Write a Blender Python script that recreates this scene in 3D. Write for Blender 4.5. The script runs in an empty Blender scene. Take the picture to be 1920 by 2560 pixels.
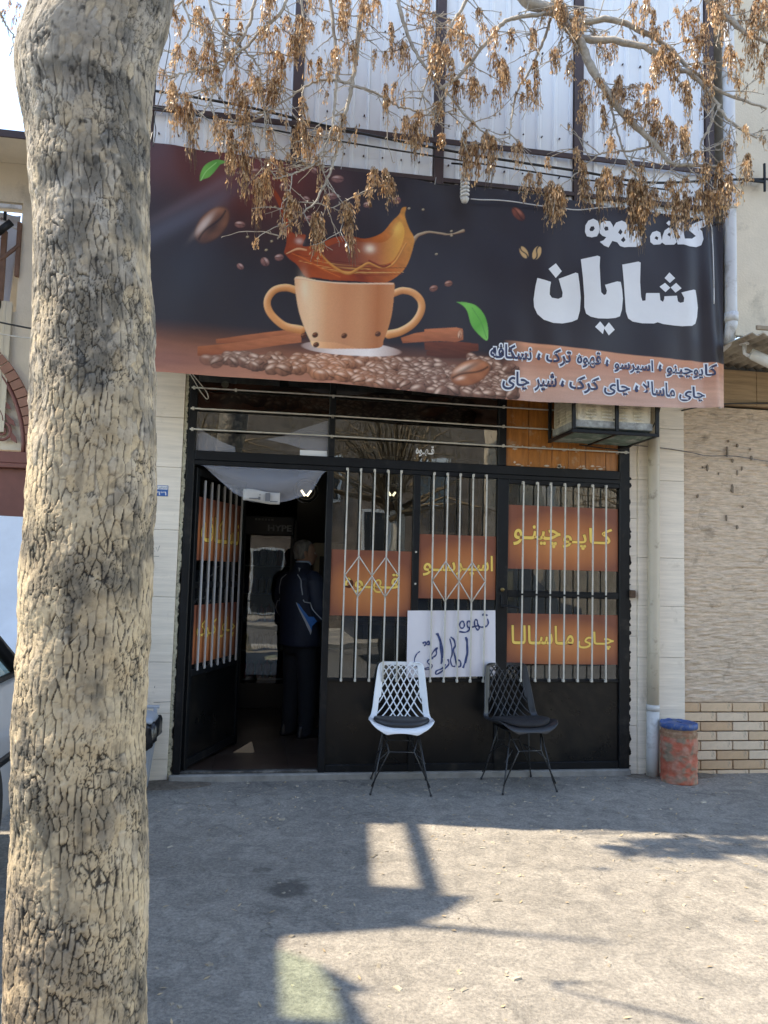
import bpy, bmesh, math, random
import numpy as np
from mathutils import Vector, Matrix
from mathutils.bvhtree import BVHTree
from mathutils.geometry import tessellate_polygon

SC = bpy.context.scene
COL = SC.collection
R = math.radians
random.seed(7)
RNG = np.random.default_rng(11)

# ------------------------------------------------------------------ camera
cam = bpy.data.cameras.new('camera')
camo = bpy.data.objects.new('camera', cam)
COL.objects.link(camo)
SC.camera = camo
cam.sensor_fit = 'VERTICAL'
cam.sensor_height = 34.6
cam.lens = 34.6 * 1924.0 / 2560.0
cam.clip_start = 0.05
cam.clip_end = 500
YAW, PITCH, ROLL = 0.1557, 0.0795, 0.0267
fw = Vector((math.sin(YAW) * math.cos(PITCH), math.cos(YAW) * math.cos(PITCH), math.sin(PITCH)))
rt = Vector((math.cos(YAW), -math.sin(YAW), 0))
up = rt.cross(fw)
rt2 = rt * math.cos(ROLL) + up * math.sin(ROLL)
up2 = -rt * math.sin(ROLL) + up * math.cos(ROLL)
mw = Matrix((rt2, up2, -fw)).transposed().to_4x4()
mw.translation = (0.566, -5.7282, 1.5)
camo.matrix_world = mw

# ------------------------------------------------------------------ sky, sun, exposure
ELEV, BEHIND = R(58), R(14)            # sun from the left, a little behind the shopfront
sunv = Vector((-math.cos(BEHIND) * math.cos(ELEV), math.sin(BEHIND) * math.cos(ELEV), math.sin(ELEV)))
W = bpy.data.worlds.new('World')
SC.world = W
W.use_nodes = True
nt = W.node_tree
sky = nt.nodes.new('ShaderNodeTexSky')
sky.sky_type = 'NISHITA'
sky.sun_disc = False
sky.sun_elevation = ELEV
sky.sun_rotation = math.atan2(sunv.x, sunv.y)
sky.air_density = 1.0
sky.dust_density = 0.1
sky.altitude = 2000
sky.ozone_density = 0.6
nt.nodes['Background'].inputs[1].default_value = 0.15
nt.links.new(sky.outputs[0], nt.nodes['Background'].inputs[0])
sl = bpy.data.lights.new('sun', 'SUN')
sl.energy = 2.0
sl.angle = R(0.53)
sl.color = (1.0, 0.955, 0.88)
so = bpy.data.objects.new('sun', sl)
COL.objects.link(so)
so.rotation_euler = (-sunv).to_track_quat('-Z', 'Y').to_euler()
SC.view_settings.view_transform = 'Standard'
SC.view_settings.look = 'None'
SC.view_settings.exposure = 2.38
SC.view_settings.gamma = 1.0
SC.view_settings.use_curve_mapping = False
SC.view_settings.use_white_balance = True
SC.view_settings.white_balance_temperature = 7900
SC.cycles.max_bounces = 8
SC.cycles.transparent_max_bounces = 16
SC.cycles.caustics_reflective = False
SC.cycles.caustics_refractive = False

# ------------------------------------------------------------------ materials
def lin(*c):
    return tuple(((v / 255.0) / 12.92 if v / 255.0 <= 0.04045 else ((v / 255.0 + 0.055) / 1.055) ** 2.4) for v in c)

def node(nt, typ, **kw):
    n = nt.nodes.new('ShaderNode' + typ)
    for k, v in kw.items():
        if isinstance(k, str) and hasattr(n, k):
            setattr(n, k, v)
    return n

def setin(n, **kw):
    for k, v in kw.items():
        n.inputs[k.replace('_', ' ')].default_value = v

def ramp(nt, src, a, b, ca=(0, 0, 0, 1), cb=(1, 1, 1, 1)):
    r = nt.nodes.new('ShaderNodeValToRGB')
    r.color_ramp.elements[0].position = a
    r.color_ramp.elements[1].position = b
    r.color_ramp.elements[0].color = ca
    r.color_ramp.elements[1].color = cb
    nt.links.new(src, r.inputs[0])
    return r.outputs[0]

def noise(nt, vec, scale, detail=6, rough=0.6, dist=0.0, stretch=None):
    if stretch:
        m = nt.nodes.new('ShaderNodeMapping')
        m.inputs['Scale'].default_value = stretch
        nt.links.new(vec, m.inputs[0])
        vec = m.outputs[0]
    n = nt.nodes.new('ShaderNodeTexNoise')
    n.inputs['Scale'].default_value = scale
    n.inputs['Detail'].default_value = detail
    n.inputs['Roughness'].default_value = rough
    n.inputs['Distortion'].default_value = dist
    nt.links.new(vec, n.inputs[0])
    return n.outputs[0]

def mix(nt, fac, a, b, mode='MIX'):
    m = nt.nodes.new('ShaderNodeMix')
    m.data_type = 'RGBA'
    m.blend_type = mode
    for i, s in ((0, fac), (6, a), (7, b)):
        if hasattr(s, 'is_linked') or hasattr(s, 'links'):
            nt.links.new(s, m.inputs[i])
        else:
            m.inputs[i].default_value = s if i == 0 else (tuple(s) + (1,) if len(s) == 3 else s)
    return m.outputs[2]

MATS = {}
def mat(name, base, rough=0.6, metal=0.0, var=0.12, vs=6.0, stretch=None, bump=0.0, bs=80.0,
        dirt=None, dirt_amt=0.5, dirt_scale=3.0, spec=0.5, dist=0.0, transl=0.0, coat=0.0, rvar=0.0, bstretch=None):
    if name in MATS:
        return MATS[name]
    m = bpy.data.materials.new(name)
    m.use_nodes = True
    nt = m.node_tree
    b = nt.nodes['Principled BSDF']
    tc = nt.nodes.new('ShaderNodeTexCoord')
    ob = tc.outputs['Object']
    n1 = noise(nt, ob, vs, 8, 0.65, dist, stretch)
    lo = tuple(max(0, c * (1 - var)) for c in base)
    hi = tuple(min(1, c * (1 + var)) for c in base)
    colr = ramp(nt, n1, 0.3, 0.7, lo + (1,), hi + (1,))
    if dirt is not None:
        n2 = noise(nt, ob, dirt_scale, 9, 0.7, 0.3)
        f = ramp(nt, n2, 0.62 - 0.3 * dirt_amt, 0.75 - 0.15 * dirt_amt)
        colr = mix(nt, f, colr, dirt)
    nt.links.new(colr, b.inputs['Base Color'])
    b.inputs['Roughness'].default_value = rough
    if rvar:
        n4 = noise(nt, ob, vs * 2, 6)
        mr = nt.nodes.new('ShaderNodeMapRange')
        mr.inputs[3].default_value = max(0, rough - rvar)
        mr.inputs[4].default_value = min(1, rough + rvar)
        nt.links.new(n4, mr.inputs[0])
        nt.links.new(mr.outputs[0], b.inputs['Roughness'])
    b.inputs['Metallic'].default_value = metal
    b.inputs['Specular IOR Level'].default_value = spec
    b.inputs['Coat Weight'].default_value = coat
    if bump:
        n3 = noise(nt, ob, bs, 8, 0.6, 0.0, bstretch)
        bp = nt.nodes.new('ShaderNodeBump')
        bp.inputs['Strength'].default_value = min(1, bump)
        bp.inputs['Distance'].default_value = 0.01
        nt.links.new(n3, bp.inputs['Height'])
        nt.links.new(bp.outputs[0], b.inputs['Normal'])
    if transl:
        out = nt.nodes['Material Output']
        tr = nt.nodes.new('ShaderNodeBsdfTranslucent')
        nt.links.new(colr, tr.inputs[0])
        mx = nt.nodes.new('ShaderNodeMixShader')
        mx.inputs[0].default_value = transl
        nt.links.new(b.outputs[0], mx.inputs[1])
        nt.links.new(tr.outputs[0], mx.inputs[2])
        nt.links.new(mx.outputs[0], out.inputs[0])
    MATS[name] = m
    return m

def emat(name, color, strength):
    if name in MATS:
        return MATS[name]
    m = bpy.data.materials.new(name)
    m.use_nodes = True
    b = m.node_tree.nodes['Principled BSDF']
    b.inputs['Base Color'].default_value = (0.8, 0.8, 0.8, 1)
    b.inputs['Emission Color'].default_value = color + (1,)
    b.inputs['Emission Strength'].default_value = strength
    MATS[name] = m
    return m

def glass(name, tint=(0.86, 0.9, 0.88), base=0.07, rough=0.0, dust=0.03):
    if name in MATS:
        return MATS[name]
    m = bpy.data.materials.new(name)
    m.use_nodes = True
    nt = m.node_tree
    nt.nodes.remove(nt.nodes['Principled BSDF'])
    out = nt.nodes['Material Output']
    tc = nt.nodes.new('ShaderNodeTexCoord')
    lw = nt.nodes.new('ShaderNodeLayerWeight')
    lw.inputs[0].default_value = 0.5
    pw = nt.nodes.new('ShaderNodeMath'); pw.operation = 'POWER'; pw.inputs[1].default_value = 4.0
    nt.links.new(lw.outputs['Facing'], pw.inputs[0])
    ma = nt.nodes.new('ShaderNodeMath'); ma.operation = 'MULTIPLY_ADD'; ma.inputs[1].default_value = 0.9; ma.inputs[2].default_value = base
    nt.links.new(pw.outputs[0], ma.inputs[0])
    tr = nt.nodes.new('ShaderNodeBsdfTransparent'); tr.inputs[0].default_value = tint + (1,)
    gl = nt.nodes.new('ShaderNodeBsdfGlossy'); gl.inputs['Roughness'].default_value = rough
    mx = nt.nodes.new('ShaderNodeMixShader')
    nt.links.new(ma.outputs[0], mx.inputs[0]); nt.links.new(tr.outputs[0], mx.inputs[1]); nt.links.new(gl.outputs[0], mx.inputs[2])
    df = nt.nodes.new('ShaderNodeBsdfDiffuse'); df.inputs[0].default_value = (0.45, 0.43, 0.4, 1)
    n = noise(nt, tc.outputs['Object'], 5, 8, 0.7)
    f = ramp(nt, n, 0.45, 0.9, (0, 0, 0, 1), (dust * 3, dust * 3, dust * 3, 1))
    mx2 = nt.nodes.new('ShaderNodeMixShader')
    nt.links.new(f, mx2.inputs[0]); nt.links.new(mx.outputs[0], mx2.inputs[1]); nt.links.new(df.outputs[0], mx2.inputs[2])
    nt.links.new(mx2.outputs[0], out.inputs[0])
    # gentle waviness of old sheet glass
    n2 = noise(nt, tc.outputs['Object'], 2.2, 2)
    bp = nt.nodes.new('ShaderNodeBump'); bp.inputs['Strength'].default_value = 0.05; bp.inputs['Distance'].default_value = 0.02
    nt.links.new(n2, bp.inputs['Height']); nt.links.new(bp.outputs[0], gl.inputs['Normal'])
    MATS[name] = m
    return m

def attr_mat(name, rough=0.7, attr='Col', bump=0.0, bs=200.0, spec=0.3, transl=0.0):
    if name in MATS:
        return MATS[name]
    m = bpy.data.materials.new(name)
    m.use_nodes = True
    nt = m.node_tree
    b = nt.nodes['Principled BSDF']
    a = nt.nodes.new('ShaderNodeAttribute'); a.attribute_name = attr
    nt.links.new(a.outputs['Color'], b.inputs['Base Color'])
    b.inputs['Roughness'].default_value = rough
    b.inputs['Specular IOR Level'].default_value = spec
    if bump:
        tc = nt.nodes.new('ShaderNodeTexCoord')
        n3 = noise(nt, tc.outputs['Object'], bs, 6)
        bp = nt.nodes.new('ShaderNodeBump'); bp.inputs['Strength'].default_value = bump; bp.inputs['Distance'].default_value = 0.004
        nt.links.new(n3, bp.inputs['Height']); nt.links.new(bp.outputs[0], b.inputs['Normal'])
    if transl:
        out = nt.nodes['Material Output']
        tr = nt.nodes.new('ShaderNodeBsdfTranslucent'); nt.links.new(a.outputs['Color'], tr.inputs[0])
        mx = nt.nodes.new('ShaderNodeMixShader'); mx.inputs[0].default_value = transl
        nt.links.new(b.outputs[0], mx.inputs[1]); nt.links.new(tr.outputs[0], mx.inputs[2]); nt.links.new(mx.outputs[0], out.inputs[0])
    MATS[name] = m
    return m

def film(name, tint, alpha, gloss=0.12):
    if name in MATS:
        return MATS[name]
    m = bpy.data.materials.new(name)
    m.use_nodes = True
    nt = m.node_tree
    b = nt.nodes['Principled BSDF']
    b.inputs['Base Color'].default_value = tint + (1,)
    b.inputs['Roughness'].default_value = gloss
    b.inputs['Alpha'].default_value = alpha
    tc = nt.nodes.new('ShaderNodeTexCoord')
    n3 = noise(nt, tc.outputs['Object'], 9, 5, 0.6, 1.5)
    bp = nt.nodes.new('ShaderNodeBump'); bp.inputs['Strength'].default_value = 0.5; bp.inputs['Distance'].default_value = 0.02
    nt.links.new(n3, bp.inputs['Height']); nt.links.new(bp.outputs[0], b.inputs['Normal'])
    MATS[name] = m
    return m

# ------------------------------------------------------------------ mesh helpers
def tag(o, label=None, cat=None, group=None, kind=None):
    if label: o['label'] = label
    if cat: o['category'] = cat
    if group: o['group'] = group
    if kind: o['kind'] = kind
    return o

def thing(name, label, cat, loc=(0, 0, 0), rz=0.0, group=None):
    o = bpy.data.objects.new(name, None)
    o.empty_display_size = 0.1
    COL.objects.link(o)
    o.location = loc
    o.rotation_euler = (0, 0, rz)
    return tag(o, label, cat, group)

def root_of(o):
    while o.parent:
        o = o.parent
    return o

class MB:
    def __init__(self):
        self.v = []; self.f = []; self.sm = []
    def add(self, vs, fs, smooth=False):
        o = len(self.v)
        self.v += [tuple(map(float, v)) for v in vs]
        self.f += [tuple(i + o for i in f) for f in fs]
        self.sm += [smooth] * len(fs)
        return self
    def box(self, a, b, ch=0.0):
        a = [min(a[i], b[i]) for i in range(3)] + []; 
        return self._box(a, b, ch)
    def _box(self, a, b, ch):
        x0, y0, z0 = a; x1, y1, z1 = b
        if x1 < x0: x0, x1 = x1, x0
        if y1 < y0: y0, y1 = y1, y0
        if z1 < z0: z0, z1 = z1, z0
        ch = min(ch, (x1 - x0) * .45, (y1 - y0) * .45, (z1 - z0) * .45)
        if ch <= 0:
            vs = [(x, y, z) for z in (z0, z1) for y in (y0, y1) for x in (x0, x1)]
            return self.add(vs, [(0, 2, 3, 1), (4, 5, 7, 6), (0, 1, 5, 4), (2, 6, 7, 3), (0, 4, 6, 2), (1, 3, 7, 5)])
        vs = []; idx = {}
        X = (x0, x1); Y = (y0, y1); Z = (z0, z1)
        for i in (0, 1):
            for j in (0, 1):
                for k in (0, 1):
                    sx, sy, sz = (1 - 2 * i) * ch, (1 - 2 * j) * ch, (1 - 2 * k) * ch
                    for ax in range(3):
                        p = [X[i] + (0 if ax == 0 else sx), Y[j] + (0 if ax == 1 else sy), Z[k] + (0 if ax == 2 else sz)]
                        idx[(i, j, k, ax)] = len(vs); vs.append(p)
        q = lambda i, j, k, a: idx[(i, j, k, a)]
        fs = []
        for i in (0, 1):
            c = [(0, 0), (1, 0), (1, 1), (0, 1)]
            for ax in range(3):
                f = []
                for (s, t) in c:
                    ijk = [0, 0, 0]; ijk[ax] = i; ijk[(ax + 1) % 3] = s; ijk[(ax + 2) % 3] = t
                    f.append(q(*ijk, ax))
                fs.append(tuple(f if i == 1 else f[::-1]))
        for ax in range(3):
            b1, b2 = (ax + 1) % 3, (ax + 2) % 3
            for s in (0, 1):
                for t in (0, 1):
                    lo = [0, 0, 0]; hi = [0, 0, 0]
                    lo[ax] = 0; hi[ax] = 1; lo[b1] = hi[b1] = s; lo[b2] = hi[b2] = t
                    f = [q(*lo, b1), q(*hi, b1), q(*hi, b2), q(*lo, b2)]
                    fs.append(tuple(f))
        for i in (0, 1):
            for j in (0, 1):
                for k in (0, 1):
                    fs.append((q(i, j, k, 0), q(i, j, k, 1), q(i, j, k, 2)))
        return self.add(vs, fs)
    def tube(self, pts, r, n=8, cap=True, smooth=True, closed=False):
        pts = [Vector(p) for p in pts]
        m = len(pts)
        rs = r if hasattr(r, '__len__') else [r] * m
        tg = []
        for i in range(m):
            if closed:
                d = pts[(i + 1) % m] - pts[i - 1]
            else:
                d = pts[min(i + 1, m - 1)] - pts[max(i - 1, 0)]
            tg.append(d.normalized() if d.length > 1e-9 else Vector((0, 0, 1)))
        nrm = tg[0].orthogonal().normalized()
        vs = []
        for i in range(m):
            nrm = (nrm - tg[i] * nrm.dot(tg[i]))
            if nrm.length < 1e-6: nrm = tg[i].orthogonal()
            nrm.normalize()
            bn = tg[i].cross(nrm)
            for k in range(n):
                a = 2 * math.pi * k / n
                vs.append(pts[i] + (nrm * math.cos(a) + bn * math.sin(a)) * rs[i])
        fs = []
        for i in range(m if closed else m - 1):
            j = (i + 1) % m
            for k in range(n):
                k2 = (k + 1) % n
                fs.append((i * n + k, i * n + k2, j * n + k2, j * n + k))
        self.add(vs, fs, smooth)
        if cap and not closed:
            o = len(self.v) - len(vs)
            self.f.append(tuple(o + k for k in range(n))[::-1]); self.sm.append(False)
            self.f.append(tuple(o + (m - 1) * n + k for k in range(n))); self.sm.append(False)
        return self
    def lathe(self, prof, c=(0, 0), n=24, smooth=True):
        vs = []; m = len(prof)
        for (r, z) in prof:
            for k in range(n):
                a = 2 * math.pi * k / n
                vs.append((c[0] + r * math.cos(a), c[1] + r * math.sin(a), z))
        fs = []
        for i in range(m - 1):
            for k in range(n):
                k2 = (k + 1) % n
                fs.append((i * n + k, i * n + k2, (i + 1) * n + k2, (i + 1) * n + k))
        fs.append(tuple(range(n))[::-1]); fs.append(tuple((m - 1) * n + k for k in range(n)))
        return self.add(vs, fs, smooth)
    def loft(self, rings, smooth=True, cap=True):
        n = len(rings[0]); vs = [p for r in rings for p in r]; fs = []
        for i in range(len(rings) - 1):
            for k in range(n):
                k2 = (k + 1) % n
                fs.append((i * n + k, i * n + k2, (i + 1) * n + k2, (i + 1) * n + k))
        if cap:
            fs.append(tuple(range(n))[::-1]); fs.append(tuple((len(rings) - 1) * n + k for k in range(n)))
        return self.add(vs, fs, smooth)
    def prism(self, poly, axis, a, b):
        """poly: 2D points; extruded along axis ('x','y','z') from a to b"""
        def P(u, v, w):
            return {'x': (w, u, v), 'y': (u, w, v), 'z': (u, v, w)}[axis]
        n = len(poly)
        vs = [P(u, v, a) for u, v in poly] + [P(u, v, b) for u, v in poly]
        fs = [tuple(range(n)), tuple(range(2 * n - 1, n - 1, -1))]
        for i in range(n):
            j = (i + 1) % n
            fs.append((i, i + n, j + n, j))
        return self.add(vs, fs)
    def sphere(self, c, r, nu=14, nv=9, sc=(1, 1, 1)):
        rings = []
        for j in range(1, nv):
            t = math.pi * j / nv
            rings.append([(c[0] + r * sc[0] * math.sin(t) * math.cos(2 * math.pi * k / nu), c[1] + r * sc[1] * math.sin(t) * math.sin(2 * math.pi * k / nu), c[2] - r * sc[2] * math.cos(t)) for k in range(nu)])
        return self.loft(rings)
    def ribbon(self, pts, w, nrm, off=0.0):
        """flat ribbon of width(s) w along pts, lying perpendicular to nrm"""
        pts = [Vector(p) for p in pts]; nrm = Vector(nrm)
        ws = w if hasattr(w, '__len__') else [w] * len(pts)
        vs = []
        for i, p in enumerate(pts):
            d = (pts[min(i + 1, len(pts) - 1)] - pts[max(i - 1, 0)]).normalized()
            s = d.cross(nrm).normalized() * ws[i] * .5
            vs += [p + s + nrm * off, p - s + nrm * off]
        return self.add(vs, [(2 * i, 2 * i + 1, 2 * i + 3, 2 * i + 2) for i in range(len(pts) - 1)])
    def mesh(self, name, m, org=(0, 0, 0), recalc=True):
        me = bpy.data.meshes.new(name)
        ox, oy, oz = org
        me.from_pydata([(x - ox, y - oy, z - oz) for x, y, z in self.v], [], self.f)
        if recalc:
            bm = bmesh.new(); bm.from_mesh(me)
            bmesh.ops.recalc_face_normals(bm, faces=bm.faces)
            bm.to_mesh(me); bm.free()
        me.polygons.foreach_set('use_smooth', self.sm)
        if m is not None: me.materials.append(m)
        me.update()
        return me
    def build(self, name, m, parent=None, local=False, recalc=True):
        org = (0, 0, 0)
        if parent is not None and not local:
            org = tuple(root_of(parent).location)
        o = bpy.data.objects.new(name, self.mesh(name, m, org, recalc))
        COL.objects.link(o)
        if parent is not None: o.parent = parent
        return o

def inst(me, name, parent, loc=(0, 0, 0), rot=(0, 0, 0), scale=(1, 1, 1)):
    o = bpy.data.objects.new(name, me)
    COL.objects.link(o)
    o.parent = parent
    o.location = loc; o.rotation_euler = rot; o.scale = scale
    return o

def smooth_path(pts, n=6):
    """Catmull-Rom resample"""
    P = [np.array(p, float) for p in pts]
    if len(P) < 3: return [tuple(p) for p in P]
    P = [2 * P[0] - P[1]] + P + [2 * P[-1] - P[-2]]
    out = []
    for i in range(1, len(P) - 2):
        for k in range(n):
            t = k / n
            a, b, c, d = P[i - 1], P[i], P[i + 1], P[i + 2]
            out.append(0.5 * ((2 * b) + (-a + c) * t + (2 * a - 5 * b + 4 * c - d) * t * t + (-a + 3 * b - 3 * c + d) * t ** 3))
    out.append(P[-2])
    return [tuple(p) for p in out]

# numpy value noise on 2D / 3D points
def vnoise(p, seed=0):
    p = np.asarray(p, float)
    i = np.floor(p).astype(np.int64); f = p - i
    f = f * f * (3 - 2 * f)
    d = p.shape[-1]
    out = 0
    pr = np.array([374761393, 668265263, 2147483647 % 1000003 * 31 + 7])[:d]
    for c in range(1 << d):
        o = np.array([(c >> k) & 1 for k in range(d)])
        h = ((i + o) * pr).sum(-1) + seed * 1274126177
        h = (h ^ (h >> 13)) * 1274126177 & 0xffffffff
        h = (h ^ (h >> 16)) & 0xffff
        w = np.ones(p.shape[:-1])
        for k in range(d):
            w = w * (f[..., k] if o[k] else 1 - f[..., k])
        out = out + w * (h / 65535.0)
    return out
def fbm(p, oct=4, seed=0):
    s = 0; a = 0.5; t = 0
    p = np.asarray(p, float)
    for k in range(oct):
        s = s + a * vnoise(p * 2 ** k, seed + k); t += a; a *= 0.5
    return s / t

# ------------------------------------------------------------------ Persian lettering (contextual forms, visual order)
FORMS = {'ا': 'FE8D FE8E', 'ب': 'FE8F FE90 FE91 FE92', 'پ': 'FB56 FB57 FB58 FB59', 'ت': 'FE95 FE96 FE97 FE98',
         'چ': 'FB7A FB7B FB7C FB7D', 'س': 'FEB1 FEB2 FEB3 FEB4', 'ش': 'FEB5 FEB6 FEB7 FEB8', 'ف': 'FED1 FED2 FED3 FED4',
         'ق': 'FED5 FED6 FED7 FED8', 'ک': 'FB8E FB8F FB90 FB91', 'گ': 'FB92 FB93 FB94 FB95', 'ل': 'FEDD FEDE FEDF FEE0',
         'م': 'FEE1 FEE2 FEE3 FEE4', 'ن': 'FEE5 FEE6 FEE7 FEE8', 'و': 'FEED FEEE', 'ه': 'FEE9 FEEA FEEB FEEC',
         'ی': 'FBFC FBFD FBFE FBFF', 'ر': 'FEAD FEAE', 'د': 'FEA9 FEAA'}
def shape(s):
    s = s.replace('لا', '\ufefb')
    out = []
    n = len(s)
    def dual(c): return c == 'ـ' or (c in FORMS and len(FORMS[c].split()) == 4)
    def joins(c): return c == 'ـ' or c in FORMS or c == '\ufefb'
    for i, c in enumerate(s):
        prev = i > 0 and dual(s[i - 1]) and joins(c)
        nxt = i < n - 1 and dual(c) and joins(s[i + 1])
        if c == '\ufefb':
            out.append('\ufefc' if prev else c)
        elif c in FORMS:
            f = FORMS[c].split()
            k = (3 if prev and nxt else 2 if nxt else 1 if prev else 0)
            out.append(chr(int(f[k], 16)))
        else:
            out.append(c)
    return ''.join(out[::-1])

def text_tris(s, offset=0.0, res=4, persian=True):
    c = bpy.data.curves.new('lettering', 'FONT')
    c.body = shape(s) if persian else s
    c.offset = offset
    c.resolution_u = res
    o = bpy.data.objects.new('lettering', c)
    COL.objects.link(o)
    dg = bpy.context.evaluated_depsgraph_get()
    dg.update()
    me = bpy.data.meshes.new_from_object(o.evaluated_get(dg))
    v = np.array([x.co[:2] for x in me.vertices])
    bm = bmesh.new(); bm.from_mesh(me)
    bmesh.ops.triangulate(bm, faces=bm.faces)
    # component index lifts overlapping strokes off one another
    comp = {}
    k = 0
    bm.verts.ensure_lookup_table()
    for vv in bm.verts:
        if vv.index in comp: continue
        st = [vv]; comp[vv.index] = k
        while st:
            a = st.pop()
            for e in a.link_edges:
                b2 = e.other_vert(a)
                if b2.index not in comp:
                    comp[b2.index] = k; st.append(b2)
        k += 1
    f = [tuple(x.index for x in fc.verts) for fc in bm.faces]
    lift = np.array([comp[i] for i in range(len(v))], float)
    bm.free()
    bpy.data.objects.remove(o); bpy.data.curves.remove(c); bpy.data.meshes.remove(me)
    return v, f, lift

def refine(pts, tris, maxlen=.035):
    pts = [tuple(p) for p in pts]; tris = [tuple(t) for t in tris]
    for _ in range(6):
        mid = {}; out = []; done = True
        def m(a, b):
            k = (min(a, b), max(a, b))
            if k not in mid:
                mid[k] = len(pts); pts.append(tuple((pts[a][i] + pts[b][i]) / 2 for i in range(2)))
            return mid[k]
        longe = lambda a, b: math.hypot(pts[a][0] - pts[b][0], pts[a][1] - pts[b][1]) > maxlen
        for (a, b, c) in tris:
            e = (longe(a, b), longe(b, c), longe(c, a)); n = sum(e)
            if n == 0: out.append((a, b, c)); continue
            done = False
            if n == 3:
                x, y, z = m(a, b), m(b, c), m(c, a); out += [(a, x, z), (x, b, y), (z, y, c), (x, y, z)]
            else:
                while not e[0] or (n == 2 and not e[1]):
                    a, b, c = b, c, a; e = (e[1], e[2], e[0])
                x = m(a, b)
                if n == 1: out += [(a, x, c), (x, b, c)]
                else:
                    y = m(b, c); out += [(x, b, y), (a, x, y), (a, y, c)]
        tris = out
        if done: break
    return pts, tris

def place_text(s, x0, x1, z0, z1, surf, m, parent, offset=0.02, lift0=0.002, name='lettering', persian=True, keep=False, ref=None, skew=0.0, local=False, shear=0.0):
    """fits the word to the box x0..x1, z0..z1 and lays it on surf(x,z)->(point, normal)"""
    v, f, l = text_tris(s, offset, persian=persian)
    r = ref if ref is not None else v
    a, b = r.min(0), r.max(0)
    u = (v - a) / (b - a)
    X = x0 + u[:, 0] * (x1 - x0)
    Z = z0 + u[:, 1] * (z1 - z0) + (u[:, 0] - .5) * skew
    mb = MB(); pts = []
    for x, z, k in zip(X, Z, l):
        P, N = surf(x, z)
        pts.append(Vector(P) + Vector(N) * (lift0 + 0.00025 * (k % 3)))
    mb.add(pts, f)
    o = mb.build(name, m, parent, local=local, recalc=False)
    return o, v

def poly_obj(name, polys, surf, m, parent, lift=0.002, div=1, local=False):
    """flat filled outlines (x,z) laid on a surface"""
    mb = MB()
    for q, poly in enumerate(polys):
        loops = poly if isinstance(poly[0], list) else [poly]
        p2, tr = refine([p for l in loops for p in l], tessellate_polygon([[Vector((x, z, 0)) for x, z in l] for l in loops]))
        pts = []
        for x, z in p2:
            P, N = surf(x, z)
            pts.append(Vector(P) + Vector(N) * (lift + .0002 * q))
        mb.add(pts, tr)
    return mb.build(name, m, parent, recalc=False, local=local)

# ------------------------------------------------------------------ shared materials
M_black = mat('black_paint', (0.007, 0.008, 0.0095), 0.42, var=0.3, vs=4, dirt=(0.035, 0.032, 0.028), dirt_amt=0.2, dirt_scale=5, rvar=0.12, bump=0.15, bs=40, spec=.25)
M_kick = mat('black_sheet', (0.006, 0.0062, 0.0065), 0.3, var=0.35, vs=2.5, dirt=(0.028, 0.023, 0.017), dirt_amt=0.4, dirt_scale=1.6, rvar=0.12, spec=.3, bump=0.08, bs=6)
M_bar = mat('cream_bar_paint', (0.52, 0.49, 0.43), 0.4, var=0.12, vs=20, dirt=(0.25, 0.2, 0.15), dirt_amt=0.2, dirt_scale=25)
M_trav = mat('travertine', (0.74, 0.655, 0.545), 0.6, var=0.14, vs=2.2, stretch=(1, 1, 16), bump=0.25, bs=3, bstretch=(1, 1, 25), dirt=(0.5, 0.43, 0.34), dirt_amt=0.12, dirt_scale=4)
M_split = mat('split_travertine', (0.58, 0.455, 0.34), 0.85, var=0.3, vs=11.0, stretch=(1.0, 1, 6), bump=1.0, bs=22, bstretch=(1.0, 1, 4), dirt=(0.26, 0.2, 0.14), dirt_amt=0.22, dirt_scale=5)
M_dark = mat('soot_dark_wall', (0.012, 0.012, 0.014), 0.7, var=0.3)
M_white_sheet = mat('white_coated_sheet', (0.75, 0.77, 0.79), 0.45, var=0.05, vs=1.5, stretch=(3, 1, 0.4), dirt=(0.66, 0.66, 0.66), dirt_amt=0.1, dirt_scale=2)
M_brownmetal = mat('brown_steel', (0.055, 0.03, 0.026), 0.5, var=0.25, vs=12)
M_pvc = mat('white_plastic_pipe', (0.62, 0.62, 0.62), 0.4, var=0.06, vs=4, dirt=(0.32, 0.29, 0.25), dirt_amt=0.3, dirt_scale=7)
M_glass = glass('shop_glass', (0.72, 0.76, 0.74), 0.16, 0.0, 0.02)
M_plaster = mat('cream_plaster', (0.66, 0.57, 0.44), 0.85, var=0.1, vs=2.5, bump=0.3, bs=60, dirt=(0.4, 0.34, 0.26), dirt_amt=0.2)
M_grout = mat('dark_grout', (0.045, 0.042, 0.04), 0.9, var=0.2, vs=30)

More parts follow.
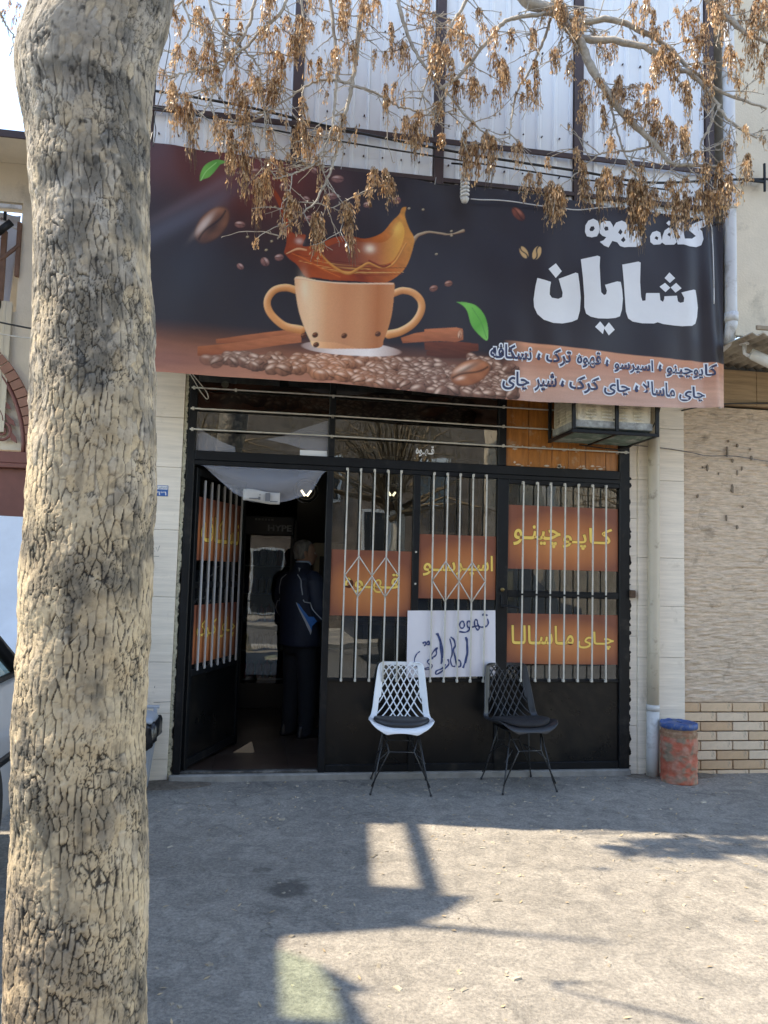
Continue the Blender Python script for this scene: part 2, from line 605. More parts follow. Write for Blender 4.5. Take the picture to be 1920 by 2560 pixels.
# ------------------------------------------------------------------ ground
def concrete():
    m = bpy.data.materials.new('old_concrete'); m.use_nodes = True
    nt = m.node_tree; b = nt.nodes['Principled BSDF']
    tc = nt.nodes.new('ShaderNodeTexCoord'); ob = tc.outputs['Object']
    big = ramp(nt, noise(nt, ob, 0.9, 8, 0.62, 0.4), 0.3, 0.72, (0.27, 0.252, 0.225, 1), (0.40, 0.372, 0.33, 1))
    mid = ramp(nt, noise(nt, ob, 7, 9, 0.75, 1.2), 0.34, 0.68, (0.6, 0.6, 0.6, 1), (1.15, 1.13, 1.1, 1))
    c = mix(nt, 1.0, big, mid, 'MULTIPLY')
    fine = ramp(nt, noise(nt, ob, 60, 6, 0.75), 0.35, 0.68, (0.6, 0.6, 0.6, 1), (1.16, 1.15, 1.13, 1))
    c = mix(nt, 1.0, c, fine, 'MULTIPLY')
    # aggregate showing as pits and pale grains
    v = nt.nodes.new('ShaderNodeTexVoronoi'); v.inputs['Scale'].default_value = 95; v.inputs['Randomness'].default_value = 1
    nt.links.new(ob, v.inputs[0])
    pit = ramp(nt, v.outputs['Distance'], 0.05, 0.3, (0.45, 0.44, 0.43, 1), (1, 1, 1, 1))
    msk = ramp(nt, noise(nt, ob, 2.4, 6, 0.6), 0.42, 0.6)
    pitm = mix(nt, msk, (1, 1, 1), pit)
    c = mix(nt, 1.0, c, pitm, 'MULTIPLY')
    v2 = nt.nodes.new('ShaderNodeTexVoronoi'); v2.inputs['Scale'].default_value = 55
    nt.links.new(ob, v2.inputs[0])
    grain = ramp(nt, v2.outputs['Distance'], 0.06, 0.13, (1, 1, 1, 1), (0, 0, 0, 1))
    c = mix(nt, mix(nt, 0.5, (0, 0, 0), grain), c, (0.44, 0.41, 0.36))
    # oily dark blots
    st = ramp(nt, noise(nt, ob, 1.7, 5, 0.55, 0.2), 0.66, 0.74)
    c = mix(nt, mix(nt, 0.4, (0, 0, 0), st), c, (0.10, 0.095, 0.09))
    # hairline cracks
    v3 = nt.nodes.new('ShaderNodeTexVoronoi'); v3.feature = 'DISTANCE_TO_EDGE'; v3.inputs['Scale'].default_value = 0.9
    wp = nt.nodes.new('ShaderNodeVectorMath'); wp.operation = 'MULTIPLY_ADD'; wp.inputs[1].default_value = (.35, .35, 0)
    nn = nt.nodes.new('ShaderNodeTexNoise'); nn.inputs['Scale'].default_value = 5; nn.inputs['Detail'].default_value = 6; nt.links.new(ob, nn.inputs[0])
    nt.links.new(nn.outputs['Color'], wp.inputs[0]); nt.links.new(ob, wp.inputs[2]); nt.links.new(wp.outputs[0], v3.inputs[0])
    ck = ramp(nt, v3.outputs['Distance'], 0.001, 0.006, (1, 1, 1, 1), (0, 0, 0, 1))
    ckm = mix(nt, 1.0, ck, ramp(nt, noise(nt, ob, 1.1, 3), 0.5, 0.6), 'MULTIPLY')
    c = mix(nt, mix(nt, 0.6, (0, 0, 0), ckm), c, (0.07, 0.065, 0.06))
    # damp patch
    for (sx, sy, ra, am) in ((0.76, -1.93, 0.155, .68), (0.63, -1.70, 0.07, .45)):
        d = nt.nodes.new('ShaderNodeVectorMath'); d.operation = 'DISTANCE'; d.inputs[1].default_value = (sx + .1, sy + .1, 0)
        w2 = nt.nodes.new('ShaderNodeVectorMath'); w2.operation = 'MULTIPLY_ADD'; w2.inputs[1].default_value = (.2, .2, 0)
        n5 = nt.nodes.new('ShaderNodeTexNoise'); n5.inputs['Scale'].default_value = 13; n5.inputs['Detail'].default_value = 7; n5.inputs['Roughness'].default_value = .65; nt.links.new(ob, n5.inputs[0])
        nt.links.new(n5.outputs['Color'], w2.inputs[0]); nt.links.new(ob, w2.inputs[2]); nt.links.new(w2.outputs[0], d.inputs[0])
        f = ramp(nt, d.outputs['Value'], ra * .45, ra * .78, (am, am, am, 1), (0, 0, 0, 1))
        c = mix(nt, f, c, (0.055, 0.05, 0.045))
    nt.links.new(c, b.inputs['Base Color'])
    b.inputs['Roughness'].default_value = 0.92
    b.inputs['Specular IOR Level'].default_value = 0.25
    add = nt.nodes.new('ShaderNodeMath'); add.operation = 'MULTIPLY_ADD'; add.inputs[1].default_value = 0.6
    nt.links.new(noise(nt, ob, 70, 6, 0.7), add.inputs[0])
    nt.links.new(noise(nt, ob, 9, 6, 0.7), add.inputs[2])
    bp = nt.nodes.new('ShaderNodeBump'); bp.inputs['Strength'].default_value = 0.75; bp.inputs['Distance'].default_value = 0.014
    nt.links.new(add.outputs[0], bp.inputs['Height']); nt.links.new(bp.outputs[0], b.inputs['Normal'])
    return m
M_conc = concrete()
def ground_z(x, y):
    """slightly uneven cast slab"""
    x = np.asarray(x, float); y = np.asarray(y, float)
    return 0.010 * (fbm(np.stack([x * 0.9 + 9, y * 0.9 + 9], -1), 3, 3) - 0.5) + 0.004 * (fbm(np.stack([x * 7, y * 7], -1), 3, 5) - 0.5)
mb = MB()
xs = np.concatenate([[-120, -30, -8], np.arange(-3, 6.01, 0.05), [10, 40, 120]])
ys = np.concatenate([[-4.6], np.arange(-4.4, 0.31, 0.05), [0.8, 6, 60]])
XX, YY = np.meshgrid(xs, ys)
ZZ = np.where((XX > -3.1) & (XX < 6.1) & (YY < 0.4) & (YY > -4.5), ground_z(XX, YY), 0.0) - np.where(YY > 0.26, 0.02, 0)
nx, ny = len(xs), len(ys)
mb.add(np.stack([XX, YY, ZZ], -1).reshape(-1, 3), [(j * nx + i, j * nx + i + 1, (j + 1) * nx + i + 1, (j + 1) * nx + i) for j in range(ny - 1) for i in range(nx - 1)], True)
tag(mb.build('pavement', M_conc), kind='structure')
M_asph = mat('asphalt', (0.085, 0.083, 0.08), 0.9, var=0.25, vs=3, bump=0.6, bs=120)
tag(MB().box((-120, -10.6, -0.2), (120, -4.9, -0.1)).build('road', M_asph), kind='structure')
tag(MB().box((-120, -90, -0.2), (120, -10.6, 0.0)).build('far_pavement', mat('far_concrete', (0.26, 0.24, 0.21), 0.9, var=0.2, vs=2)), kind='structure')
M_kerb = mat('kerb_stone', (0.3, 0.29, 0.27), 0.85, var=0.2, vs=5, bump=0.4, bs=50)
kerb = MB().box((-120, -4.9, -0.2), (120, -4.6, 0.002), 0.01).build('kerb', M_kerb); tag(kerb, kind='structure')

# water stain, leaf litter and crumbs
mb = MB()
for k in range(520):
    x = random.uniform(-0.3, 4.8); y = -abs(random.gauss(0, 1.3)) if k % 2 else random.uniform(-3.4, -0.05)
    if y < -3.5: continue
    s = random.uniform(0.003, 0.009) * (1.6 if k % 9 == 0 else 1); z = float(ground_z(x, y)); a = random.uniform(0, 6.28)
    ca, sa = math.cos(a), math.sin(a); el = random.uniform(1, 2.4)
    pts = [(-s * el, -s), (s * el, -s * .7), (s * el * .8, s), (-s * el * .6, s * .8)]
    base = [(x + u * ca - v * sa, y + u * sa + v * ca, z - 0.001) for u, v in pts]
    top = [(p[0] * .8 + x * .2, p[1] * .8 + y * .2, z + s * random.uniform(.25, .7)) for p in base]
    mb.add(base + top, [(4, 5, 6, 7), (0, 1, 5, 4), (1, 2, 6, 5), (2, 3, 7, 6), (3, 0, 4, 7)])
tag(mb.build('pavement_litter', mat('litter_crumbs', (0.3, 0.26, 0.2), 0.9, var=0.7, vs=3)), 'small stones, seed husks and crumbs scattered over the pavement', 'litter', kind='stuff')
# earth drifted against the left pier
mb = MB(); N = 26
for (cx, cy, rx, ry, h, sd) in ((-0.05, -0.1, 0.35, 0.14, 0.022, 2), (3.75, -0.06, 0.4, 0.12, 0.02, 4)):
    vs = []; fs = []
    for j in range(N):
        for i in range(N):
            u, v = 2 * i / (N - 1) - 1, 2 * j / (N - 1) - 1
            d = max(0, 1 - (u * u + v * v)); n = float(fbm(np.array([u * 5 + sd, v * 5]), 3, sd))
            vs.append((cx + u * rx, cy + v * ry, h * d ** .7 * (0.4 + n) - 0.004))
    fs = [(j * N + i, j * N + i + 1, (j + 1) * N + i + 1, (j + 1) * N + i) for j in range(N - 1) for i in range(N - 1)]
    mb.add(vs, fs, True)
tag(mb.build('earth_drift', mat('dry_earth', (0.17, 0.14, 0.11), 0.95, var=0.4, vs=30, bump=0.9, bs=150)), 'dry dusty earth drifted against the foot of the wall', 'earth', kind='stuff')

# ------------------------------------------------------------------ cafe building
bld = thing('cafe_building', 'cafe building with pale stone piers and white metal upper storey', 'building', (0, 0, 0))
# left pier: stone slabs
zj = [0.0, 0.155, 0.47, 0.83, 1.29, 1.77, 2.225, 2.59, 3.0, 3.45]
for a, b in zip(zj[:-1], zj[1:]):
    for (x0, x1) in ((-0.62, -0.034),):
        MB().box((x0, -0.02 + random.uniform(-.001, .001), a + 0.0012), (x1, 0.02, b - 0.0012), 0.0015).build('stone_slab', M_trav, bld)
MB().box((-0.62, 0.0205, 0), (-0.02, 0.25, 3.45)).build('pier_core', M_grout, bld)
MB().box((-0.033, -0.012, 0.0), (-0.003, 0.02, 3.2), 0.002).build('mortar_edge', mat('chipped_plaster', (0.42, 0.38, 0.27), 0.9, var=0.3, vs=40, bump=0.8, bs=60, dirt=(0.02, 0.02, 0.02), dirt_amt=0.3, dirt_scale=30), bld)
# flakes of black paint that ran over the mortar edge
mb = MB()
for k in range(130):
    z = random.uniform(0.05, 2.95); h = random.uniform(0.008, 0.05)
    w = random.uniform(0.003, 0.013)
    mb.prism([(-0.0025, z), (-0.0025, z + h), (-0.003 - w * .6, z + h * .8), (-0.003 - w, z + h * .4), (-0.003 - w * .4, z + h * .1)], 'y', -0.0145, -0.0125)
tag(mb.build('paint_flakes', M_black, bld), kind='stuff')
# right pier: narrow return strip and broad slabs
for a, b in zip([0.0, 0.37, 0.72, 1.06, 1.38, 1.69, 1.987, 2.3, 2.62, 2.95], [0.37, 0.72, 1.06, 1.38, 1.69, 1.987, 2.3, 2.62, 2.95, 3.4]):
    MB().box((3.44, -0.008, a + .0012), (3.503, 0.03, b - .0012), .0015).build('stone_slab', M_trav, bld)
for a, b in zip([0.0, 0.12, 0.41, 0.9, 1.3, 1.68, 2.3, 2.72], [0.12, 0.41, 0.9, 1.3, 1.68, 2.3, 2.72, 3.25]):
    MB().box((3.506, -0.03, a + .0012), (3.895, 0.03, b - .0012), .0015).build('stone_slab', M_trav, bld)
MB().box((3.44, 0.031, 0), (3.9, 0.3, 3.25)).build('pier_core', M_grout, bld)
mb = MB()
for k in range(60):
    z = random.uniform(0.05, 2.3); h = random.uniform(0.01, 0.06); w = random.uniform(.003, .018)
    mb.prism([(3.4375, z), (3.4375, z + h), (3.44 + w * .6, z + h * .85), (3.44 + w, z + h * .4), (3.44 + w * .3, z)], 'y', -0.0105, -0.0085)
tag(mb.build('paint_flakes', M_black, bld), kind='stuff')
# concrete step under the shopfront
MB().box((-0.02, -0.045, -0.02), (3.44, 0.06, 0.045), 0.008).build('doorstep', mat('step_concrete', (0.26, 0.25, 0.23), 0.9, var=0.25, vs=8, bump=0.5, bs=60), bld)
# room shell
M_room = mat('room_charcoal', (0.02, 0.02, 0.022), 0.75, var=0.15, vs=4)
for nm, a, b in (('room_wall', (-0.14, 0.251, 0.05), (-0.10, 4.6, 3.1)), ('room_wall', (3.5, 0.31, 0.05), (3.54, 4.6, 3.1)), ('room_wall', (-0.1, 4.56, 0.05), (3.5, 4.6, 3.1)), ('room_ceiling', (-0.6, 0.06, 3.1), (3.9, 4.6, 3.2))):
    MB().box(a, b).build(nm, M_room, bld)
# brown floor tiles inside
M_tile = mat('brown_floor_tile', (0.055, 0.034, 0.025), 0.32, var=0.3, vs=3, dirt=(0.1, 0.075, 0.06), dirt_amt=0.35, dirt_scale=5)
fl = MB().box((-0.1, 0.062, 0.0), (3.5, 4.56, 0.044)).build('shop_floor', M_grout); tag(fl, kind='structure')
k = 0
for j in range(9):
    for i in range(7):
        x0 = -0.28 + i * 0.55; y0 = 0.07 + j * 0.5
        a, b = max(x0, -.1) + .0015, min(x0 + .55, 3.5) - .0015
        if b - a < .02: continue
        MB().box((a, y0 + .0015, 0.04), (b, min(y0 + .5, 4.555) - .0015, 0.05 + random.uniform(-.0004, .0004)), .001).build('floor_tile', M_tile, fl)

# upper storey: white ribbed sheets between brown posts
YO = -0.5
ZT = 6.1
def ribbed(x0, x1, z0, z1, y, pitch=0.125, d=0.012):
    prof = []; x = x0
    while x < x1 - 1e-6:
        e = min(x + pitch, x1)
        for t, dy in ((0, 0), (0.62, 0), (0.7, -d), (0.86, -d), (0.94, 0)):
            xx = x + t * pitch
            if xx < x1: prof.append((xx, y + dy))
        x = e
    prof.append((x1, y))
    m = MB(); n = len(prof)
    m.add([(a, b, z0) for a, b in prof] + [(a, b, z1) for a, b in prof] + [(a, b + .02, z0) for a, b in prof] + [(a, b + .02, z1) for a, b in prof],
          [(i, i + 1, n + i + 1, n + i) for i in range(n - 1)] + [(2 * n + i + 1, 2 * n + i, 3 * n + i, 3 * n + i + 1) for i in range(n - 1)])
    return m
posts = [-0.35, 0.655, 1.68, 2.74, 3.80]
for a, b in zip(posts[:-1], posts[1:]):
    a += 0.075
    ribbed(a, a + (b - a) * .5 - .001, 3.0, ZT, YO).build('ribbed_sheet', M_white_sheet, bld)
    ribbed(a + (b - a) * .5 + .001, b, 3.0, ZT, YO + .003).build('ribbed_sheet', M_white_sheet, bld)
for a in posts:
    MB().box((a, YO - (0.03 if a > 0 else 0.0), 3.0), (a + 0.07, YO + 0.05, ZT), .004).build('steel_post', M_brownmetal, bld)
MB().box((-0.35, YO - 0.045, 4.59), (3.86, YO - 0.0305, 4.63), .003).build('steel_rail', M_brownmetal, bld)
mb = MB()
for a, b in zip(posts[:-1], posts[1:]):
    for z in (3.1, 4.45, 4.75, 5.4, 6.0):
        for i in range(7):
            x = a + .11 + i * (b - a - .15) / 6.5 + random.uniform(-.004, .004)
            mb.tube([(x, YO - .016, z), (x, YO - .002, z)], .006, 6)
tag(mb.build('sheet_screws', M_brownmetal, bld, recalc=False), kind='stuff')
MB().box((-0.35, YO - 0.0, ZT), (3.92, YO + .3, ZT + .06)).build('roof_cap', M_brownmetal, bld)
MB().box((-0.35, YO + .06, 3.02), (-0.30, 5, ZT)).build('side_sheet', M_white_sheet, bld)
MB().box((3.88, YO + .06, 3.02), (3.92, 5, ZT)).build('side_sheet', M_white_sheet, bld)
MB().box((-0.299, YO + .06, 3.2), (3.88, 0.06, 3.24)).build('soffit', M_brownmetal, bld)
MB().box((-0.299, YO + .06, ZT - .1), (3.88, 5, ZT - .05)).build('roof_deck', M_brownmetal, bld)
MB().box((-0.6, 0.021, 3.05), (3.9, 0.06, 3.199)).build('lintel', M_black, bld)

# ------------------------------------------------------------------ right neighbour
nb = thing('stone_clad_house', 'neighbouring house clad in rough beige stone above a brick base', 'building', (4.6, 0, 0))
# split-face stone in low courses
zc = 0.548; k = 0
while zc < 2.93:
    h = min(random.uniform(0.24, 0.42), 2.935 - zc)
    if 2.935 - zc - h < 0.08: h = 2.935 - zc
    x = 3.9
    first = True
    while x < 6.8:
        w = random.uniform(0.9, 1.6)
        e = min(x + w, 6.8)
        NX = max(2, int((e - x) / .02)); NZ = max(2, int(h / .012))
        us = np.linspace(x + .0005, e - .0005, NX); vs_ = np.linspace(zc + .0005, zc + h - .0005, NZ)
        U, V = np.meshgrid(us, vs_)
        rel = 0.026 * (fbm(np.stack([U * 10, V * 60], -1), 4, 21) - .5) + 0.010 * (fbm(np.stack([U * 3, V * 22], -1), 3, 8) - .5)
        Y = 0.012 - rel
        m = MB(); n = NX
        vv = np.stack([U, Y, V], -1).reshape(-1, 3).tolist()
        fs = [(j * n + i, j * n + i + 1, (j + 1) * n + i + 1, (j + 1) * n + i) for j in range(NZ - 1) for i in range(NX - 1)]
        o0 = len(vv)
        vv += [(x + .0005, .06, zc + .0005), (e - .0005, .06, zc + .0005), (e - .0005, .06, zc + h - .0005), (x + .0005, .06, zc + h - .0005)]
        fs += [(o0, o0 + 1) + tuple(range(n - 1, -1, -1)), (o0 + 3,) + tuple((NZ - 1) * n + i for i in range(n)) + (o0 + 2,)]
        m.add(vv, fs, False)
        m.build('stone_slab', M_split, nb, recalc=False)
        x = e
    zc += h
MB().box((3.9, 0.061, 0), (6.8, 0.3, 3.4)).build('wall_core', M_grout, nb)
# brick base
brick_cols = [mat('buff_brick_%s' % 'abcd'[i], c, 0.75, var=0.1, vs=14, bump=0.35, bs=120, dirt=(0.3, 0.24, 0.18), dirt_amt=.15, dirt_scale=14) for i, c in enumerate([(0.62, 0.44, 0.28), (0.68, 0.53, 0.38), (0.56, 0.37, 0.22), (0.66, 0.49, 0.33)])]
L, Hc = 0.2775, 0.0746
bm_ = MB().box((-L / 2 + .0045, -.016, -Hc / 2 + .0045), (L / 2 - .0045, .04, Hc / 2 - .0045), .003)
bmesh_ = [bm_.mesh('brick', c) for c in brick_cols]
half = {}
for r in range(8):
    z = 0.548 - Hc * (r + .5)
    off = 0.0 if r % 2 else -L / 2
    x = 3.895 + off
    while x < 6.8:
        a, b = max(x, 3.895), min(x + L, 6.8)
        if b - a > .03:
            me = random.choice(bmesh_)
            inst(me, 'brick', nb, ((a + b) / 2 - 4.6, random.uniform(-.001, .001), z), scale=((b - a - .001) / L, 1, 1))
        x += L
# brown stone band, its dark joint, and the corrugated canopy soffit over it
M_band = mat('brown_travertine', (0.34, 0.235, 0.14), 0.8, var=0.3, vs=2.0, stretch=(1, 1, 14), bump=0.8, bs=4, bstretch=(1, 1, 15))
x = 3.925
for w in (0.62, 0.9, 0.8, 0.6):
    MB().box((x + .001, -0.03, 2.955), (x + w - .001, 0.06, 3.245), .003).build('stone_slab', M_band, nb); x += w
prof = []
n = 46
for i in range(n * 4 + 1):
    xx = 3.93 + i * (2.9 / (n * 4)); prof.append((xx, 3.275 + 0.013 * math.sin(i * math.pi / 2)))
# sheets laid with ribs running askew, sagging a little
mbx = MB(); m2 = len(prof)
for s in (0, 1):
    mbx.add([], [])
vs = []
ny_ = 9
for j in range(ny_):
    for (xx, zz) in prof:
        y = 0.0 - 0.83 * j / (ny_ - 1)
        ph = (xx * 1.0 + y * 0.75) / 0.085 * 2 * math.pi
        vs.append((xx, y, 3.272 + 0.012 * math.sin(ph) + 0.014 * math.sin(xx * 2.3 + y * 4) + .02 * (1 if y > -.2 else .4)))
mbx.add(vs, [(j * m2 + i, j * m2 + i + 1, (j + 1) * m2 + i + 1, (j + 1) * m2 + i) for j in range(ny_ - 1) for i in range(m2 - 1)], True)
o = mbx.build('corrugated_soffit', mat('weathered_sheet', (0.34, 0.3, 0.24), 0.6, var=0.4, vs=5, dirt=(0.12, 0.1, 0.08), dirt_amt=.4, dirt_scale=8), nb)
sol = o.modifiers.new('thickness', 'SOLIDIFY'); sol.thickness = 0.006
MB().box((3.985, -0.60, 3.335), (6.8, -0.56, 6.6)).build('upper_wall', M_plaster, nb)
MB().box((3.985, -0.5595, 3.335), (4.03, 4, 6.6)).build('upper_wall', M_plaster, nb)
MB().box((3.975, -0.86, 3.298), (6.8, -0.8405, 3.33), .004).build('fascia', mat('fascia_wood', (0.3, 0.24, 0.17), 0.8, var=.3, vs=8), nb)
# dark blots and drips thrown on the stone
mb = MB()
for (a, b, w, h) in [(1200, 840, 12, 42), (1383, 690, 10, 50), (1395, 600, 6, 14), (1430, 765, 14, 20), (1475, 635, 12, 18), (1600, 735, 14, 30), (1512, 830, 10, 20), (1470, 870, 8, 28), (1425, 1010, 16, 48), (1113, 1083, 10, 18), (1520, 1155, 8, 14), (1465, 1335, 12, 22), (1300, 885, 6, 16), (1158, 835, 5, 10), (1370, 1260, 6, 30), (1590, 660, 8, 12)]:
    x = 3.9 + (a - 975) * 0.00087 * 1.13 + 0; z = 2.272 - (b - 1000) * 0.00096
    w *= .0007; h *= .0008
    q = []
    for t in np.linspace(0, 2 * math.pi, 12)[:-1]:
        q.append((x + w * math.cos(t) * random.uniform(.6, 1.2), z + h * math.sin(t) * random.uniform(.7, 1.2)))
    mb.prism(q, 'y', 0.000, 0.02)
tag(mb.build('splash_blots', mat('dark_blot', (0.2, 0.16, 0.12), 0.8, var=.3), nb), kind='stuff')

# ------------------------------------------------------------------ shopfront
sf = thing('shopfront', 'black steel shopfront with barred glass panes and open door', 'shopfront', (1.72, 0, 0.045))
fr = MB()
FY0, FY1 = -0.018, 0.045
for (x0, x1) in ((0.0, 0.055), (3.352, 3.437)):
    MB().box((x0, FY0, 0.046), (x1, FY1, 3.05), .004).build('jamb', M_black, sf)
for (x0, x1, z0, z1) in ((1.026, 1.076, .046, 2.255), (1.69, 1.742, .046, 2.255), (2.35, 2.44, .046, 2.255), (1.028, 1.076, 2.36, 3.05), (2.352, 2.414, 2.36, 3.05)):
    MB().box((x0, FY0 + .001, z0), (x1, FY1 - .001, z1), .004).build('mullion', M_black, sf)
MB().box((0.0551, FY0 - .004, 2.29), (3.3519, FY1, 2.359), .004).build('head_beam', M_black, sf)
MB().box((0.0551, FY0 + .004, 2.255), (3.3519, FY1 - .004, 2.2895), .003).build('head_beam', M_black, sf)
MB().box((1.0765, FY0 + .006, .046), (3.3515, FY1 - .006, .1), .004).build('bottom_rail', M_black, sf)
MB().box((0.0555, FY0 + .01, .046), (1.0255, FY1, .062), .003).build('threshold', mat('worn_threshold', (0.05, 0.048, 0.046), .5, var=.4, vs=20, dirt=(.2, .19, .17), dirt_amt=.5, dirt_scale=9), sf)
for (x0, x1) in ((1.0765, 1.6895), (1.7425, 2.3495), (2.4405, 3.3515)):
    MB().box((x0, 0.004, .1005), (x1, 0.022, .70)).build('kick_panel', M_kick, sf)
    MB().box((x0, FY0 + .008, .70), (x1, FY1 - .008, .722), .003).build('sill_rail', M_black, sf)
# panes
PY = 0.012
def pane(x0, x1, z0, z1, y=PY, parent=sf, m=M_glass):
    return MB().box((x0, y, z0), (x1, y + .004, z1)).build('pane', m, parent)
pane(1.0765, 1.6895, .7225, 2.2545); pane(1.7425, 2.3495, .7225, 2.2545)
pane(2.4405, 3.3515, 1.3975, 2.2545); pane(2.4405, 3.3515, .7225, 1.3445)
MB().box((2.4405, FY0 + .006, 1.345), (3.3515, FY1 - .006, 1.397), .003).build('mid_rail', M_black, sf)
MB().box((2.4405, FY0 - .003, 2.222), (3.3515, FY1 - .01, 2.2545), .003).build('head_rail', M_black, sf)
pane(.0555, 1.0275, 2.3595, 3.049); pane(1.0765, 2.3515, 2.3595, 3.049)
# vertical grille bars: shared square bar
def bars(xs, z0, z1, y=-0.036):
    me = MB().box((-.0055, -.0055, 0), (.0055, .0055, z1 - z0), .0015).mesh('grille_bar', M_bar)
    for x in xs:
        o = inst(me, 'grille_bar', sf, (x - 1.72, y, z0 - .045), (R(random.uniform(-.15, .15)), R(random.uniform(-.25, .25)), 0))
    f = MB().box((-.008, -.006, -.011), (.008, .022, .011), .002).mesh('bar_foot', M_bar)
    for x in xs:
        inst(f, 'bar_foot', sf, (x - 1.72, y, z0 - .045 + .004)); inst(f, 'bar_foot', sf, (x - 1.72, y, z1 - .045 - .006))
bars([1.174, 1.277, 1.381, 1.483, 1.587], .708, 2.276)
bars([1.842, 1.945, 2.048, 2.150, 2.252], .706, 2.274)
bars([2.547, 2.661, 2.773, 2.888, 3.003, 3.117, 3.232], .712, 2.236)
MB().box((2.52, -.045, 1.36), (3.26, -.0425, 1.375)).build('bar_tie', M_black, sf)
def diamond(xa, xb, xc, xd, xe, zm, zt, zb):
    for (p, q) in (((xa, zm), (xb, zt)), ((xb, zt), (xc, zm)), ((xc, zm), (xd, zt)), ((xd, zt), (xe, zm)), ((xa, zm), (xb, zb)), ((xb, zb), (xc, zm)), ((xc, zm), (xd, zb)), ((xd, zb), (xe, zm))):
        MB().tube([(p[0], -.047, p[1]), (q[0], -.047, q[1])], .0045, 6).build('lattice_bar', M_bar, sf)
diamond(1.178, 1.279, 1.38, 1.482, 1.586, 1.478, 1.622, 1.323)
diamond(1.84, 1.94, 2.048, 2.147, 2.25, 1.455, 1.602, 1.30)
# three rods across the transom
for z in (2.818, 2.664, 2.511):
    mb = MB().tube(smooth_path([(0.012, -.03, z), (1.05, -.032, z + .004), (2.38, -.03, z - .003), (3.425, -.03, z)], 5), .0062, 8)
    mb.build('transom_rod', M_bar, sf)
    for x in (0.03, 0.33 if z > 2.8 else 1.05, 1.052, 2.385, 3.40):
        MB().box((x - .008, -.037, z - .012), (x + .008, -.016, z + .012), .002).build('rod_clip', M_bar, sf)
# varnished boards in the right transom light
M_board = mat('orange_varnished_board', (0.36, 0.13, 0.025), 0.38, var=0.35, vs=4, stretch=(7, 1, 1), dirt=(0.42, 0.30, 0.2), dirt_amt=.22, dirt_scale=7, bump=.3, bs=8, bstretch=(10, 1, 1))
xb = [2.4145, 2.60, 2.795, 2.93, 3.075, 3.245, 3.3515]
for a, b in zip(xb[:-1], xb[1:]):
    MB().box((a + .002, 0.006 + random.uniform(-.002, .002), 2.3595), (b - .002, 0.022, 3.0), .002).build('board', M_board, sf)
mb = MB()     # torn whitish veneer along the lower edge and the rod
for k in range(46):
    x = 2.43 + random.random() * .9; z = 2.51 + random.gauss(0, .012) if k % 2 else 2.362 + random.random() * .03
    w, h = random.uniform(.008, .05), random.uniform(.003, .014)
    mb.prism([(x, z), (x + w * .5, z - h * .5), (x + w, z + h * .2), (x + w * .6, z + h), (x + w * .2, z + h * .7)], 'y', .0015, .005)
tag(mb.build('peeling_veneer', mat('torn_veneer', (.55, .46, .38), .8, var=.3), sf), kind='stuff')
# lever handle and lock of the right leaf
MB().box((2.385, -.03, 1.262), (2.405, -.0185, 1.36), .003).build('lock_plate', M_black, sf)
MB().tube(smooth_path([(2.394, -.03, 1.275), (2.394, -.06, 1.275), (2.42, -.065, 1.275), (2.51, -.065, 1.268)], 4), .008, 8).build('handle', M_black, sf)
MB().lathe([(.016, 0), (.016, .012), (.008, .014)], n=14).build('lock_barrel', mat('old_brass', (.2, .15, .07), .4, 1), sf, local=True)
bpy.data.objects['lock_barrel'].location = (2.394 - 1.72, -.0185, 1.40 - .045); bpy.data.objects['lock_barrel'].rotation_euler = (R(90), 0, 0)
MB().box((3.43, -.05, 1.36), (3.475, -.0185, 1.42), .006).build('hinge_box', mat('rusty_iron', (.09, .05, .03), .8, var=.4, vs=30), sf)
for z in (1.42, 1.66): MB().box((1.708, -.025, z), (1.722, -.0165, z + .014), .003).build('bolt_head', M_bar, sf)

# open entrance leaf, swung inwards about the left jamb
TH = R(69)
dr = MB()
leaf = MB().box((0, -.018, 0.02), (.95, .018, 0.03)).build('door', M_black, sf, local=True)
leaf.location = (0.06 - 1.72, .03, .055 - .045)
leaf.rotation_euler = (0, 0, TH)
def lp(mbx, name, m): return mbx.build(name, m, leaf, local=True)
for (a, b) in (((0, -.02, .0), (.05, .02, 2.185)), ((.90, -.02, .0), (.95, .02, 2.185)), ((.0505, -.019, 2.13), (.8995, .019, 2.184)), ((.0505, -.019, .66), (.8995, .019, .71)), ((.0505, -.019, .0301), (.8995, .019, .08)), ((.0505, -.012, 1.30), (.8995, .012, 1.345))):
    lp(MB().box(a, b, .003), 'rail', M_black)
lp(MB().box((.0505, -.006, .0805), (.8995, .006, .6595)), 'kick_panel', M_kick)
lp(MB().box((.0505, -.002, .7105), (.8995, .002, 1.2995)), 'pane', M_glass); lp(MB().box((.0505, -.002, 1.3455), (.8995, .002, 2.1295)), 'pane', M_glass)
mbar = MB().box((-.009, -.006, 0), (.009, .006, 1.40), .0015).mesh('grille_bar', mat('pale_grey_bar', (.5, .5, .5), .4, var=.08))
for i in range(7): inst(mbar, 'grille_bar', leaf, (.115 + i * .119, -.032, .70))
lp(MB().box((.07, -.0255, 1.315), (.88, -.0215, 1.335)), 'bar_tie', M_black)
lp(MB().tube([(.925, -.022, 1.05), (.925, -.07, 1.05), (.86, -.075, 1.05)], .009, 8), 'handle', M_black)

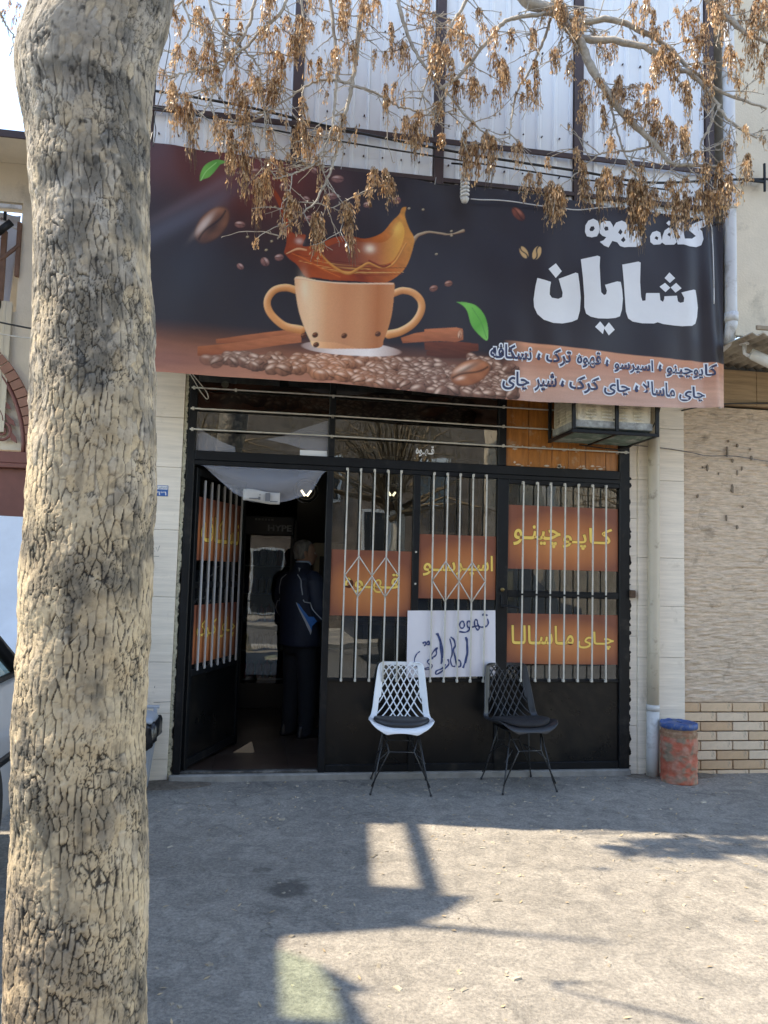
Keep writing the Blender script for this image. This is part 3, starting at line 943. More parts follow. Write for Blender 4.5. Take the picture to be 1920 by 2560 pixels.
# ------------------------------------------------------------------ printed drink signs on the glass
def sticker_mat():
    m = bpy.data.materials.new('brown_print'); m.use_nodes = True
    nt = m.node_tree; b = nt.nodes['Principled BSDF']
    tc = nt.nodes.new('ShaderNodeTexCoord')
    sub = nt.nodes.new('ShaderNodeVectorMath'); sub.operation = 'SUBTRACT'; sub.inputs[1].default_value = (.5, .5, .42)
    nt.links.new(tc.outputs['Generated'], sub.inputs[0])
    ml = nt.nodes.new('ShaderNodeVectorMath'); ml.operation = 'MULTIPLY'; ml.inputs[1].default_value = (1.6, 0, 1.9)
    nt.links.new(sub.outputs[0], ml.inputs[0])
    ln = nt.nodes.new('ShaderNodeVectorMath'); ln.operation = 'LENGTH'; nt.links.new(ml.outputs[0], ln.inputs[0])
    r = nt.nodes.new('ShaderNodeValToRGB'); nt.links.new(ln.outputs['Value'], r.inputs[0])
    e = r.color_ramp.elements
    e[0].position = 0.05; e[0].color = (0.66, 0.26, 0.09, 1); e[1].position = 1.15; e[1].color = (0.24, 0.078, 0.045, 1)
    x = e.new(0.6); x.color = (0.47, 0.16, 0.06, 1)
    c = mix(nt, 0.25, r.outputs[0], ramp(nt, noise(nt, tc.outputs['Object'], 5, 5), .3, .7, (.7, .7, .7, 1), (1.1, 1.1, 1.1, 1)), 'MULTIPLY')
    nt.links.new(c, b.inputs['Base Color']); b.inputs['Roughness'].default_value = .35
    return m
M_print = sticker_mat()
M_yel = mat('yellow_lettering', (0.90, 0.62, 0.15), .5, var=.05, spec=.3)
M_yel_edge = mat('dark_letter_edge', (0.10, 0.03, 0.012), .6, var=.05, spec=.3)
flat = lambda y: (lambda x, z: ((x, y, z), (0, -1, 0)))
def sign(name, label, x0, x1, z0, z1, words, y=0.005):
    t = thing(name, label, 'sign', ((x0 + x1) / 2, y, z0))
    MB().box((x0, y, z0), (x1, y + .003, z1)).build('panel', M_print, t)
    for (s, a, b, c, d) in words:
        _, ref = place_text(s, a, b, c, d, flat(y), M_yel, t, .017, .0022)
        place_text(s, a, b, c, d, flat(y), M_yel_edge, t, .030, .001, name='letter_edge', ref=ref)
    return t
sign('coffee_sign', 'brown printed sign lettered with a word in four letters, behind leftmost diamond lattice', 1.079, 1.688, 1.18, 1.669, [('قـهـوه', 1.18, 1.60, 1.35, 1.50)])
sign('espresso_sign', 'brown printed sign on middle pane, above the white handwritten board', 1.745, 2.347, 1.32, 1.806, [('اسپـر', 2.03, 2.325, 1.49, 1.655), ('سـو', 1.775, 2.03, 1.49, 1.60)])
sign('cappuccino_sign', 'large brown printed sign on upper pane of the right door leaf', 2.444, 3.348, 1.563, 2.058, [('کـاپـو', 2.885, 3.30, 1.725, 1.90), ('چینـو', 2.485, 2.87, 1.73, 1.905)])
sign('masala_tea_sign', 'brown printed sign on lower pane of the right door leaf', 2.444, 3.348, .836, 1.22, [('چـای', 3.015, 3.315, .95, 1.09), ('مـاسـالـا', 2.48, 2.985, .985, 1.13)])
# signs on the open leaf
cT, sT = math.cos(TH), math.sin(TH)
def leafsurf(x, z): return ((.06 + x * cT + .008 * sT, .03 + x * sT - .008 * cT, z), (sT, -cT, 0))
def leafsign(name, label, z0, z1, words):
    t = thing(name, label, 'sign', (.06, .03, z0))
    mb = MB(); q = []
    for d in (0, -.003):
        for (x, z) in ((.0515, z0), (.8985, z0), (.8985, z1), (.0515, z1)):
            P, N = leafsurf(x, z); q.append(Vector(P) + Vector(N) * d)
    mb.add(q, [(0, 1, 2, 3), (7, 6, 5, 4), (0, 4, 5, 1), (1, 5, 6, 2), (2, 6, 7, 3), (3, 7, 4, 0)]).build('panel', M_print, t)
    for (s, a, b, c, d) in words:
        _, ref = place_text(s, a, b, c, d, leafsurf, M_yel, t, .017, .0022)
        place_text(s, a, b, c, d, leafsurf, M_yel_edge, t, .030, .001, name='letter_edge', ref=ref)
leafsign('instant_coffee_sign', 'upper brown printed sign seen through bars of the open door', 1.56, 2.03, [('نـسـکـافـه', .12, .84, 1.70, 1.90)])
leafsign('karak_tea_sign', 'lower brown printed sign seen through bars of the open door', .80, 1.23, [('چـای کـرک', .12, .84, .95, 1.12)])

# hand-lettered white board leaning behind the bars
wb = thing('white_board', 'white card board with hand-drawn blue Persian lettering behind the bars', 'board', (2.0, -.02, .73))
MB().add([(1.664, -.021, .731), (2.352, -.021, .746), (2.343, -.019, 1.241), (1.662, -.019, 1.226), (1.664, -.017, .731), (2.352, -.017, .746), (2.343, -.015, 1.241), (1.662, -.015, 1.226)],
         [(0, 1, 2, 3), (7, 6, 5, 4), (0, 4, 5, 1), (1, 5, 6, 2), (2, 6, 7, 3), (3, 7, 4, 0)]).build('card', mat('white_card', (.68, .65, .68), .6, var=.04, vs=3), wb)
M_ink = mat('blue_marker', (.035, .06, .17), .6, var=.5, vs=40)
strokes = [([(2.281,-0.021,1.177),(2.288,-0.021,1.143),(2.269,-0.021,1.118),(2.226,-0.021,1.114),(2.206,-0.021,1.132),(2.201,-0.021,1.160),(2.186,-0.021,1.168),(2.179,-0.021,1.141),(2.191,-0.021,1.106),(2.207,-0.021,1.090),(2.217,-0.021,1.106),(2.207,-0.021,1.121),(2.166,-0.021,1.113),(2.137,-0.021,1.105),(2.122,-0.021,1.125),(2.125,-0.021,1.151),(2.141,-0.021,1.156),(2.150,-0.021,1.131),(2.137,-0.021,1.089),(2.107,-0.021,1.072),(2.062,-0.021,1.077)], .011),
 ([(2.098,-0.021,1.146),(2.080,-0.021,1.155),(2.064,-0.021,1.130),(2.074,-0.021,1.104),(2.093,-0.021,1.106),(2.101,-0.021,1.127),(2.094,-0.021,1.149)], .011),
 ([(2.241,-0.021,1.211),(2.251,-0.021,1.202)], .016), ([(2.270,-0.021,1.209),(2.280,-0.021,1.199)], .016),
 ([(2.113,-0.021,1.037),(2.121,-0.021,1.003),(2.125,-0.021,0.957),(2.123,-0.021,0.903),(2.111,-0.021,0.848),(2.096,-0.021,0.805)], .014),
 ([(2.124,-0.021,1.027),(2.130,-0.021,0.957),(2.128,-0.021,0.895),(2.115,-0.021,0.841)], .009),
 ([(1.995,-0.021,1.036),(2.021,-0.021,1.014),(2.032,-0.021,0.971),(2.019,-0.021,0.940),(2.033,-0.021,0.886),(2.041,-0.021,0.845),(2.057,-0.021,0.814),(2.076,-0.021,0.820),(2.076,-0.021,0.851),(2.056,-0.021,0.863),(2.037,-0.021,0.845)], .012),
 ([(1.989,-0.021,1.023),(2.003,-0.021,0.971),(2.010,-0.021,0.909),(1.998,-0.021,0.863),(2.012,-0.021,0.820),(2.035,-0.021,0.817)], .009),
 ([(1.977,-0.021,0.870),(1.986,-0.021,0.835),(1.955,-0.021,0.798),(1.920,-0.021,0.770),(1.889,-0.021,0.757),(1.892,-0.021,0.782),(1.936,-0.021,0.801),(1.962,-0.021,0.832)], .011),
 ([(1.882,-0.021,1.059),(1.902,-0.021,1.039),(1.916,-0.021,0.985),(1.924,-0.021,0.924),(1.931,-0.021,0.862),(1.926,-0.021,0.834)], .013),
 ([(1.895,-0.021,1.065),(1.922,-0.021,1.001),(1.936,-0.021,0.939),(1.937,-0.021,0.878)], .009),
 ([(1.782,-0.021,0.984),(1.798,-0.021,0.996),(1.808,-0.021,0.978),(1.792,-0.021,0.968)], .012), ([(1.814,-0.021,0.990),(1.826,-0.021,1.000),(1.833,-0.021,0.981),(1.817,-0.021,0.975)], .012),
 ([(1.888,-0.021,0.936),(1.894,-0.021,0.954),(1.879,-0.021,0.942),(1.857,-0.021,0.911),(1.845,-0.021,0.883),(1.870,-0.021,0.886),(1.889,-0.021,0.908),(1.885,-0.021,0.936)], .010),
 ([(1.866,-0.021,0.874),(1.836,-0.021,0.867),(1.820,-0.021,0.849),(1.836,-0.021,0.831),(1.859,-0.021,0.825),(1.847,-0.021,0.800),(1.804,-0.021,0.791),(1.756,-0.021,0.802),(1.727,-0.021,0.833),(1.722,-0.021,0.868),(1.738,-0.021,0.906),(1.761,-0.021,0.925)], .008),
 ([(1.732,-0.021,0.845),(1.751,-0.021,0.815),(1.796,-0.021,0.800),(1.835,-0.021,0.809)], .007)]
for i, (pts, w) in enumerate(strokes):
    pts = smooth_path(pts, 5)
    MB().ribbon(pts, [w * (0.7 + .5 * abs(math.sin(i + k * .4))) for k in range(len(pts))], (0, -1, 0), .0012 + i * .00006).build('marker_stroke', M_ink, wb, recalc=False)
# small white word on the transom pane
t = thing('transom_lettering', 'small white Persian word stuck on the middle transom pane', 'lettering', (1.75, .01, 2.4))
place_text('قـهـوه', 1.70, 1.845, 2.40, 2.485, flat(.0105), mat('white_vinyl', (.7, .7, .7), .5, var=.03), t, .03, .0012)
# clear plastic curtain knotted up over the doorway
pc = thing('plastic_curtain', 'clear plastic sheet bunched across the top of the open doorway', 'curtain', (.55, -.02, 2.0))
mb = MB(); NU, NV = 46, 18
lowx = [0.0, .12, .25, .40, .55, .70, .80, .90, 1.0]; lowz = [2.24, 2.15, 2.055, 1.995, 1.99, 2.012, 2.045, 2.075, 2.235]
vs = []
for j in range(NV):
    for i in range(NU):
        u = i / (NU - 1); v = j / (NV - 1)
        zb = float(np.interp(u, lowx, lowz)); x = .105 + .915 * u
        z = 2.25 * (1 - v) + zb * v
        y = -.024 - .05 * math.sin(math.pi * min(1, v * 1.1)) * math.sin(math.pi * u) - .012 * math.sin(9 * u + 5 * v) * v - .015 * max(0, u - .75) * 4 * math.sin(30 * u + 4 * v)
        vs.append((x - .05 * v * (u - .5), y, z))
mb.add(vs, [(j * NU + i, j * NU + i + 1, (j + 1) * NU + i + 1, (j + 1) * NU + i) for j in range(NV - 1) for i in range(NU - 1)], True)
M_film = film('clear_film', (.45, .46, .52), .42, .16)
mb.build('sheet', M_film, pc)
pn = thing('paper_notice', 'curled white paper notice taped to the plastic curtain', 'notice', (.55, -.09, 2.0))
mb = MB(); vs = []
for j in range(5):
    for i in range(9):
        u, v = i / 8, j / 4
        vs.append((.415 + .265 * u, -.086 - .008 * math.sin(5 * u + v), 2.085 - .022 * u - .085 * v + .004 * math.sin(7 * u)))
mb.add(vs, [(j * 9 + i, j * 9 + i + 1, (j + 1) * 9 + i + 1, (j + 1) * 9 + i) for j in range(4) for i in range(8)], True)
o = mb.build('paper', mat('white_paper', (.42, .40, .38), .7, var=.06), pn); o.modifiers.new('thickness', 'SOLIDIFY').thickness = .0008
for (a, b, c, d) in ((.46, .53, 2.012, 2.02), (.525, .54, 2.008, 2.03), (.575, .61, 2.0, 2.06), (.61, .665, 1.995, 2.003), (.532, .54, 2.04, 2.048)):
    MB().box((a, -.0975, c), (b, -.0965, d)).build('print_mark', mat('grey_print', (.12, .12, .13), .7), pn)
# film and label on the left transom pane
tf = thing('transom_film', 'loose plastic film and white strip inside the left transom pane', 'film', (.5, .0, 2.36))
for poly in ([(.06, 2.545), (.12, 2.50), (.25, 2.43), (.34, 2.40), (.345, 2.361), (.06, 2.361)], [(1.024, 2.64), (1.024, 2.362), (.72, 2.445), (.56, 2.47), (.68, 2.50), (.85, 2.575)]):
    poly_obj('film', [poly], flat(.0095), M_film, tf, .001)
MB().box((.818, .007, 2.364), (1.022, .0095, 2.404)).build('label_strip', mat('white_label', (.72, .72, .72), .5, var=.04), tf)
# cord loop hanging from the rod
tag(MB().tube(smooth_path([(-.03, -.05, 2.95), (.02, -.045, 2.88), (.07, -.045, 2.80), (.105, -.045, 2.755), (.125, -.045, 2.735), (.135, -.045, 2.75), (.12, -.045, 2.79), (.07, -.047, 2.85), (.0, -.05, 2.93)], 6), .0032, 6).build('cord_loop', M_bar), 'thin white cord loop hanging over the left end of the rods', 'cord')
# round floodlight behind the left transom pane
lt = thing('round_floodlight', 'round dark floodlight with pale bulb behind left transom pane', 'lamp', (.2, .2, 2.85))
o = MB().lathe([(.03, .05), (.1, .045), (.125, .02), (.125, 0), (.112, -.004), (.105, .012), (.03, .02)], n=28).build('housing', M_black, lt, local=True); o.rotation_euler = (R(90), 0, 0); o.location = (0, 0, .10)
MB().sphere((.24, .155, 2.90), .03, sc=(1, 1, .9)).build('bulb', mat('pale_bulb', (.6, .55, .45), .4), lt)
MB().tube([(.2, .2, 2.95), (.2, .2, 3.1)], .012).build('stem', M_black, lt)

# ------------------------------------------------------------------ house number plate, pencil marks
pl = thing('house_number_plate', 'small blue and white enamel house number plate on pale stone', 'number plate', (-.17, -.02, 2.01))
MB().box((-.235, -.026, 2.012), (-.12, -.0205, 2.09), .002).build('plate', mat('blue_enamel', (.03, .12, .36), .3, var=.08), pl)
MB().box((-.231, -.0275, 2.060), (-.124, -.0262, 2.086)).build('white_band', mat('white_enamel', (.7, .7, .7), .3), pl)
place_text('شهرداری کرمان', -.228, -.127, 2.064, 2.083, flat(-.0276), M_ink, pl, .01, .0006)
place_text('۱۳۱۲۱'[::-1], -.226, -.130, 2.018, 2.052, flat(-.0262), mat('white_vinyl', (.7, .7, .7)), pl, .03, .0006, persian=False)
pm = thing('wall_scribble', 'pencilled numerals and dashes on the left stone pier', 'scribble', (-.15, -.021, 1.5))
for pts in ([(-0.204,-0.021,1.622),(-0.199,-0.021,1.637),(-0.202,-0.021,1.617),(-0.190,-0.021,1.614)], [(-0.185,-0.021,1.643),(-0.172,-0.021,1.614),(-0.159,-0.021,1.656)], [(-0.202,-0.021,1.578),(-0.160,-0.021,1.578)], [(-0.213,-0.021,1.531),(-0.186,-0.021,1.531)], [(-0.145,-0.021,0.664),(-0.148,-0.021,0.648)], [(-0.148,-0.021,0.549),(-0.090,-0.021,0.551),(-0.031,-0.021,0.554)]):
    MB().ribbon(pts, .0028, (0, -1, 0), .0012).build('pencil_mark', mat('graphite', (.09, .085, .08), .7), pm, recalc=False)

# ------------------------------------------------------------------ inside the cafe
fg = thing('drinks_fridge', 'black upright glass-door drinks fridge with lettered header inside the cafe', 'fridge', (.62, 2.9, .05))
M_fr = mat('fridge_black', (.012, .013, .016), .35, var=.2)
MB().box((.33, 2.61, .05), (.36, 3.25, 2.05), .004).build('side_panel', M_fr, fg); MB().box((.90, 2.61, .05), (.93, 3.25, 2.05), .004).build('side_panel', M_fr, fg)
MB().box((.361, 3.22, .05), (.899, 3.25, 2.05)).build('back_panel', M_fr, fg)
MB().box((.361, 2.6, .05), (.899, 3.21, .31), .006).build('base_panel', M_fr, fg); MB().box((.361, 2.585, 1.87), (.899, 3.21, 2.08), .01).build('header', M_fr, fg)
for i in range(6): MB().box((.48 + i * .034, 2.581, 2.03), (.505 + i * .034, 2.584, 2.05)).build('vent_slot', mat('grey_plastic', (.2, .2, .2)), fg)
place_text('HYPE', .62, .87, 1.92, 1.985, flat(2.583), mat('silver_lettering', (.42, .43, .45), .4), fg, .02, .002, persian=False, shear=.2)
for (a, b) in (((.361, 2.585, .311), (.395, 2.615, 1.869)), ((.865, 2.585, .311), (.899, 2.615, 1.869))): MB().box(a, b, .004).build('door_frame', M_fr, fg)
MB().box((.395, 2.595, .311), (.865, 2.60, 1.869)).build('door_glass', glass('fridge_glass', (.75, .8, .82), .13, 0.01, .02), fg)
for z in (.34, .64, .94, 1.24, 1.54): MB().box((.362, 2.64, z), (.898, 3.2, z + .012)).build('shelf', mat('shelf_wire', (.35, .36, .38), .4), fg)
bc = [mat('can_red', (.30, .02, .02), .35), mat('can_blue', (.03, .05, .2), .35), mat('can_gold', (.3, .2, .05), .35), mat('can_black', (.02, .02, .022), .3), mat('can_white', (.5, .5, .5), .4)]
canm = [MB().lathe([(.022, 0), (.028, .008), (.028, .125), (.02, .138), (.008, .15), (.008, .17)], n=10).mesh('can', c) for c in bc]
cname = ('red', 'blue', 'gold', 'black', 'white')
for r, z in enumerate((.352, .652, .952, 1.252, 1.552)):
    for i in range(6):
        q = (r * 2 + i // 2) % 5 if r else 0
        o = bpy.data.objects.new('drink_can', canm[q]); COL.objects.link(o); o.location = (.42 + i * .082, 2.70 + .02 * (i % 2), z); o.scale = (1.15, 1.15, 1.1)
        tag(o, '%s drink can, %s on the %s shelf of the fridge' % (cname[q], ('leftmost', 'second from the left', 'third from the left', 'third from the right', 'second from the right', 'rightmost')[i], ('bottom', 'second', 'middle', 'fourth', 'top')[r]), 'can', 'cans on the fridge shelves')
M_led = emat('led_strip', (1, .93, .75), .7)
def wall_lamp(c, label, r=.13, strips=(125, 55)):
    t = thing('ring_lamp', label, 'lamp', c)
    def circ(rr): return [(c[0] + rr * math.cos(a), c[1] - .03, c[2] + rr * math.sin(a)) for a in np.linspace(0, 2 * math.pi, 33)[:-1]]
    MB().tube(circ(r), .010, 6, closed=True).build('ring', mat('chrome_trim', (.4, .4, .4), .2, 1), t)
    MB().tube(circ(r * .8), .012, 6, closed=True).build('inner_ring', M_fr, t)
    for a in strips:
        d = (math.cos(R(a)), math.sin(R(a)))
        MB().tube([(c[0] + d[0] * .02, c[1] - .035, c[2] - r * .55 + d[1] * .02), (c[0] + d[0] * r * .72, c[1] - .035, c[2] - r * .55 + d[1] * r * .72)], .012, 6).build('light_strip', M_led, t)
    MB().tube([(c[0], c[1] - .02, c[2]), (c[0], c[1] + .4, c[2])], .01, 6).build('stem', M_fr, t)
wall_lamp((1.02, 2.75, 2.38), 'round ring lamp with lit strips above the man, seen below plastic')
wall_lamp((2.0, 2.9, 2.42), 'round ring lamp with lit strips seen through the leftmost barred pane', .10)
wd = thing('partition', 'black partition panel inside, behind the standing man', 'partition', (1.3, 2.95, .05))
MB().box((.94, 2.93, .05), (1.9, 2.97, 3.09)).build('panel', M_room, wd)
cb = thing('coffee_counter', 'dark shop counter with a wooden top behind the windows', 'counter', (2.2, 1.9, .05))
MB().box((1.55, 1.7, .05), (3.3, 2.2, 1.0), .005).build('cabinet', mat('counter_brown', (.035, .022, .016), .5, var=.3), cb); MB().box((1.5, 1.66, 1.0), (3.35, 2.24, 1.04), .006).build('counter_top', mat('counter_wood', (.12, .065, .03), .4, var=.3, vs=4, stretch=(1, 8, 1)), cb)
cm = thing('cream_cabinet', 'cream wall cabinet with a dark screen beside the man', 'cabinet', (1.26, 2.3, 1.2))
MB().box((1.10, 2.3, 1.22), (1.42, 2.5, 1.80), .008).build('body', mat('cream_laminate', (.5, .43, .32), .5), cm); MB().box((1.16, 2.293, 1.38), (1.36, 2.299, 1.66), .003).build('screen', M_fr, cm); MB().box((1.12, 2.35, .05), (1.40, 2.5, 1.219)).build('stand', M_fr, cm)
# folded card wedge holding the leaf
tag(MB().add([(.40, .62, .051), (.56, .60, .051), (.50, .70, .051), (.545, .63, .135), (.41, .635, .054), (.57, .61, .054)], [(0, 1, 2), (0, 3, 2), (0, 1, 3), (1, 2, 3), (3, 4, 5)]).build('card_wedge', mat('brown_card', (.38, .25, .14), .8, var=.15)), 'folded brown cardboard wedge on the floor under the open door', 'cardboard')

# ------------------------------------------------------------------ printed banner
BX0, BX1 = -0.42, 3.905
def b_top(x): return np.interp(x, [-0.42, -.27, 1.0, 2.2, 3.3, 3.905], [4.355, 4.345, 4.30, 4.275, 4.235, 4.20])
def b_bot(x): return np.interp(x, [-0.42, -.18, 1.0, 1.7, 2.6, 3.3, 3.905], [2.782, 2.783, 2.782, 2.755, 2.748, 2.755, 2.788])
BY = -0.57
def b_y(x, z):
    x = np.asarray(x, float); z = np.asarray(z, float)
    r = 0.006 * np.sin(x * 5.1 + z * 1.2) + 0.005 * np.sin(x * 11.3 - z * 3.0 + 1) + 0.024 * (fbm(np.stack([x * 1.6 + z * .8, z * .9 + 4], -1), 3, 4) - .5) + .004 * np.clip((z - 3.6) / .6, 0, 1) * np.sin(x * 19 + 1.5 * np.sin(z * 3))
    edge = np.exp(-((x - 3.9) / .22) ** 2)
    r = r + edge * 0.018 * np.sin(x * 34 + z * 2.2) + np.exp(-((x - 2.5) / .25) ** 2) * .006 * np.sin((x - 2.5) * 18 + z * 3)
    low = np.clip((3.1 - z) / .35, 0, 1)
    return BY + r + low * 0.012 * np.sin(x * 3.3 + .6)
def b_surf(x, z):
    return ((x, float(b_y(x, z)), z), (0, -1, 0))
NXB, NZB = 860, 312
ux = np.linspace(BX0, BX1, NXB)
vz = np.linspace(0, 1, NZB)
UX, VZ = np.meshgrid(ux, vz)
ZB = b_bot(UX) * (1 - VZ) + b_top(UX) * VZ
# ---- the print, painted point by point in banner metres
IMG = np.zeros((NZB, NXB, 3))
def L_(c): return np.array(lin(*c))
def gauss(x0, z0, sx, sz, rot=0.0):
    dx, dz = UX - x0, ZB - z0
    c, s = math.cos(rot), math.sin(rot)
    return np.exp(-((dx * c + dz * s) / sx) ** 2 - ((-dx * s + dz * c) / sz) ** 2)
def over(a, col):
    global IMG
    a = np.clip(a, 0, 1)[..., None]
    IMG = IMG * (1 - a) + (np.asarray(col) if np.ndim(col) > 1 else np.asarray(col)[None, None, :]) * a
def win(x0, x1, z0, z1, pad=.02):
    i0 = max(0, np.searchsorted(ux, x0 - pad)); i1 = min(NXB, np.searchsorted(ux, x1 + pad))
    j0 = max(0, int((z0 - pad - 2.70) / 1.66 * NZB) - 8); j1 = min(NZB, int((z1 + pad - 2.74) / 1.44 * NZB) + 10)
    return slice(j0, j1), slice(i0, i1)
def inside(poly, X, Z):
    m = np.zeros(X.shape, bool); n = len(poly)
    for i in range(n):
        x1, z1 = poly[i]; x2, z2 = poly[(i + 1) % n]
        if z1 == z2: continue
        c = ((z1 > Z) != (z2 > Z)) & (X < (x2 - x1) * (Z - z1) / (z2 - z1) + x1)
        m ^= c
    return m
def soft_poly(poly, smooth=True, n=4):
    p = [(a, b) for a, b, *_ in smooth_path([(q[0], q[1], 0) for q in poly + poly[:1]], n)] if smooth else poly
    xs_ = [a for a, b in p]; zs_ = [b for a, b in p]
    w = win(min(xs_), max(xs_), min(zs_), max(zs_))
    X, Z = UX[w], ZB[w]
    d = .0013
    m = sum(inside(p, X + dx, Z + dz).astype(float) for dx, dz in ((d, d), (-d, d), (d, -d), (-d, -d))) / 4
    return w, m, X, Z
def put(w, a, col):
    a = np.clip(a, 0, 1)[..., None]
    IMG[w] = IMG[w] * (1 - a) + col * a
def grad(X, x0, x1, cols):
    t = np.clip((X - x0) / (x1 - x0), 0, 1)
    k = np.linspace(0, 1, len(cols)); c = np.array([L_(q) for q in cols])
    return np.stack([np.interp(t, k, c[:, i]) for i in range(3)], -1)
def stroke(pts, wd, cols, n=8):
    P = np.array([q[:2] for q in smooth_path([(a, b, 0) for a, b in pts], n)])
    ws = np.interp(np.linspace(0, 1, len(P)), np.linspace(0, 1, len(wd)), wd) if hasattr(wd, '__len__') else np.full(len(P), wd)
    w = win(P[:, 0].min() - ws.max(), P[:, 0].max() + ws.max(), P[:, 1].min() - ws.max(), P[:, 1].max() + ws.max())
    X, Z = UX[w], ZB[w]
    best = np.full(X.shape, 9.0); side = np.zeros(X.shape)
    for i in range(len(P) - 1):
        a, b = P[i], P[i + 1]; d = b - a; l2 = max(d @ d, 1e-12)
        t = np.clip(((X - a[0]) * d[0] + (Z - a[1]) * d[1]) / l2, 0, 1)
        ex, ez = X - a[0] - t * d[0], Z - a[1] - t * d[1]
        q = np.sqrt(ex * ex + ez * ez) / (ws[i] * (1 - t) + ws[i + 1] * t)
        s = (ez * .8 - ex * .6) / (ws[i] + 1e-6)
        side = np.where(q < best, s, side); best = np.minimum(best, q)
    a = np.clip((1 - best) * ws.mean() / .004 + .3, 0, 1)
    put(w, a, grad(side, -1, 1, cols))
def bean(cx, cz, a, b, rot, lo=(52, 30, 27), hi=(150, 92, 70), shine=(205, 165, 150), alpha=1.0, blur=0.0, crease=1.0):
    w = win(cx - a, cx + a, cz - a, cz + a)
    X, Z = UX[w] - cx, ZB[w] - cz
    c, s = math.cos(rot), math.sin(rot)
    u, v = (X * c + Z * s) / a, (-X * s + Z * c) / b
    r = np.sqrt(u * u + v * v)
    m = np.clip((1 - r) * min(a, b) / (.0035 + blur) + .4, 0, 1) * alpha
    lit = np.clip(.5 + .45 * (Z / a * .8 - X / a * .35) + .12 * np.sin(9 * u + 3 * v) * .5, 0, 1)
    col = L_(lo) + (L_(hi) - L_(lo)) * lit[..., None]
    sp = np.exp(-((u + .2) ** 2 / .25 + (v - .5) ** 2 / .06))[..., None]
    col = col + (L_(shine) - col) * sp * .75
    cr = np.exp(-((v + .16 * np.sin(u * 3.0)) / .09) ** 2) * (np.abs(u) < .9) * crease
    col = col * (1 - .75 * cr[..., None]) * (1 - .55 * np.clip((r - .72) / .28, 0, 1) ** 2)[..., None]
    put(w, m, col)
# ground colours: near-black navy, warm glow, blue beam
IMG[:] = L_((43, 38, 43))
over(.55 * gauss(2.6, 3.9, 1.4, .55), L_((50, 45, 54)))
over(.85 * gauss(.42, 4.28, .46, .36), L_((132, 62, 54)))
over(.7 * gauss(-.1, 4.25, .55, .2, .2), L_((100, 58, 58)))
over(.5 * gauss(-.02, 3.86, .62, .06, .62), L_((96, 98, 114)))
over(.3 * gauss(.1, 4.05, .5, .035, .62), L_((130, 112, 122)))
over(.3 * gauss(.02, 3.5, .5, .2, .5), L_((46, 48, 58)))
# table
tz = np.interp(UX, [-.42, .5, 1.2, 1.9, 2.45, 3.9], [3.13, 3.11, 3.08, 3.06, 3.06, 2.98])
f = np.clip((tz - ZB) / .16 + .15, 0, 1) ** .8
tab = grad(ZB, 2.74, 3.15, [(186, 126, 100), (164, 106, 82), (118, 74, 56), (76, 48, 42)])
tab = tab * (.85 + .3 * fbm(np.stack([UX * 6, ZB * 34], -1), 4, 9))[..., None]
over(f * np.clip((2.62 - UX) / .15, 0, 1), tab)
over(.35 * gauss(-.1, 2.86, .35, .09), L_((96, 72, 82)))
over(.5 * gauss(-.35, 3.0, .14, .06), L_((190, 120, 95)))
# brown strip at lower right
be = np.interp(UX, [2.22, 2.5, 2.9, 3.4, 3.905], [3.175, 3.165, 3.15, 3.135, 3.12])
f = np.clip((be - ZB) / .006, 0, 1) * np.clip((UX - 2.20) / .16, 0, 1)
st = grad(ZB, 2.76, 3.16, [(186, 148, 132), (200, 154, 132), (186, 132, 108), (204, 142, 108)])
st = st * (.86 + .28 * fbm(np.stack([UX * 3 + ZB * 2, ZB * 40], -1), 4, 12))[..., None]
over(f, st)
# splash arc and drops
stroke([(1.521,3.819),(1.558,3.875),(1.596,3.898),(1.648,3.916),(1.725,3.915),(1.777,3.912),(1.829,3.921),(1.894,3.947)], [.018, .012, .010, .006, .008, .004, .012], [(120, 70, 30), (210, 190, 160)])
for (a, b, r) in ((1565, 410, 8), (1490, 405, 14), (1545, 520, 8), (685, 637, 7), (640, 582, 5), (715, 588, 9), (580, 565, 10), (735, 395, 10), (1640, 660, 5), (1540, 775, 5)):
    pass
for (x, z) in [(1.599,4.074),(1.497,4.070),(0.515,3.677),(0.459,3.740),(0.549,3.741),(0.386,3.755),(0.564,3.987),(1.703,3.759),(1.810,3.906),(1.809,3.938)]:
    bean(x, z, .011, .008, .4, (120, 90, 70), (205, 190, 150), (235, 225, 200))
sp = [(0.636,3.665),(0.650,3.786),(0.594,3.983),(0.542,4.092),(0.559,4.107),(0.631,3.987),(0.686,3.815),(0.778,3.805),(0.762,3.721),(0.883,3.758),(0.968,3.805),(1.079,3.831),(1.192,3.820),(1.304,3.866),(1.378,3.961),(1.427,4.018),(1.445,4.065),(1.477,4.075),(1.468,4.015),(1.500,3.927),(1.540,3.854),(1.523,3.748),(1.487,3.648),(1.426,3.572),(1.326,3.512),(1.151,3.510),(0.966,3.506),(0.855,3.513),(0.788,3.509),(0.730,3.586),(0.674,3.625)]
(BXL, BZL), (BXR, BZR) = [(0.642,3.672),(1.515,3.574)]
BSX = (BXR - BXL) / 700; BSZ = (BZL - BZR) / 140
w, m, X, Z = soft_poly(sp)
xm, zm = X.mean(), Z.mean()
col = grad(X + (Z - zm) * .4, X.min() + .05, X.max() - .05, [(150, 60, 30), (176, 78, 34), (140, 52, 24), (190, 100, 40), (214, 140, 60)])
col = col * (.75 + .5 * fbm(np.stack([X * 18 + Z * 9, Z * 26], -1), 3, 31))[..., None]
put(w, m * .97, col)
w, m, X, Z = soft_poly([(0.879,3.707),(0.994,3.769),(1.143,3.793),(1.306,3.799),(1.380,3.858),(1.428,3.966),(1.468,3.905),(1.446,3.786),(1.373,3.664),(1.211,3.617),(1.062,3.584),(0.937,3.636)])
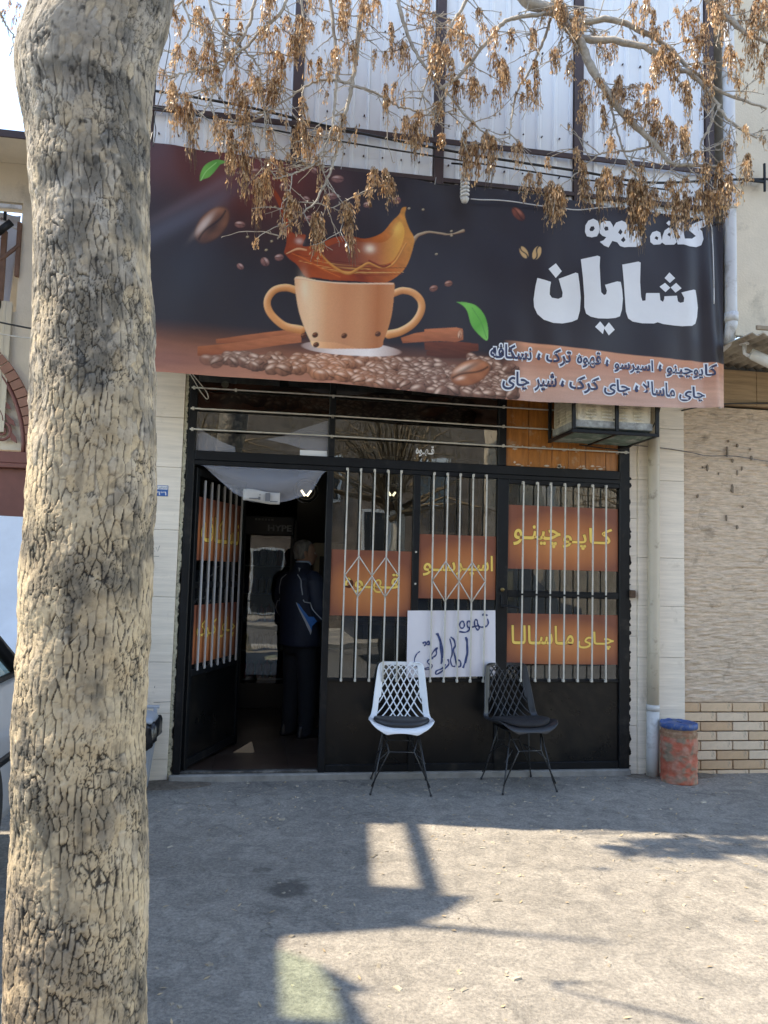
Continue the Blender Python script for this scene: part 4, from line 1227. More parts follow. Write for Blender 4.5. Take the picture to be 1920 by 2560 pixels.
put(w, m * .8, grad(X, X.min(), X.max(), [(96, 44, 40), (120, 62, 52), (190, 110, 70), (238, 176, 70)]))
over(.95 * gauss(*[(1.226,3.750)][0], .035, .03), L_((250, 226, 200)))
over(.75 * gauss(*[(1.417,3.913)][0], .03, .05, -.4), L_((250, 196, 96)))
over(.6 * gauss(*[(0.736,3.757)][0], .025, .02), L_((225, 210, 205)))
for k in range(13):
    f_ = k / 12; q = random.uniform(-12, 12)
    c_ = random.choice([(104, 36, 18), (222, 140, 62), (186, 84, 36), (244, 188, 112), (140, 52, 26)])
    P_ = []
    for (t_, l_, r_) in ((0, (815, 668), (1500, 600)), (.25, (880, 700), (1485, 690)), (.6, (940, 770), (1420, 775))):
        pass
    xs_ = np.linspace(830 + 60 * f_, 1495 - 50 * f_, 7); zz_ = [655 + 90 * f_ + (775 - 655 - 40 * f_ + q) * math.sin(math.pi * min(1, max(0, (x_ - 800) / 720))) * (.35 + .55 * f_) for x_ in xs_]
    i0_ = random.randint(0, 3); sel_ = list(zip(xs_, zz_))[i0_:i0_ + random.randint(3, 5)]
    stroke([(BXL + (a_ - 790) * BSX, BZL - (b_ - 650) * BSZ) for a_, b_ in sel_], [.0015, random.uniform(.0025, .0045), .0015], [tuple(v * .8 for v in c_), c_], 5)
stroke([(0.880,3.688),(0.962,3.613),(1.075,3.560),(1.161,3.606),(1.222,3.643),(1.311,3.620),(1.398,3.660),(1.483,3.816)], [.005, .009, .012, .010, .008, .008, .006], [(150, 74, 30), (246, 178, 92)])
stroke([(0.691,3.664),(0.777,3.634),(0.902,3.576),(1.027,3.530)], [.004, .006, .004], [(170, 70, 30), (226, 120, 60)])
stroke([(1.222,3.663),(1.260,3.647),(1.323,3.627),(1.373,3.651)], [.007, .008, .006], [(110, 36, 22), (150, 60, 36)])
stroke([(0.655,3.661),(0.726,3.699),(0.787,3.698)], [.004, .009, .006], [(190, 110, 60), (240, 200, 160)])
# flying beans
for (x, z), a, b, r in zip([(0.333,3.833),(0.622,4.146),(0.986,4.226),(0.823,4.270),(0.947,4.097),(0.775,4.060),(1.061,4.019),(0.792,3.925),(1.198,4.065),(1.405,4.116),(0.347,3.545),(0.510,3.593),(0.604,3.631),(0.422,4.219),(1.685,3.505),(0.630,3.835),(0.452,3.918)],
        [.037, .042, .046, .03, .044, .030, .036, .034, .028, .034, .026, .034, .032, .034, .03, .03, .02], [.024, .030, .028, .022, .026, .024, .026, .02, .022, .027, .02, .028, .024, .026, .022, .022, .014], [.1, .9, .2, -.5, .2, -.4, -.2, .5, .3, .5, -.6, -.9, .3, .2, .5, -1.2, .3]):
    bean(x, z, a, b, r, (78, 46, 48), (176, 124, 116), (222, 196, 190))
for (x, z) in [(1.688,3.508),(1.793,3.550)]: bean(x, z, .03, .022, .4, (78, 46, 40), (170, 110, 88))
x, z = [(2.297,4.106)][0]; bean(x, z, .062, .036, -.75, (66, 30, 24), (150, 80, 60), (190, 120, 96), blur=.006)
# the big blurred bean
x, z = [(0.149,3.812)][0]
bean(x, z, .155, .088, .95, (58, 32, 28), (168, 110, 80), (232, 214, 205), blur=.012)
over(.75 * gauss(x + .012, z - .004, .10, .030, .95), L_((34, 20, 22)))
over(.5 * gauss(x - .055, z + .005, .10, .018, .95), L_((196, 170, 155)))
# leaves
for poly, ax in (([(0.053,4.113),(0.057,4.172),(0.087,4.235),(0.156,4.274),(0.234,4.259),(0.187,4.243),(0.148,4.189),(0.114,4.149),(0.079,4.131)], .6), ([(1.853,3.424),(1.928,3.425),(1.997,3.409),(2.057,3.350),(2.086,3.263),(2.085,3.165),(2.028,3.198),(1.968,3.265),(1.936,3.360),(1.901,3.401)], -.8)):
    w, m, X, Z = soft_poly(poly)
    put(w, m, grad(X * math.cos(ax) + Z * math.sin(ax), (X * math.cos(ax) + Z * math.sin(ax)).min(), (X * math.cos(ax) + Z * math.sin(ax)).max(), [(58, 128, 48), (112, 186, 84), (86, 160, 66), (140, 206, 110)]))
stroke([(0.060,4.118),(0.094,4.189),(0.157,4.253)], .0035, [(150, 210, 120), (176, 226, 150)]); stroke([(2.079,3.181),(2.036,3.293),(1.970,3.390)], .0035, [(70, 130, 60), (90, 150, 76)])
# cinnamon sticks
CIN = [(128, 66, 42), (190, 112, 74), (222, 156, 116)]
def stick(poly, cols=CIN):
    w, m, X, Z = soft_poly(poly, False)
    t = Z - np.interp(X, [p_[0] for p_ in sorted(poly)], [p_[1] for p_ in sorted(poly)])
    put(w, m, grad(Z - (X - X.mean()) * .07, Z.min(), Z.max(), cols) * (.8 + .4 * fbm(np.stack([X * 14, Z * 90], -1), 3, 5))[..., None])
stick([(0.206,3.031),(0.390,3.073),(0.650,3.124),(0.773,3.128),(0.772,3.083),(0.486,3.037),(0.211,3.002)])
stick([(0.090,2.971),(0.392,3.030),(0.773,3.121),(0.776,3.053),(0.441,2.979),(0.093,2.901)])
stick([(1.462,3.135),(1.562,3.175),(1.791,3.224),(1.836,3.215),(1.838,3.151),(1.716,3.129),(1.476,3.098)])
stick([(1.627,3.207),(1.857,3.240),(1.904,3.233),(1.910,3.157),(1.859,3.135),(1.629,3.126)])
stick([(1.630,3.114),(1.886,3.139),(2.020,3.136),(2.023,3.085),(1.860,3.059),(1.631,3.059)], [(70, 32, 22), (112, 54, 34), (150, 84, 56)])
stick([(1.644,3.054),(1.873,3.082),(1.962,3.077),(1.963,3.030),(1.766,3.009),(1.645,3.021)], [(60, 28, 20), (100, 48, 30), (140, 78, 54)])
x, z = [(1.885,3.191)][0]; bean(x, z, .033, .018, 1.5, (150, 84, 60), (216, 160, 124), (235, 200, 170))
# bean heap
heap = []
for k in range(760):
    x = random.uniform(.12, 2.48); z = random.uniform(2.765, 3.06)
    hi = np.interp(x, [.12, .35, .7, 1.0, 1.25, 1.9, 2.2, 2.45], [2.90, 2.935, 2.965, 2.98, 3.0, 3.05, 3.0, 2.90])
    lo = np.interp(x, [.12, .4, .7, 1.0, 1.4, 2.0, 2.3, 2.45], [2.88, 2.87, 2.845, 2.82, 2.775, 2.76, 2.77, 2.82])
    if lo < z < hi and x < 2.30: heap.append((z, x))
heap.sort(reverse=True)
heap = heap[::2] if len(heap) > 600 else heap
for z, x in heap:
    if 0.95 < x < 2.12 and z > 2.975 and abs(x - 1.5) < .45: continue
    s = random.uniform(.8, 1.15) * (1.25 - (z - 2.76) * .9)
    warm = np.clip(1 - abs(x - 1.0) / .6, 0, 1); fade = np.clip((x - .1) / .35, .15, 1)
    lo = (38 + 40 * warm, 22 + 18 * warm, 20 + 10 * warm); hi = (158 + 70 * warm, 110 + 40 * warm, 90 + 16 * warm)
    bean(x, z, .043 * s, .033 * s, random.uniform(-.6, .9), lo, hi, (240, 208, 186), .45 + .55 * fade, 0, random.choice((1, 1, 0, .3)))
# saucer and cup
x, z = [(1.122,3.032)][0]
w = win(x - .37, x + .37, z - .06, z + .06); a = ((UX[w] - x) / .355) ** 2 + ((ZB[w] - z) / .052) ** 2
put(w, np.clip((1 - a) * 8, 0, 1), grad(UX[w], x - .36, x + .36, [(150, 120, 108), (226, 206, 198), (236, 222, 216), (150, 112, 96)]))
HAND = [(160, 92, 48), (218, 146, 88), (250, 206, 156)]
stroke([(0.739,3.407),(0.663,3.423),(0.586,3.402),(0.542,3.344),(0.539,3.282),(0.577,3.217),(0.661,3.155),(0.770,3.139)], [.026, .026, .025, .024, .025, .027, .03], HAND)
stroke([(1.398,3.442),(1.466,3.472),(1.545,3.461),(1.598,3.407),(1.599,3.331),(1.548,3.244),(1.461,3.180),(1.374,3.151)], [.024, .025, .026, .026, .026, .028, .03], HAND)
cup = [(0.713,3.490),(0.745,3.509),(0.905,3.492),(1.152,3.493),(1.377,3.520),(1.407,3.498),(1.404,3.417),(1.393,3.295),(1.368,3.185),(1.340,3.107),(1.311,3.051),(1.104,3.028),(0.877,3.024),(0.833,3.075),(0.791,3.159),(0.751,3.268),(0.725,3.391)]
w, m, X, Z = soft_poly(cup)
cc = grad(X, X.min() + .02, X.max() - .02, [(238, 186, 144), (246, 200, 158), (224, 158, 114), (210, 140, 98), (214, 146, 102), (188, 112, 68), (206, 136, 88)])
vt = np.clip((Z - Z.min()) / (Z.max() - Z.min()), 0, 1)[..., None]
cc = cc * (.84 + .18 * vt) + L_((240, 200, 160)) * .10 * np.exp(-((vt - .95) / .07) ** 2)
zr = 2.995 + .0 * X
cc = np.where((Z < np.interp(X, [1.0, 1.25, 1.6, 1.8], [3.07, 3.015, 3.005, 3.05]))[..., None], cc * np.array([1.12, 1.1, .95]) + .03, cc)
put(w, m, cc)
over(.5 * gauss(*[(0.784,3.434)][0], .03, .10, .1), L_((250, 226, 200)))
stroke([(0.721,3.495),(0.905,3.488),(1.152,3.492),(1.396,3.512)], .006, [(214, 160, 120), (248, 222, 196)])
for (x, z) in [(0.868,3.112),(1.066,3.118),(1.299,3.148),(0.877,3.044),(0.790,3.100)]: bean(x, z, .022, .018, .6, (50, 28, 20), (120, 66, 40), (170, 110, 80))
# large foreground bean
x, z = [(1.965,2.925)][0]
bean(x, z, .155, .088, .42, (112, 56, 34), (214, 138, 96), (250, 220, 196), blur=.008)
over(.7 * gauss(x - .02, z + .028, .12, .016, .55), L_((70, 34, 24)))
over(.55 * gauss(x - .07, z - .045, .03, .012, .3), L_((252, 226, 205)))
# small emblem of two beans
for (cx, cz), a, r in zip([(2.342,3.826),(2.435,3.826)], (.050, .056), (-1.05, 1.2)):
    w = win(cx - .07, cx + .07, cz - .07, cz + .07); X, Z = UX[w] - cx, ZB[w] - cz
    u, v = (X * math.cos(r) + Z * math.sin(r)) / a, (-X * math.sin(r) + Z * math.cos(r)) / (a * .55)
    mm = np.clip((1 - np.sqrt(u * u + v * v)) * 9, 0, 1) * np.clip(np.abs(v - .35 * np.sin(u * 3)) * 6 - .55, 0, 1)
    put(w, mm, L_((206, 168, 118)))
IMG *= (.96 + .08 * RNG.random((NZB, NXB, 1)))
IMG = IMG + (np.array([.10, .092, .08]) * (.08 * np.clip((fbm(np.stack([UX * 2.2, ZB * 1.2], -1), 4, 77) - .42) * 3, 0, 1))[..., None])
IMG = np.clip(IMG * 1.05, 0.004, .9)
ban = thing('shop_banner', 'long dark printed banner with a coffee cup picture and white Persian lettering', 'banner', (1.75, BY, 2.75))
YB = b_y(UX, ZB)
me = bpy.data.meshes.new('cloth')
V = np.stack([UX - 1.75, YB - BY, ZB - 2.75], -1).reshape(-1, 3)
idx = np.arange(NXB * NZB).reshape(NZB, NXB)
F = np.stack([idx[:-1, :-1], idx[:-1, 1:], idx[1:, 1:], idx[1:, :-1]], -1).reshape(-1, 4)
me.vertices.add(len(V)); me.vertices.foreach_set('co', V.ravel().astype(np.float32))
me.loops.add(F.size); me.loops.foreach_set('vertex_index', F.ravel().astype(np.int32))
me.polygons.add(len(F)); me.polygons.foreach_set('loop_start', np.arange(0, F.size, 4, dtype=np.int32))
me.update(calc_edges=True)
me.polygons.foreach_set('use_smooth', np.ones(len(F), bool))
ca = me.color_attributes.new('Col', 'FLOAT_COLOR', 'POINT')
ca.data.foreach_set('color', np.concatenate([IMG.reshape(-1, 3), np.ones((NXB * NZB, 1))], 1).ravel().astype(np.float32))
me.materials.append(attr_mat('printed_vinyl', .42, bump=.12, bs=350, spec=.4, transl=.06))
bo = bpy.data.objects.new('cloth', me); COL.objects.link(bo); bo.parent = ban
M_wl = mat('white_print', (.74, .75, .78), .45, var=.03)
M_navy = mat('navy_print', (.035, .045, .10), .5, var=.1)
nun = [[(2.440,3.640),(2.544,3.621),(2.536,3.576),(2.534,3.527),(2.551,3.505),(2.602,3.503),(2.633,3.520),(2.637,3.554),(2.605,3.653),(2.735,3.712),(2.754,3.708),(2.766,3.623),(2.774,3.526),(2.767,3.428),(2.749,3.363),(2.706,3.342),(2.635,3.324),(2.564,3.321),(2.493,3.339),(2.445,3.377),(2.420,3.427),(2.415,3.482),(2.427,3.580)], [(2.581,3.764),(2.629,3.712),(2.582,3.656),(2.523,3.714)]]
ya = [[(2.775,3.816),(2.905,3.856),(2.924,3.849),(2.920,3.778),(2.925,3.665),(2.931,3.581),(2.953,3.562),(2.970,3.571),(2.976,3.597),(2.961,3.640),(3.059,3.677),(3.088,3.677),(3.099,3.624),(3.106,3.554),(3.098,3.468),(3.082,3.418),(3.045,3.401),(2.980,3.389),(2.907,3.383),(2.850,3.390),(2.813,3.410),(2.800,3.458),(2.800,3.542),(2.790,3.682)], [(2.922,3.362),(2.958,3.325),(2.944,3.270),(2.882,3.317)], [(2.992,3.363),(3.040,3.313),(2.992,3.265),(2.953,3.314)]]
sha = [[(3.100,3.809),(3.228,3.845),(3.246,3.839),(3.243,3.693),(3.251,3.580),(3.261,3.550),(3.285,3.555),(3.288,3.605),(3.292,3.612),(3.392,3.618),(3.398,3.564),(3.418,3.552),(3.427,3.574),(3.429,3.595),(3.526,3.606),(3.534,3.564),(3.553,3.554),(3.579,3.562),(3.582,3.594),(3.560,3.632),(3.662,3.664),(3.677,3.662),(3.689,3.603),(3.698,3.532),(3.691,3.459),(3.676,3.408),(3.646,3.387),(3.570,3.379),(3.496,3.380),(3.421,3.384),(3.376,3.395),(3.347,3.384),(3.258,3.380),(3.184,3.388),(3.148,3.409),(3.130,3.457),(3.123,3.541),(3.113,3.682)],
    [(3.468,3.779),(3.512,3.738),(3.471,3.699),(3.431,3.734)], [(3.434,3.698),(3.474,3.663),(3.437,3.627),(3.392,3.666)], [(3.519,3.703),(3.561,3.664),(3.514,3.628),(3.477,3.665)]]
for g in (nun, ya, sha): poly_obj('lettering', g, b_surf, M_wl, ban, .0035)
# heading line: two words
head = [[[(2.811,4.077),(2.834,4.116),(2.872,4.135),(2.907,4.121),(2.919,4.088),(2.916,4.033),(2.901,4.003),(2.861,3.991),(2.823,3.996),(2.808,4.028)], [(2.843,4.049),(2.854,4.073),(2.875,4.078),(2.884,4.059),(2.869,4.040),(2.849,4.038)]],
 [[(2.919,4.059),(2.927,4.103),(2.962,4.127),(3.003,4.128),(3.024,4.098),(3.030,4.030),(3.019,3.979),(2.990,3.926),(2.954,3.937),(2.922,3.963),(2.951,3.977),(2.972,4.002),(2.942,4.010),(2.922,4.028)], [(2.954,4.066),(2.965,4.084),(2.986,4.083),(2.989,4.058),(2.966,4.050)]],
 [[(3.019,3.979),(3.030,4.030),(3.024,4.080),(3.051,4.124),(3.095,4.143),(3.130,4.129),(3.151,4.071),(3.154,3.999),(3.148,3.947),(3.116,3.941),(3.081,3.947),(3.058,3.973)], [(3.066,4.048),(3.083,4.078),(3.101,4.057),(3.086,4.033)], [(3.086,3.993),(3.110,4.021),(3.125,3.997),(3.107,3.978)]],
 [[(3.148,3.947),(3.154,4.014),(3.172,4.058),(3.206,4.082),(3.240,4.071),(3.255,4.023),(3.249,3.977),(3.214,3.953)], [(3.196,4.029),(3.208,4.045),(3.222,4.032),(3.208,4.016)]],
 [(3.181,4.114),(3.202,4.136),(3.222,4.118),(3.202,4.096)], [(3.225,4.118),(3.246,4.141),(3.267,4.123),(3.246,4.100)]]
poly_obj('lettering', head, b_surf, M_wl, ban, .0035)
head = [[[(3.321,4.001),(3.318,4.044),(3.336,4.077),(3.372,4.092),(3.399,4.081),(3.408,4.038),(3.416,4.010),(3.400,3.991),(3.348,3.983)], [(3.354,4.033),(3.366,4.051),(3.384,4.042),(3.378,4.021)]],
 [[(3.410,4.007),(3.417,4.056),(3.432,4.098),(3.462,4.122),(3.492,4.113),(3.504,4.065),(3.522,4.012),(3.504,3.993),(3.437,3.989)], [(3.453,4.066),(3.465,4.084),(3.480,4.071),(3.471,4.053)]],
 [(3.444,4.155),(3.465,4.177),(3.486,4.159),(3.465,4.136)],
 [(3.513,4.165),(3.559,4.178),(3.574,4.171),(3.571,4.098),(3.585,4.024),(3.573,3.996),(3.528,3.995),(3.519,4.035)],
 [(3.573,3.996),(3.582,4.041),(3.643,4.049),(3.677,4.076),(3.643,4.096),(3.619,4.108),(3.629,4.147),(3.674,4.178),(3.742,4.208),(3.760,4.189),(3.748,4.150),(3.708,4.134),(3.726,4.113),(3.735,4.055),(3.719,4.007),(3.679,3.989),(3.619,3.986)]]
poly_obj('lettering', head, b_surf, M_wl, ban, .0035)
# menu lines: navy with a white edge
def menu(s, box):
    (x0, zt), (x1, _), (_, zb) = box
    sk = 0.0
    _, ref = place_text(s, x0, x1, zb, zt, b_surf, M_navy, ban, .022, .0055)
    place_text(s, x0, x1, zb, zt, b_surf, M_wl, ban, .098, .0035, name='letter_edge', ref=ref)
for s, box in (('کاپوچینو', [(3.443,3.107),(3.833,3.135),(3.636,2.984)]), ('،', [(3.380,3.082),(3.405,3.083),(3.391,3.026)]), ('اسپرسو', [(3.036,3.106),(3.339,3.128),(3.185,2.991)]), ('،', [(2.967,3.088),(2.991,3.089),(2.981,3.033)]),
               ('قهوه', [(2.744,3.131),(2.930,3.145),(2.837,3.009)]), ('ترک', [(2.516,3.134),(2.701,3.147),(2.609,3.007)]), ('،', [(2.451,3.099),(2.476,3.101),(2.462,3.045)]), ('نسکافه', [(2.105,3.142),(2.411,3.165),(2.259,3.038)]),
               ('چای', [(3.546,2.931),(3.751,2.945),(3.650,2.811)]), ('ماسالا', [(3.251,2.947),(3.512,2.964),(3.375,2.841)]), ('،', [(3.189,2.912),(3.217,2.914),(3.199,2.857)]), ('چای', [(2.953,2.944),(3.153,2.957),(3.054,2.816)]), ('کرک', [(2.688,2.948),(2.917,2.964),(2.796,2.821)]),
               ('،', [(2.625,2.908),(2.650,2.910),(2.639,2.859)]), ('شیر', [(2.438,2.955),(2.596,2.965),(2.513,2.823)]), ('چای', [(2.198,2.952),(2.399,2.966),(2.303,2.810)])):
    menu(s, box)
# hem rope, eyelets and the white wire along the top right
MB().tube(smooth_path([(x, float(b_y(x, b_top(x))) + .008, float(b_top(x)) - .004) for x in np.linspace(BX0, BX1, 30)], 2), .007, 6).build('hem', M_dark, ban)
for x in (-.3, .35, 1.0, 1.68, 2.3, 2.77, 3.4, 3.83):
    zt = float(b_top(x)); MB().tube([(x, -.56, zt - .015), (x + .01, -.535, zt + .02), (x + .02, YO - .02, zt + .10)], .0025, 5).build('tie_cord', M_bar, ban)
MB().tube([(3.915, -.50, 2.80), (3.92, -.50, 4.25)], .011, 8).build('end_tube', M_pvc, ban)
MB().box((-.42, YO - .028, 4.315), (3.9, YO - .002, 4.345)).build('carrier_rail', M_brownmetal, ban)

# ------------------------------------------------------------------ drainpipes
M_beige = mat('beige_painted_pipe', (.46, .40, .31), .5, var=.08, vs=3, dirt=(.2, .16, .12), dirt_amt=.2, dirt_scale=9)
def pipe(name, label, pts, r, joints, m=M_pvc):
    t = thing(name, label, 'drainpipe', pts[-1])
    MB().tube(pts, r, 20).build('pipe', m, t)
    for (p, d) in joints:
        p = Vector(p); d = Vector(d).normalized()
        MB().tube([p - d * .035, p + d * .035], r + .006, 20).build('collar', M_pvc, t)
    return t
pipe('drainpipe', 'stained white drainpipe running down the right stone pier to the ground', [(3.61, -.085, 3.15), (3.605, -.085, 2.4), (3.60, -.085, 1.0), (3.596, -.085, .42)], .045, [], M_beige)
t_ = bpy.data.objects['drainpipe']
M_foot = mat('greyed_pipe', (.52, .51, .49), .5, var=.1, vs=5, dirt=(.3, .27, .23), dirt_amt=.35, dirt_scale=8)
MB().tube([(3.596, -.085, .52), (3.594, -.085, .2), (3.592, -.085, -.004)], .048, 20).build('foot_pipe', M_foot, t_)
MB().tube([(3.5955, -.085, .50), (3.5965, -.085, .545)], .051, 20).build('collar', M_foot, t_)
pipe('drainpipe', 'white drainpipe beside the banner ending in an elbow', smooth_path([(3.97, -.56, 6.2), (3.975, -.56, 5.0), (3.975, -.56, 3.62), (3.972, -.56, 3.40), (3.965, -.50, 3.31), (3.94, -.35, 3.27), (3.93, -.2, 3.265)], 5), .046, [((3.975, -.56, 4.35), (0, 0, 1)), ((3.975, -.56, 3.48), (0, 0, 1)), ((3.975, -.56, 5.4), (0, 0, 1))])

# ------------------------------------------------------------------ evaporative cooler in its cage
co = thing('evaporative_cooler', 'rusty cream evaporative cooler in a black iron cage under the banner', 'cooler', (3.08, -.25, 2.57))
M_cool = mat('peeling_cream_tin', (.66, .60, .47), .6, var=.12, vs=7, dirt=(.24, .22, .18), dirt_amt=.35, dirt_scale=9, bump=.4, bs=40)
x0, x1, y0, y1, z0, z1 = 2.79, 3.375, -.475, -.03, 2.60, 3.17
MB().box((x0, y0, z0), (x1, y1, z1), .012).build('casing', M_cool, co)
MB().box((x0 - .01, y0 - .008, z0 - .001), (x1 + .01, y1, z0 + .055), .006).build('water_tray', mat('patchy_tray', (.27, .27, .25), .6, var=.5, vs=22, dirt=(.5, .5, .46), dirt_amt=.4, dirt_scale=20), co)
lou = MB().prism([(0, 0), (-.013, -.004), (-.017, -.014), (-.010, -.006), (0, -.002)], 'x', -.038, .038).mesh('louvre', M_cool)
for cx in (2.90, 3.02, 3.145, 3.27):
    for r in range(14):
        z = 2.688 + r * .024
        inst(lou, 'louvre', co, (cx - 3.08, y0 - .001 + .25, z - 2.57))
for cy in (-.37, -.25, -.13):
    for r in range(14):
        inst(lou, 'louvre', co, (x0 - .001 - 3.08, cy + .25, 2.688 + r * .024 - 2.57), (0, 0, R(-90)))
MB().box((3.075, y0 - .012, 2.663), (3.115, y0 - .001, 2.676), .002).build('badge', mat('badge_brown', (.12, .08, .06)), co)
cx0, cx1, cy0, cy1, cz0, cz1 = 2.758, 3.405, -.505, -.005, 2.565, 3.19
def cage(p, q):
    p, q = Vector(p), Vector(q)
    a = [min(p[i], q[i]) - .012 for i in range(3)]; b = [max(p[i], q[i]) + .012 for i in range(3)]
    MB().box(a, b, .002).build('cage_bar', M_black, co)
for (a, b) in ((cx0, cy0), (cx1, cy0), (cx0, cy1 - .03), (cx1, cy1 - .03), (3.09, cy0 - .001)): cage((a, b, cz0 + .0245), (a, b, cz1))
for z in (cz0,):
    cage((cx0 - .001, cy0, z), (cx1 + .001, cy0, z)); cage((cx0, cy0 + .025, z), (cx0, cy1 - .03, z)); cage((cx1, cy0 + .025, z), (cx1, cy1 - .03, z)); cage((3.09, cy0 + .025, z - .001), (3.09, cy1 - .03, z - .001))
MB().box((cx0 + .013, cy0 + .013, cz0 - .006), (cx1 - .013, cy1 - .045, cz0 + .004)).build('torn_pad', mat('green_pad', (.14, .2, .16), .9, var=.6, vs=8, dirt=(.5, .5, .45), dirt_amt=.4, dirt_scale=6), co)

# ------------------------------------------------------------------ cables
M_cable = mat('black_cable', (.015, .015, .015), .5)
def cable(pts, r, label, m=M_cable, name='cable'):
    return tag(MB().tube(smooth_path(pts, 8), r, 6).build(name, m), label, 'cable')
cable([(3.40, -.5, 3.1), (3.47, -.45, 2.86), (3.475, -.3, 2.66), (3.42, -.1, 2.56), (3.33, -.04, 2.53), (3.0, -.035, 2.55)], .005, 'black cable looping down beside the evaporative cooler')
cable([(3.42, -.05, 2.57), (3.7, -.045, 2.56), (3.95, -.03, 2.54), (4.1, -.03, 2.52), (4.35, -.02, 2.53), (4.7, -.02, 2.50), (5.4, -.02, 2.48)], .004, 'thin twisted cable running along the beige stone wall', mat('worn_cable', (.2, .18, .16), .6, var=.7, vs=20))
cable([(3.86, -.06, 2.87), (4.1, -.05, 2.93), (4.4, -.05, 2.965), (4.8, -.04, 2.99), (5.4, -.04, 3.0)], .006, 'black cable under the brown stone band')
cable([(-.4, -.60, 4.70), (.3, -.60, 4.66), (1.0, -.60, 4.575), (1.9, -.60, 4.50), (2.75, -.60, 4.465), (3.3, -.60, 4.44), (4.0, -.64, 4.52), (4.9, -.64, 4.62)], .009, 'thick black cable sagging along the white upper wall')
cable([(-.4, -.58, 4.60), (.6, -.58, 4.52), (1.6, -.58, 4.47), (2.74, -.58, 4.42), (3.5, -.58, 4.41)], .006, 'lower black cable along the white upper wall')
cable([(-.7, -1.6, 5.6), (.6, -1.7, 5.25), (2.2, -1.8, 4.98), (4.6, -1.9, 4.9)], .003, 'thin overhead wire crossing in front of the upper wall')
cable([(-0.090,-1.200,4.866),(-0.106,-1.200,4.720),(-0.096,-1.200,4.627),(-0.123,-1.200,4.398),(-0.125,-1.200,4.328),(-0.160,-1.200,4.160),(-0.150,-1.200,4.068),(-0.162,-1.200,3.973)], .003, 'thin dark wire hanging beside the tree trunk')
# bracket of the cable on the right wall
br = thing('cable_bracket', 'small black iron cable bracket on the right upper wall', 'bracket', (4.12, -.62, 4.5))
for (a, b) in (((4.03, -.66, 4.505), (4.20, -.645, 4.525)), ((4.19, -.66, 4.44), (4.205, -.645, 4.66)), ((4.035, -.645, 4.508), (4.05, -.601, 4.522))): MB().box(a, b, .002).build('bar', M_black, br)
# spiral bulb and its wire over the banner
cf = thing('spiral_bulb', 'white spiral energy-saving bulb hanging in front of the banner top', 'bulb', (1.875, -.66, 4.1))
MB().tube([(1.875 + .026 * math.cos(a), -.66 + .026 * math.sin(a), 4.14 + .0042 * a) for a in np.linspace(0, 2 * math.pi * 5.5, 110)], .0085, 8).build('spiral_tube', mat('milk_glass', (.72, .72, .70), .25), cf)
MB().lathe([(.012, 4.105), (.022, 4.11), (.030, 4.13), (.03, 4.14)], (1.875, -.66), 18).build('base', mat('milk_plastic', (.6, .6, .58), .4), cf)
MB().lathe([(.03, 4.285), (.032, 4.30), (.024, 4.33), (.016, 4.36)], (1.875, -.66), 18).build('holder', mat('milk_plastic', (.6, .6, .58), .4), cf)
MB().tube(smooth_path([(1.875, -.66, 4.35), (1.86, -.63, 4.40), (1.80, -.56, 4.44)], 5), .007, 6).build('arm', M_black, cf)
cable([(1.931,-0.610,4.165),(2.007,-0.610,4.167),(2.118,-0.610,4.176),(2.243,-0.610,4.178),(2.427,-0.610,4.169),(2.597,-0.610,4.167),(2.741,-0.610,4.168),(2.914,-0.610,4.203),(3.090,-0.610,4.227),(3.356,-0.610,4.231),(3.657,-0.610,4.226),(3.775,-0.610,4.172),(3.795,-0.610,4.029),(3.802,-0.610,3.784),(3.804,-0.610,3.555)], .0042, 'white wire running along the top of the banner', M_pvc)
# small bullet camera under the right canopy
cc = thing('bullet_camera', 'white bullet security camera under the right canopy', 'camera', (4.05, -.6, 3.3))
MB().lathe([(.035, 0), (.035, .012), (.02, .018)], n=18).build('mount', M_pvc, cc, local=True)
bpy.data.objects['mount'].location = (0, 0, -.03)
MB().tube([(4.05, -.6, 3.28), (4.055, -.6, 3.20), (4.07, -.61, 3.185), (4.10, -.62, 3.18)], .014, 10).build('arm', M_pvc, cc)
d = Vector((.155, -.05, -.085)); a = Vector((4.09, -.618, 3.19))
MB().tube([a, a + d * .1, a + d * .85], [.028, .034, .036], 16).build('body', mat('camera_white', (.62, .62, .58), .4), cc)
MB().tube([a + d * .851, a + d], [.037, .037], 16).build('lens_hood', M_black, cc)
MB().tube([a + Vector((0, 0, .012)), a + d * 1.05 + Vector((0, 0, .012))], [.036, .040], 16).build('sunshield', mat('camera_white', (.62, .62, .58), .4), cc)

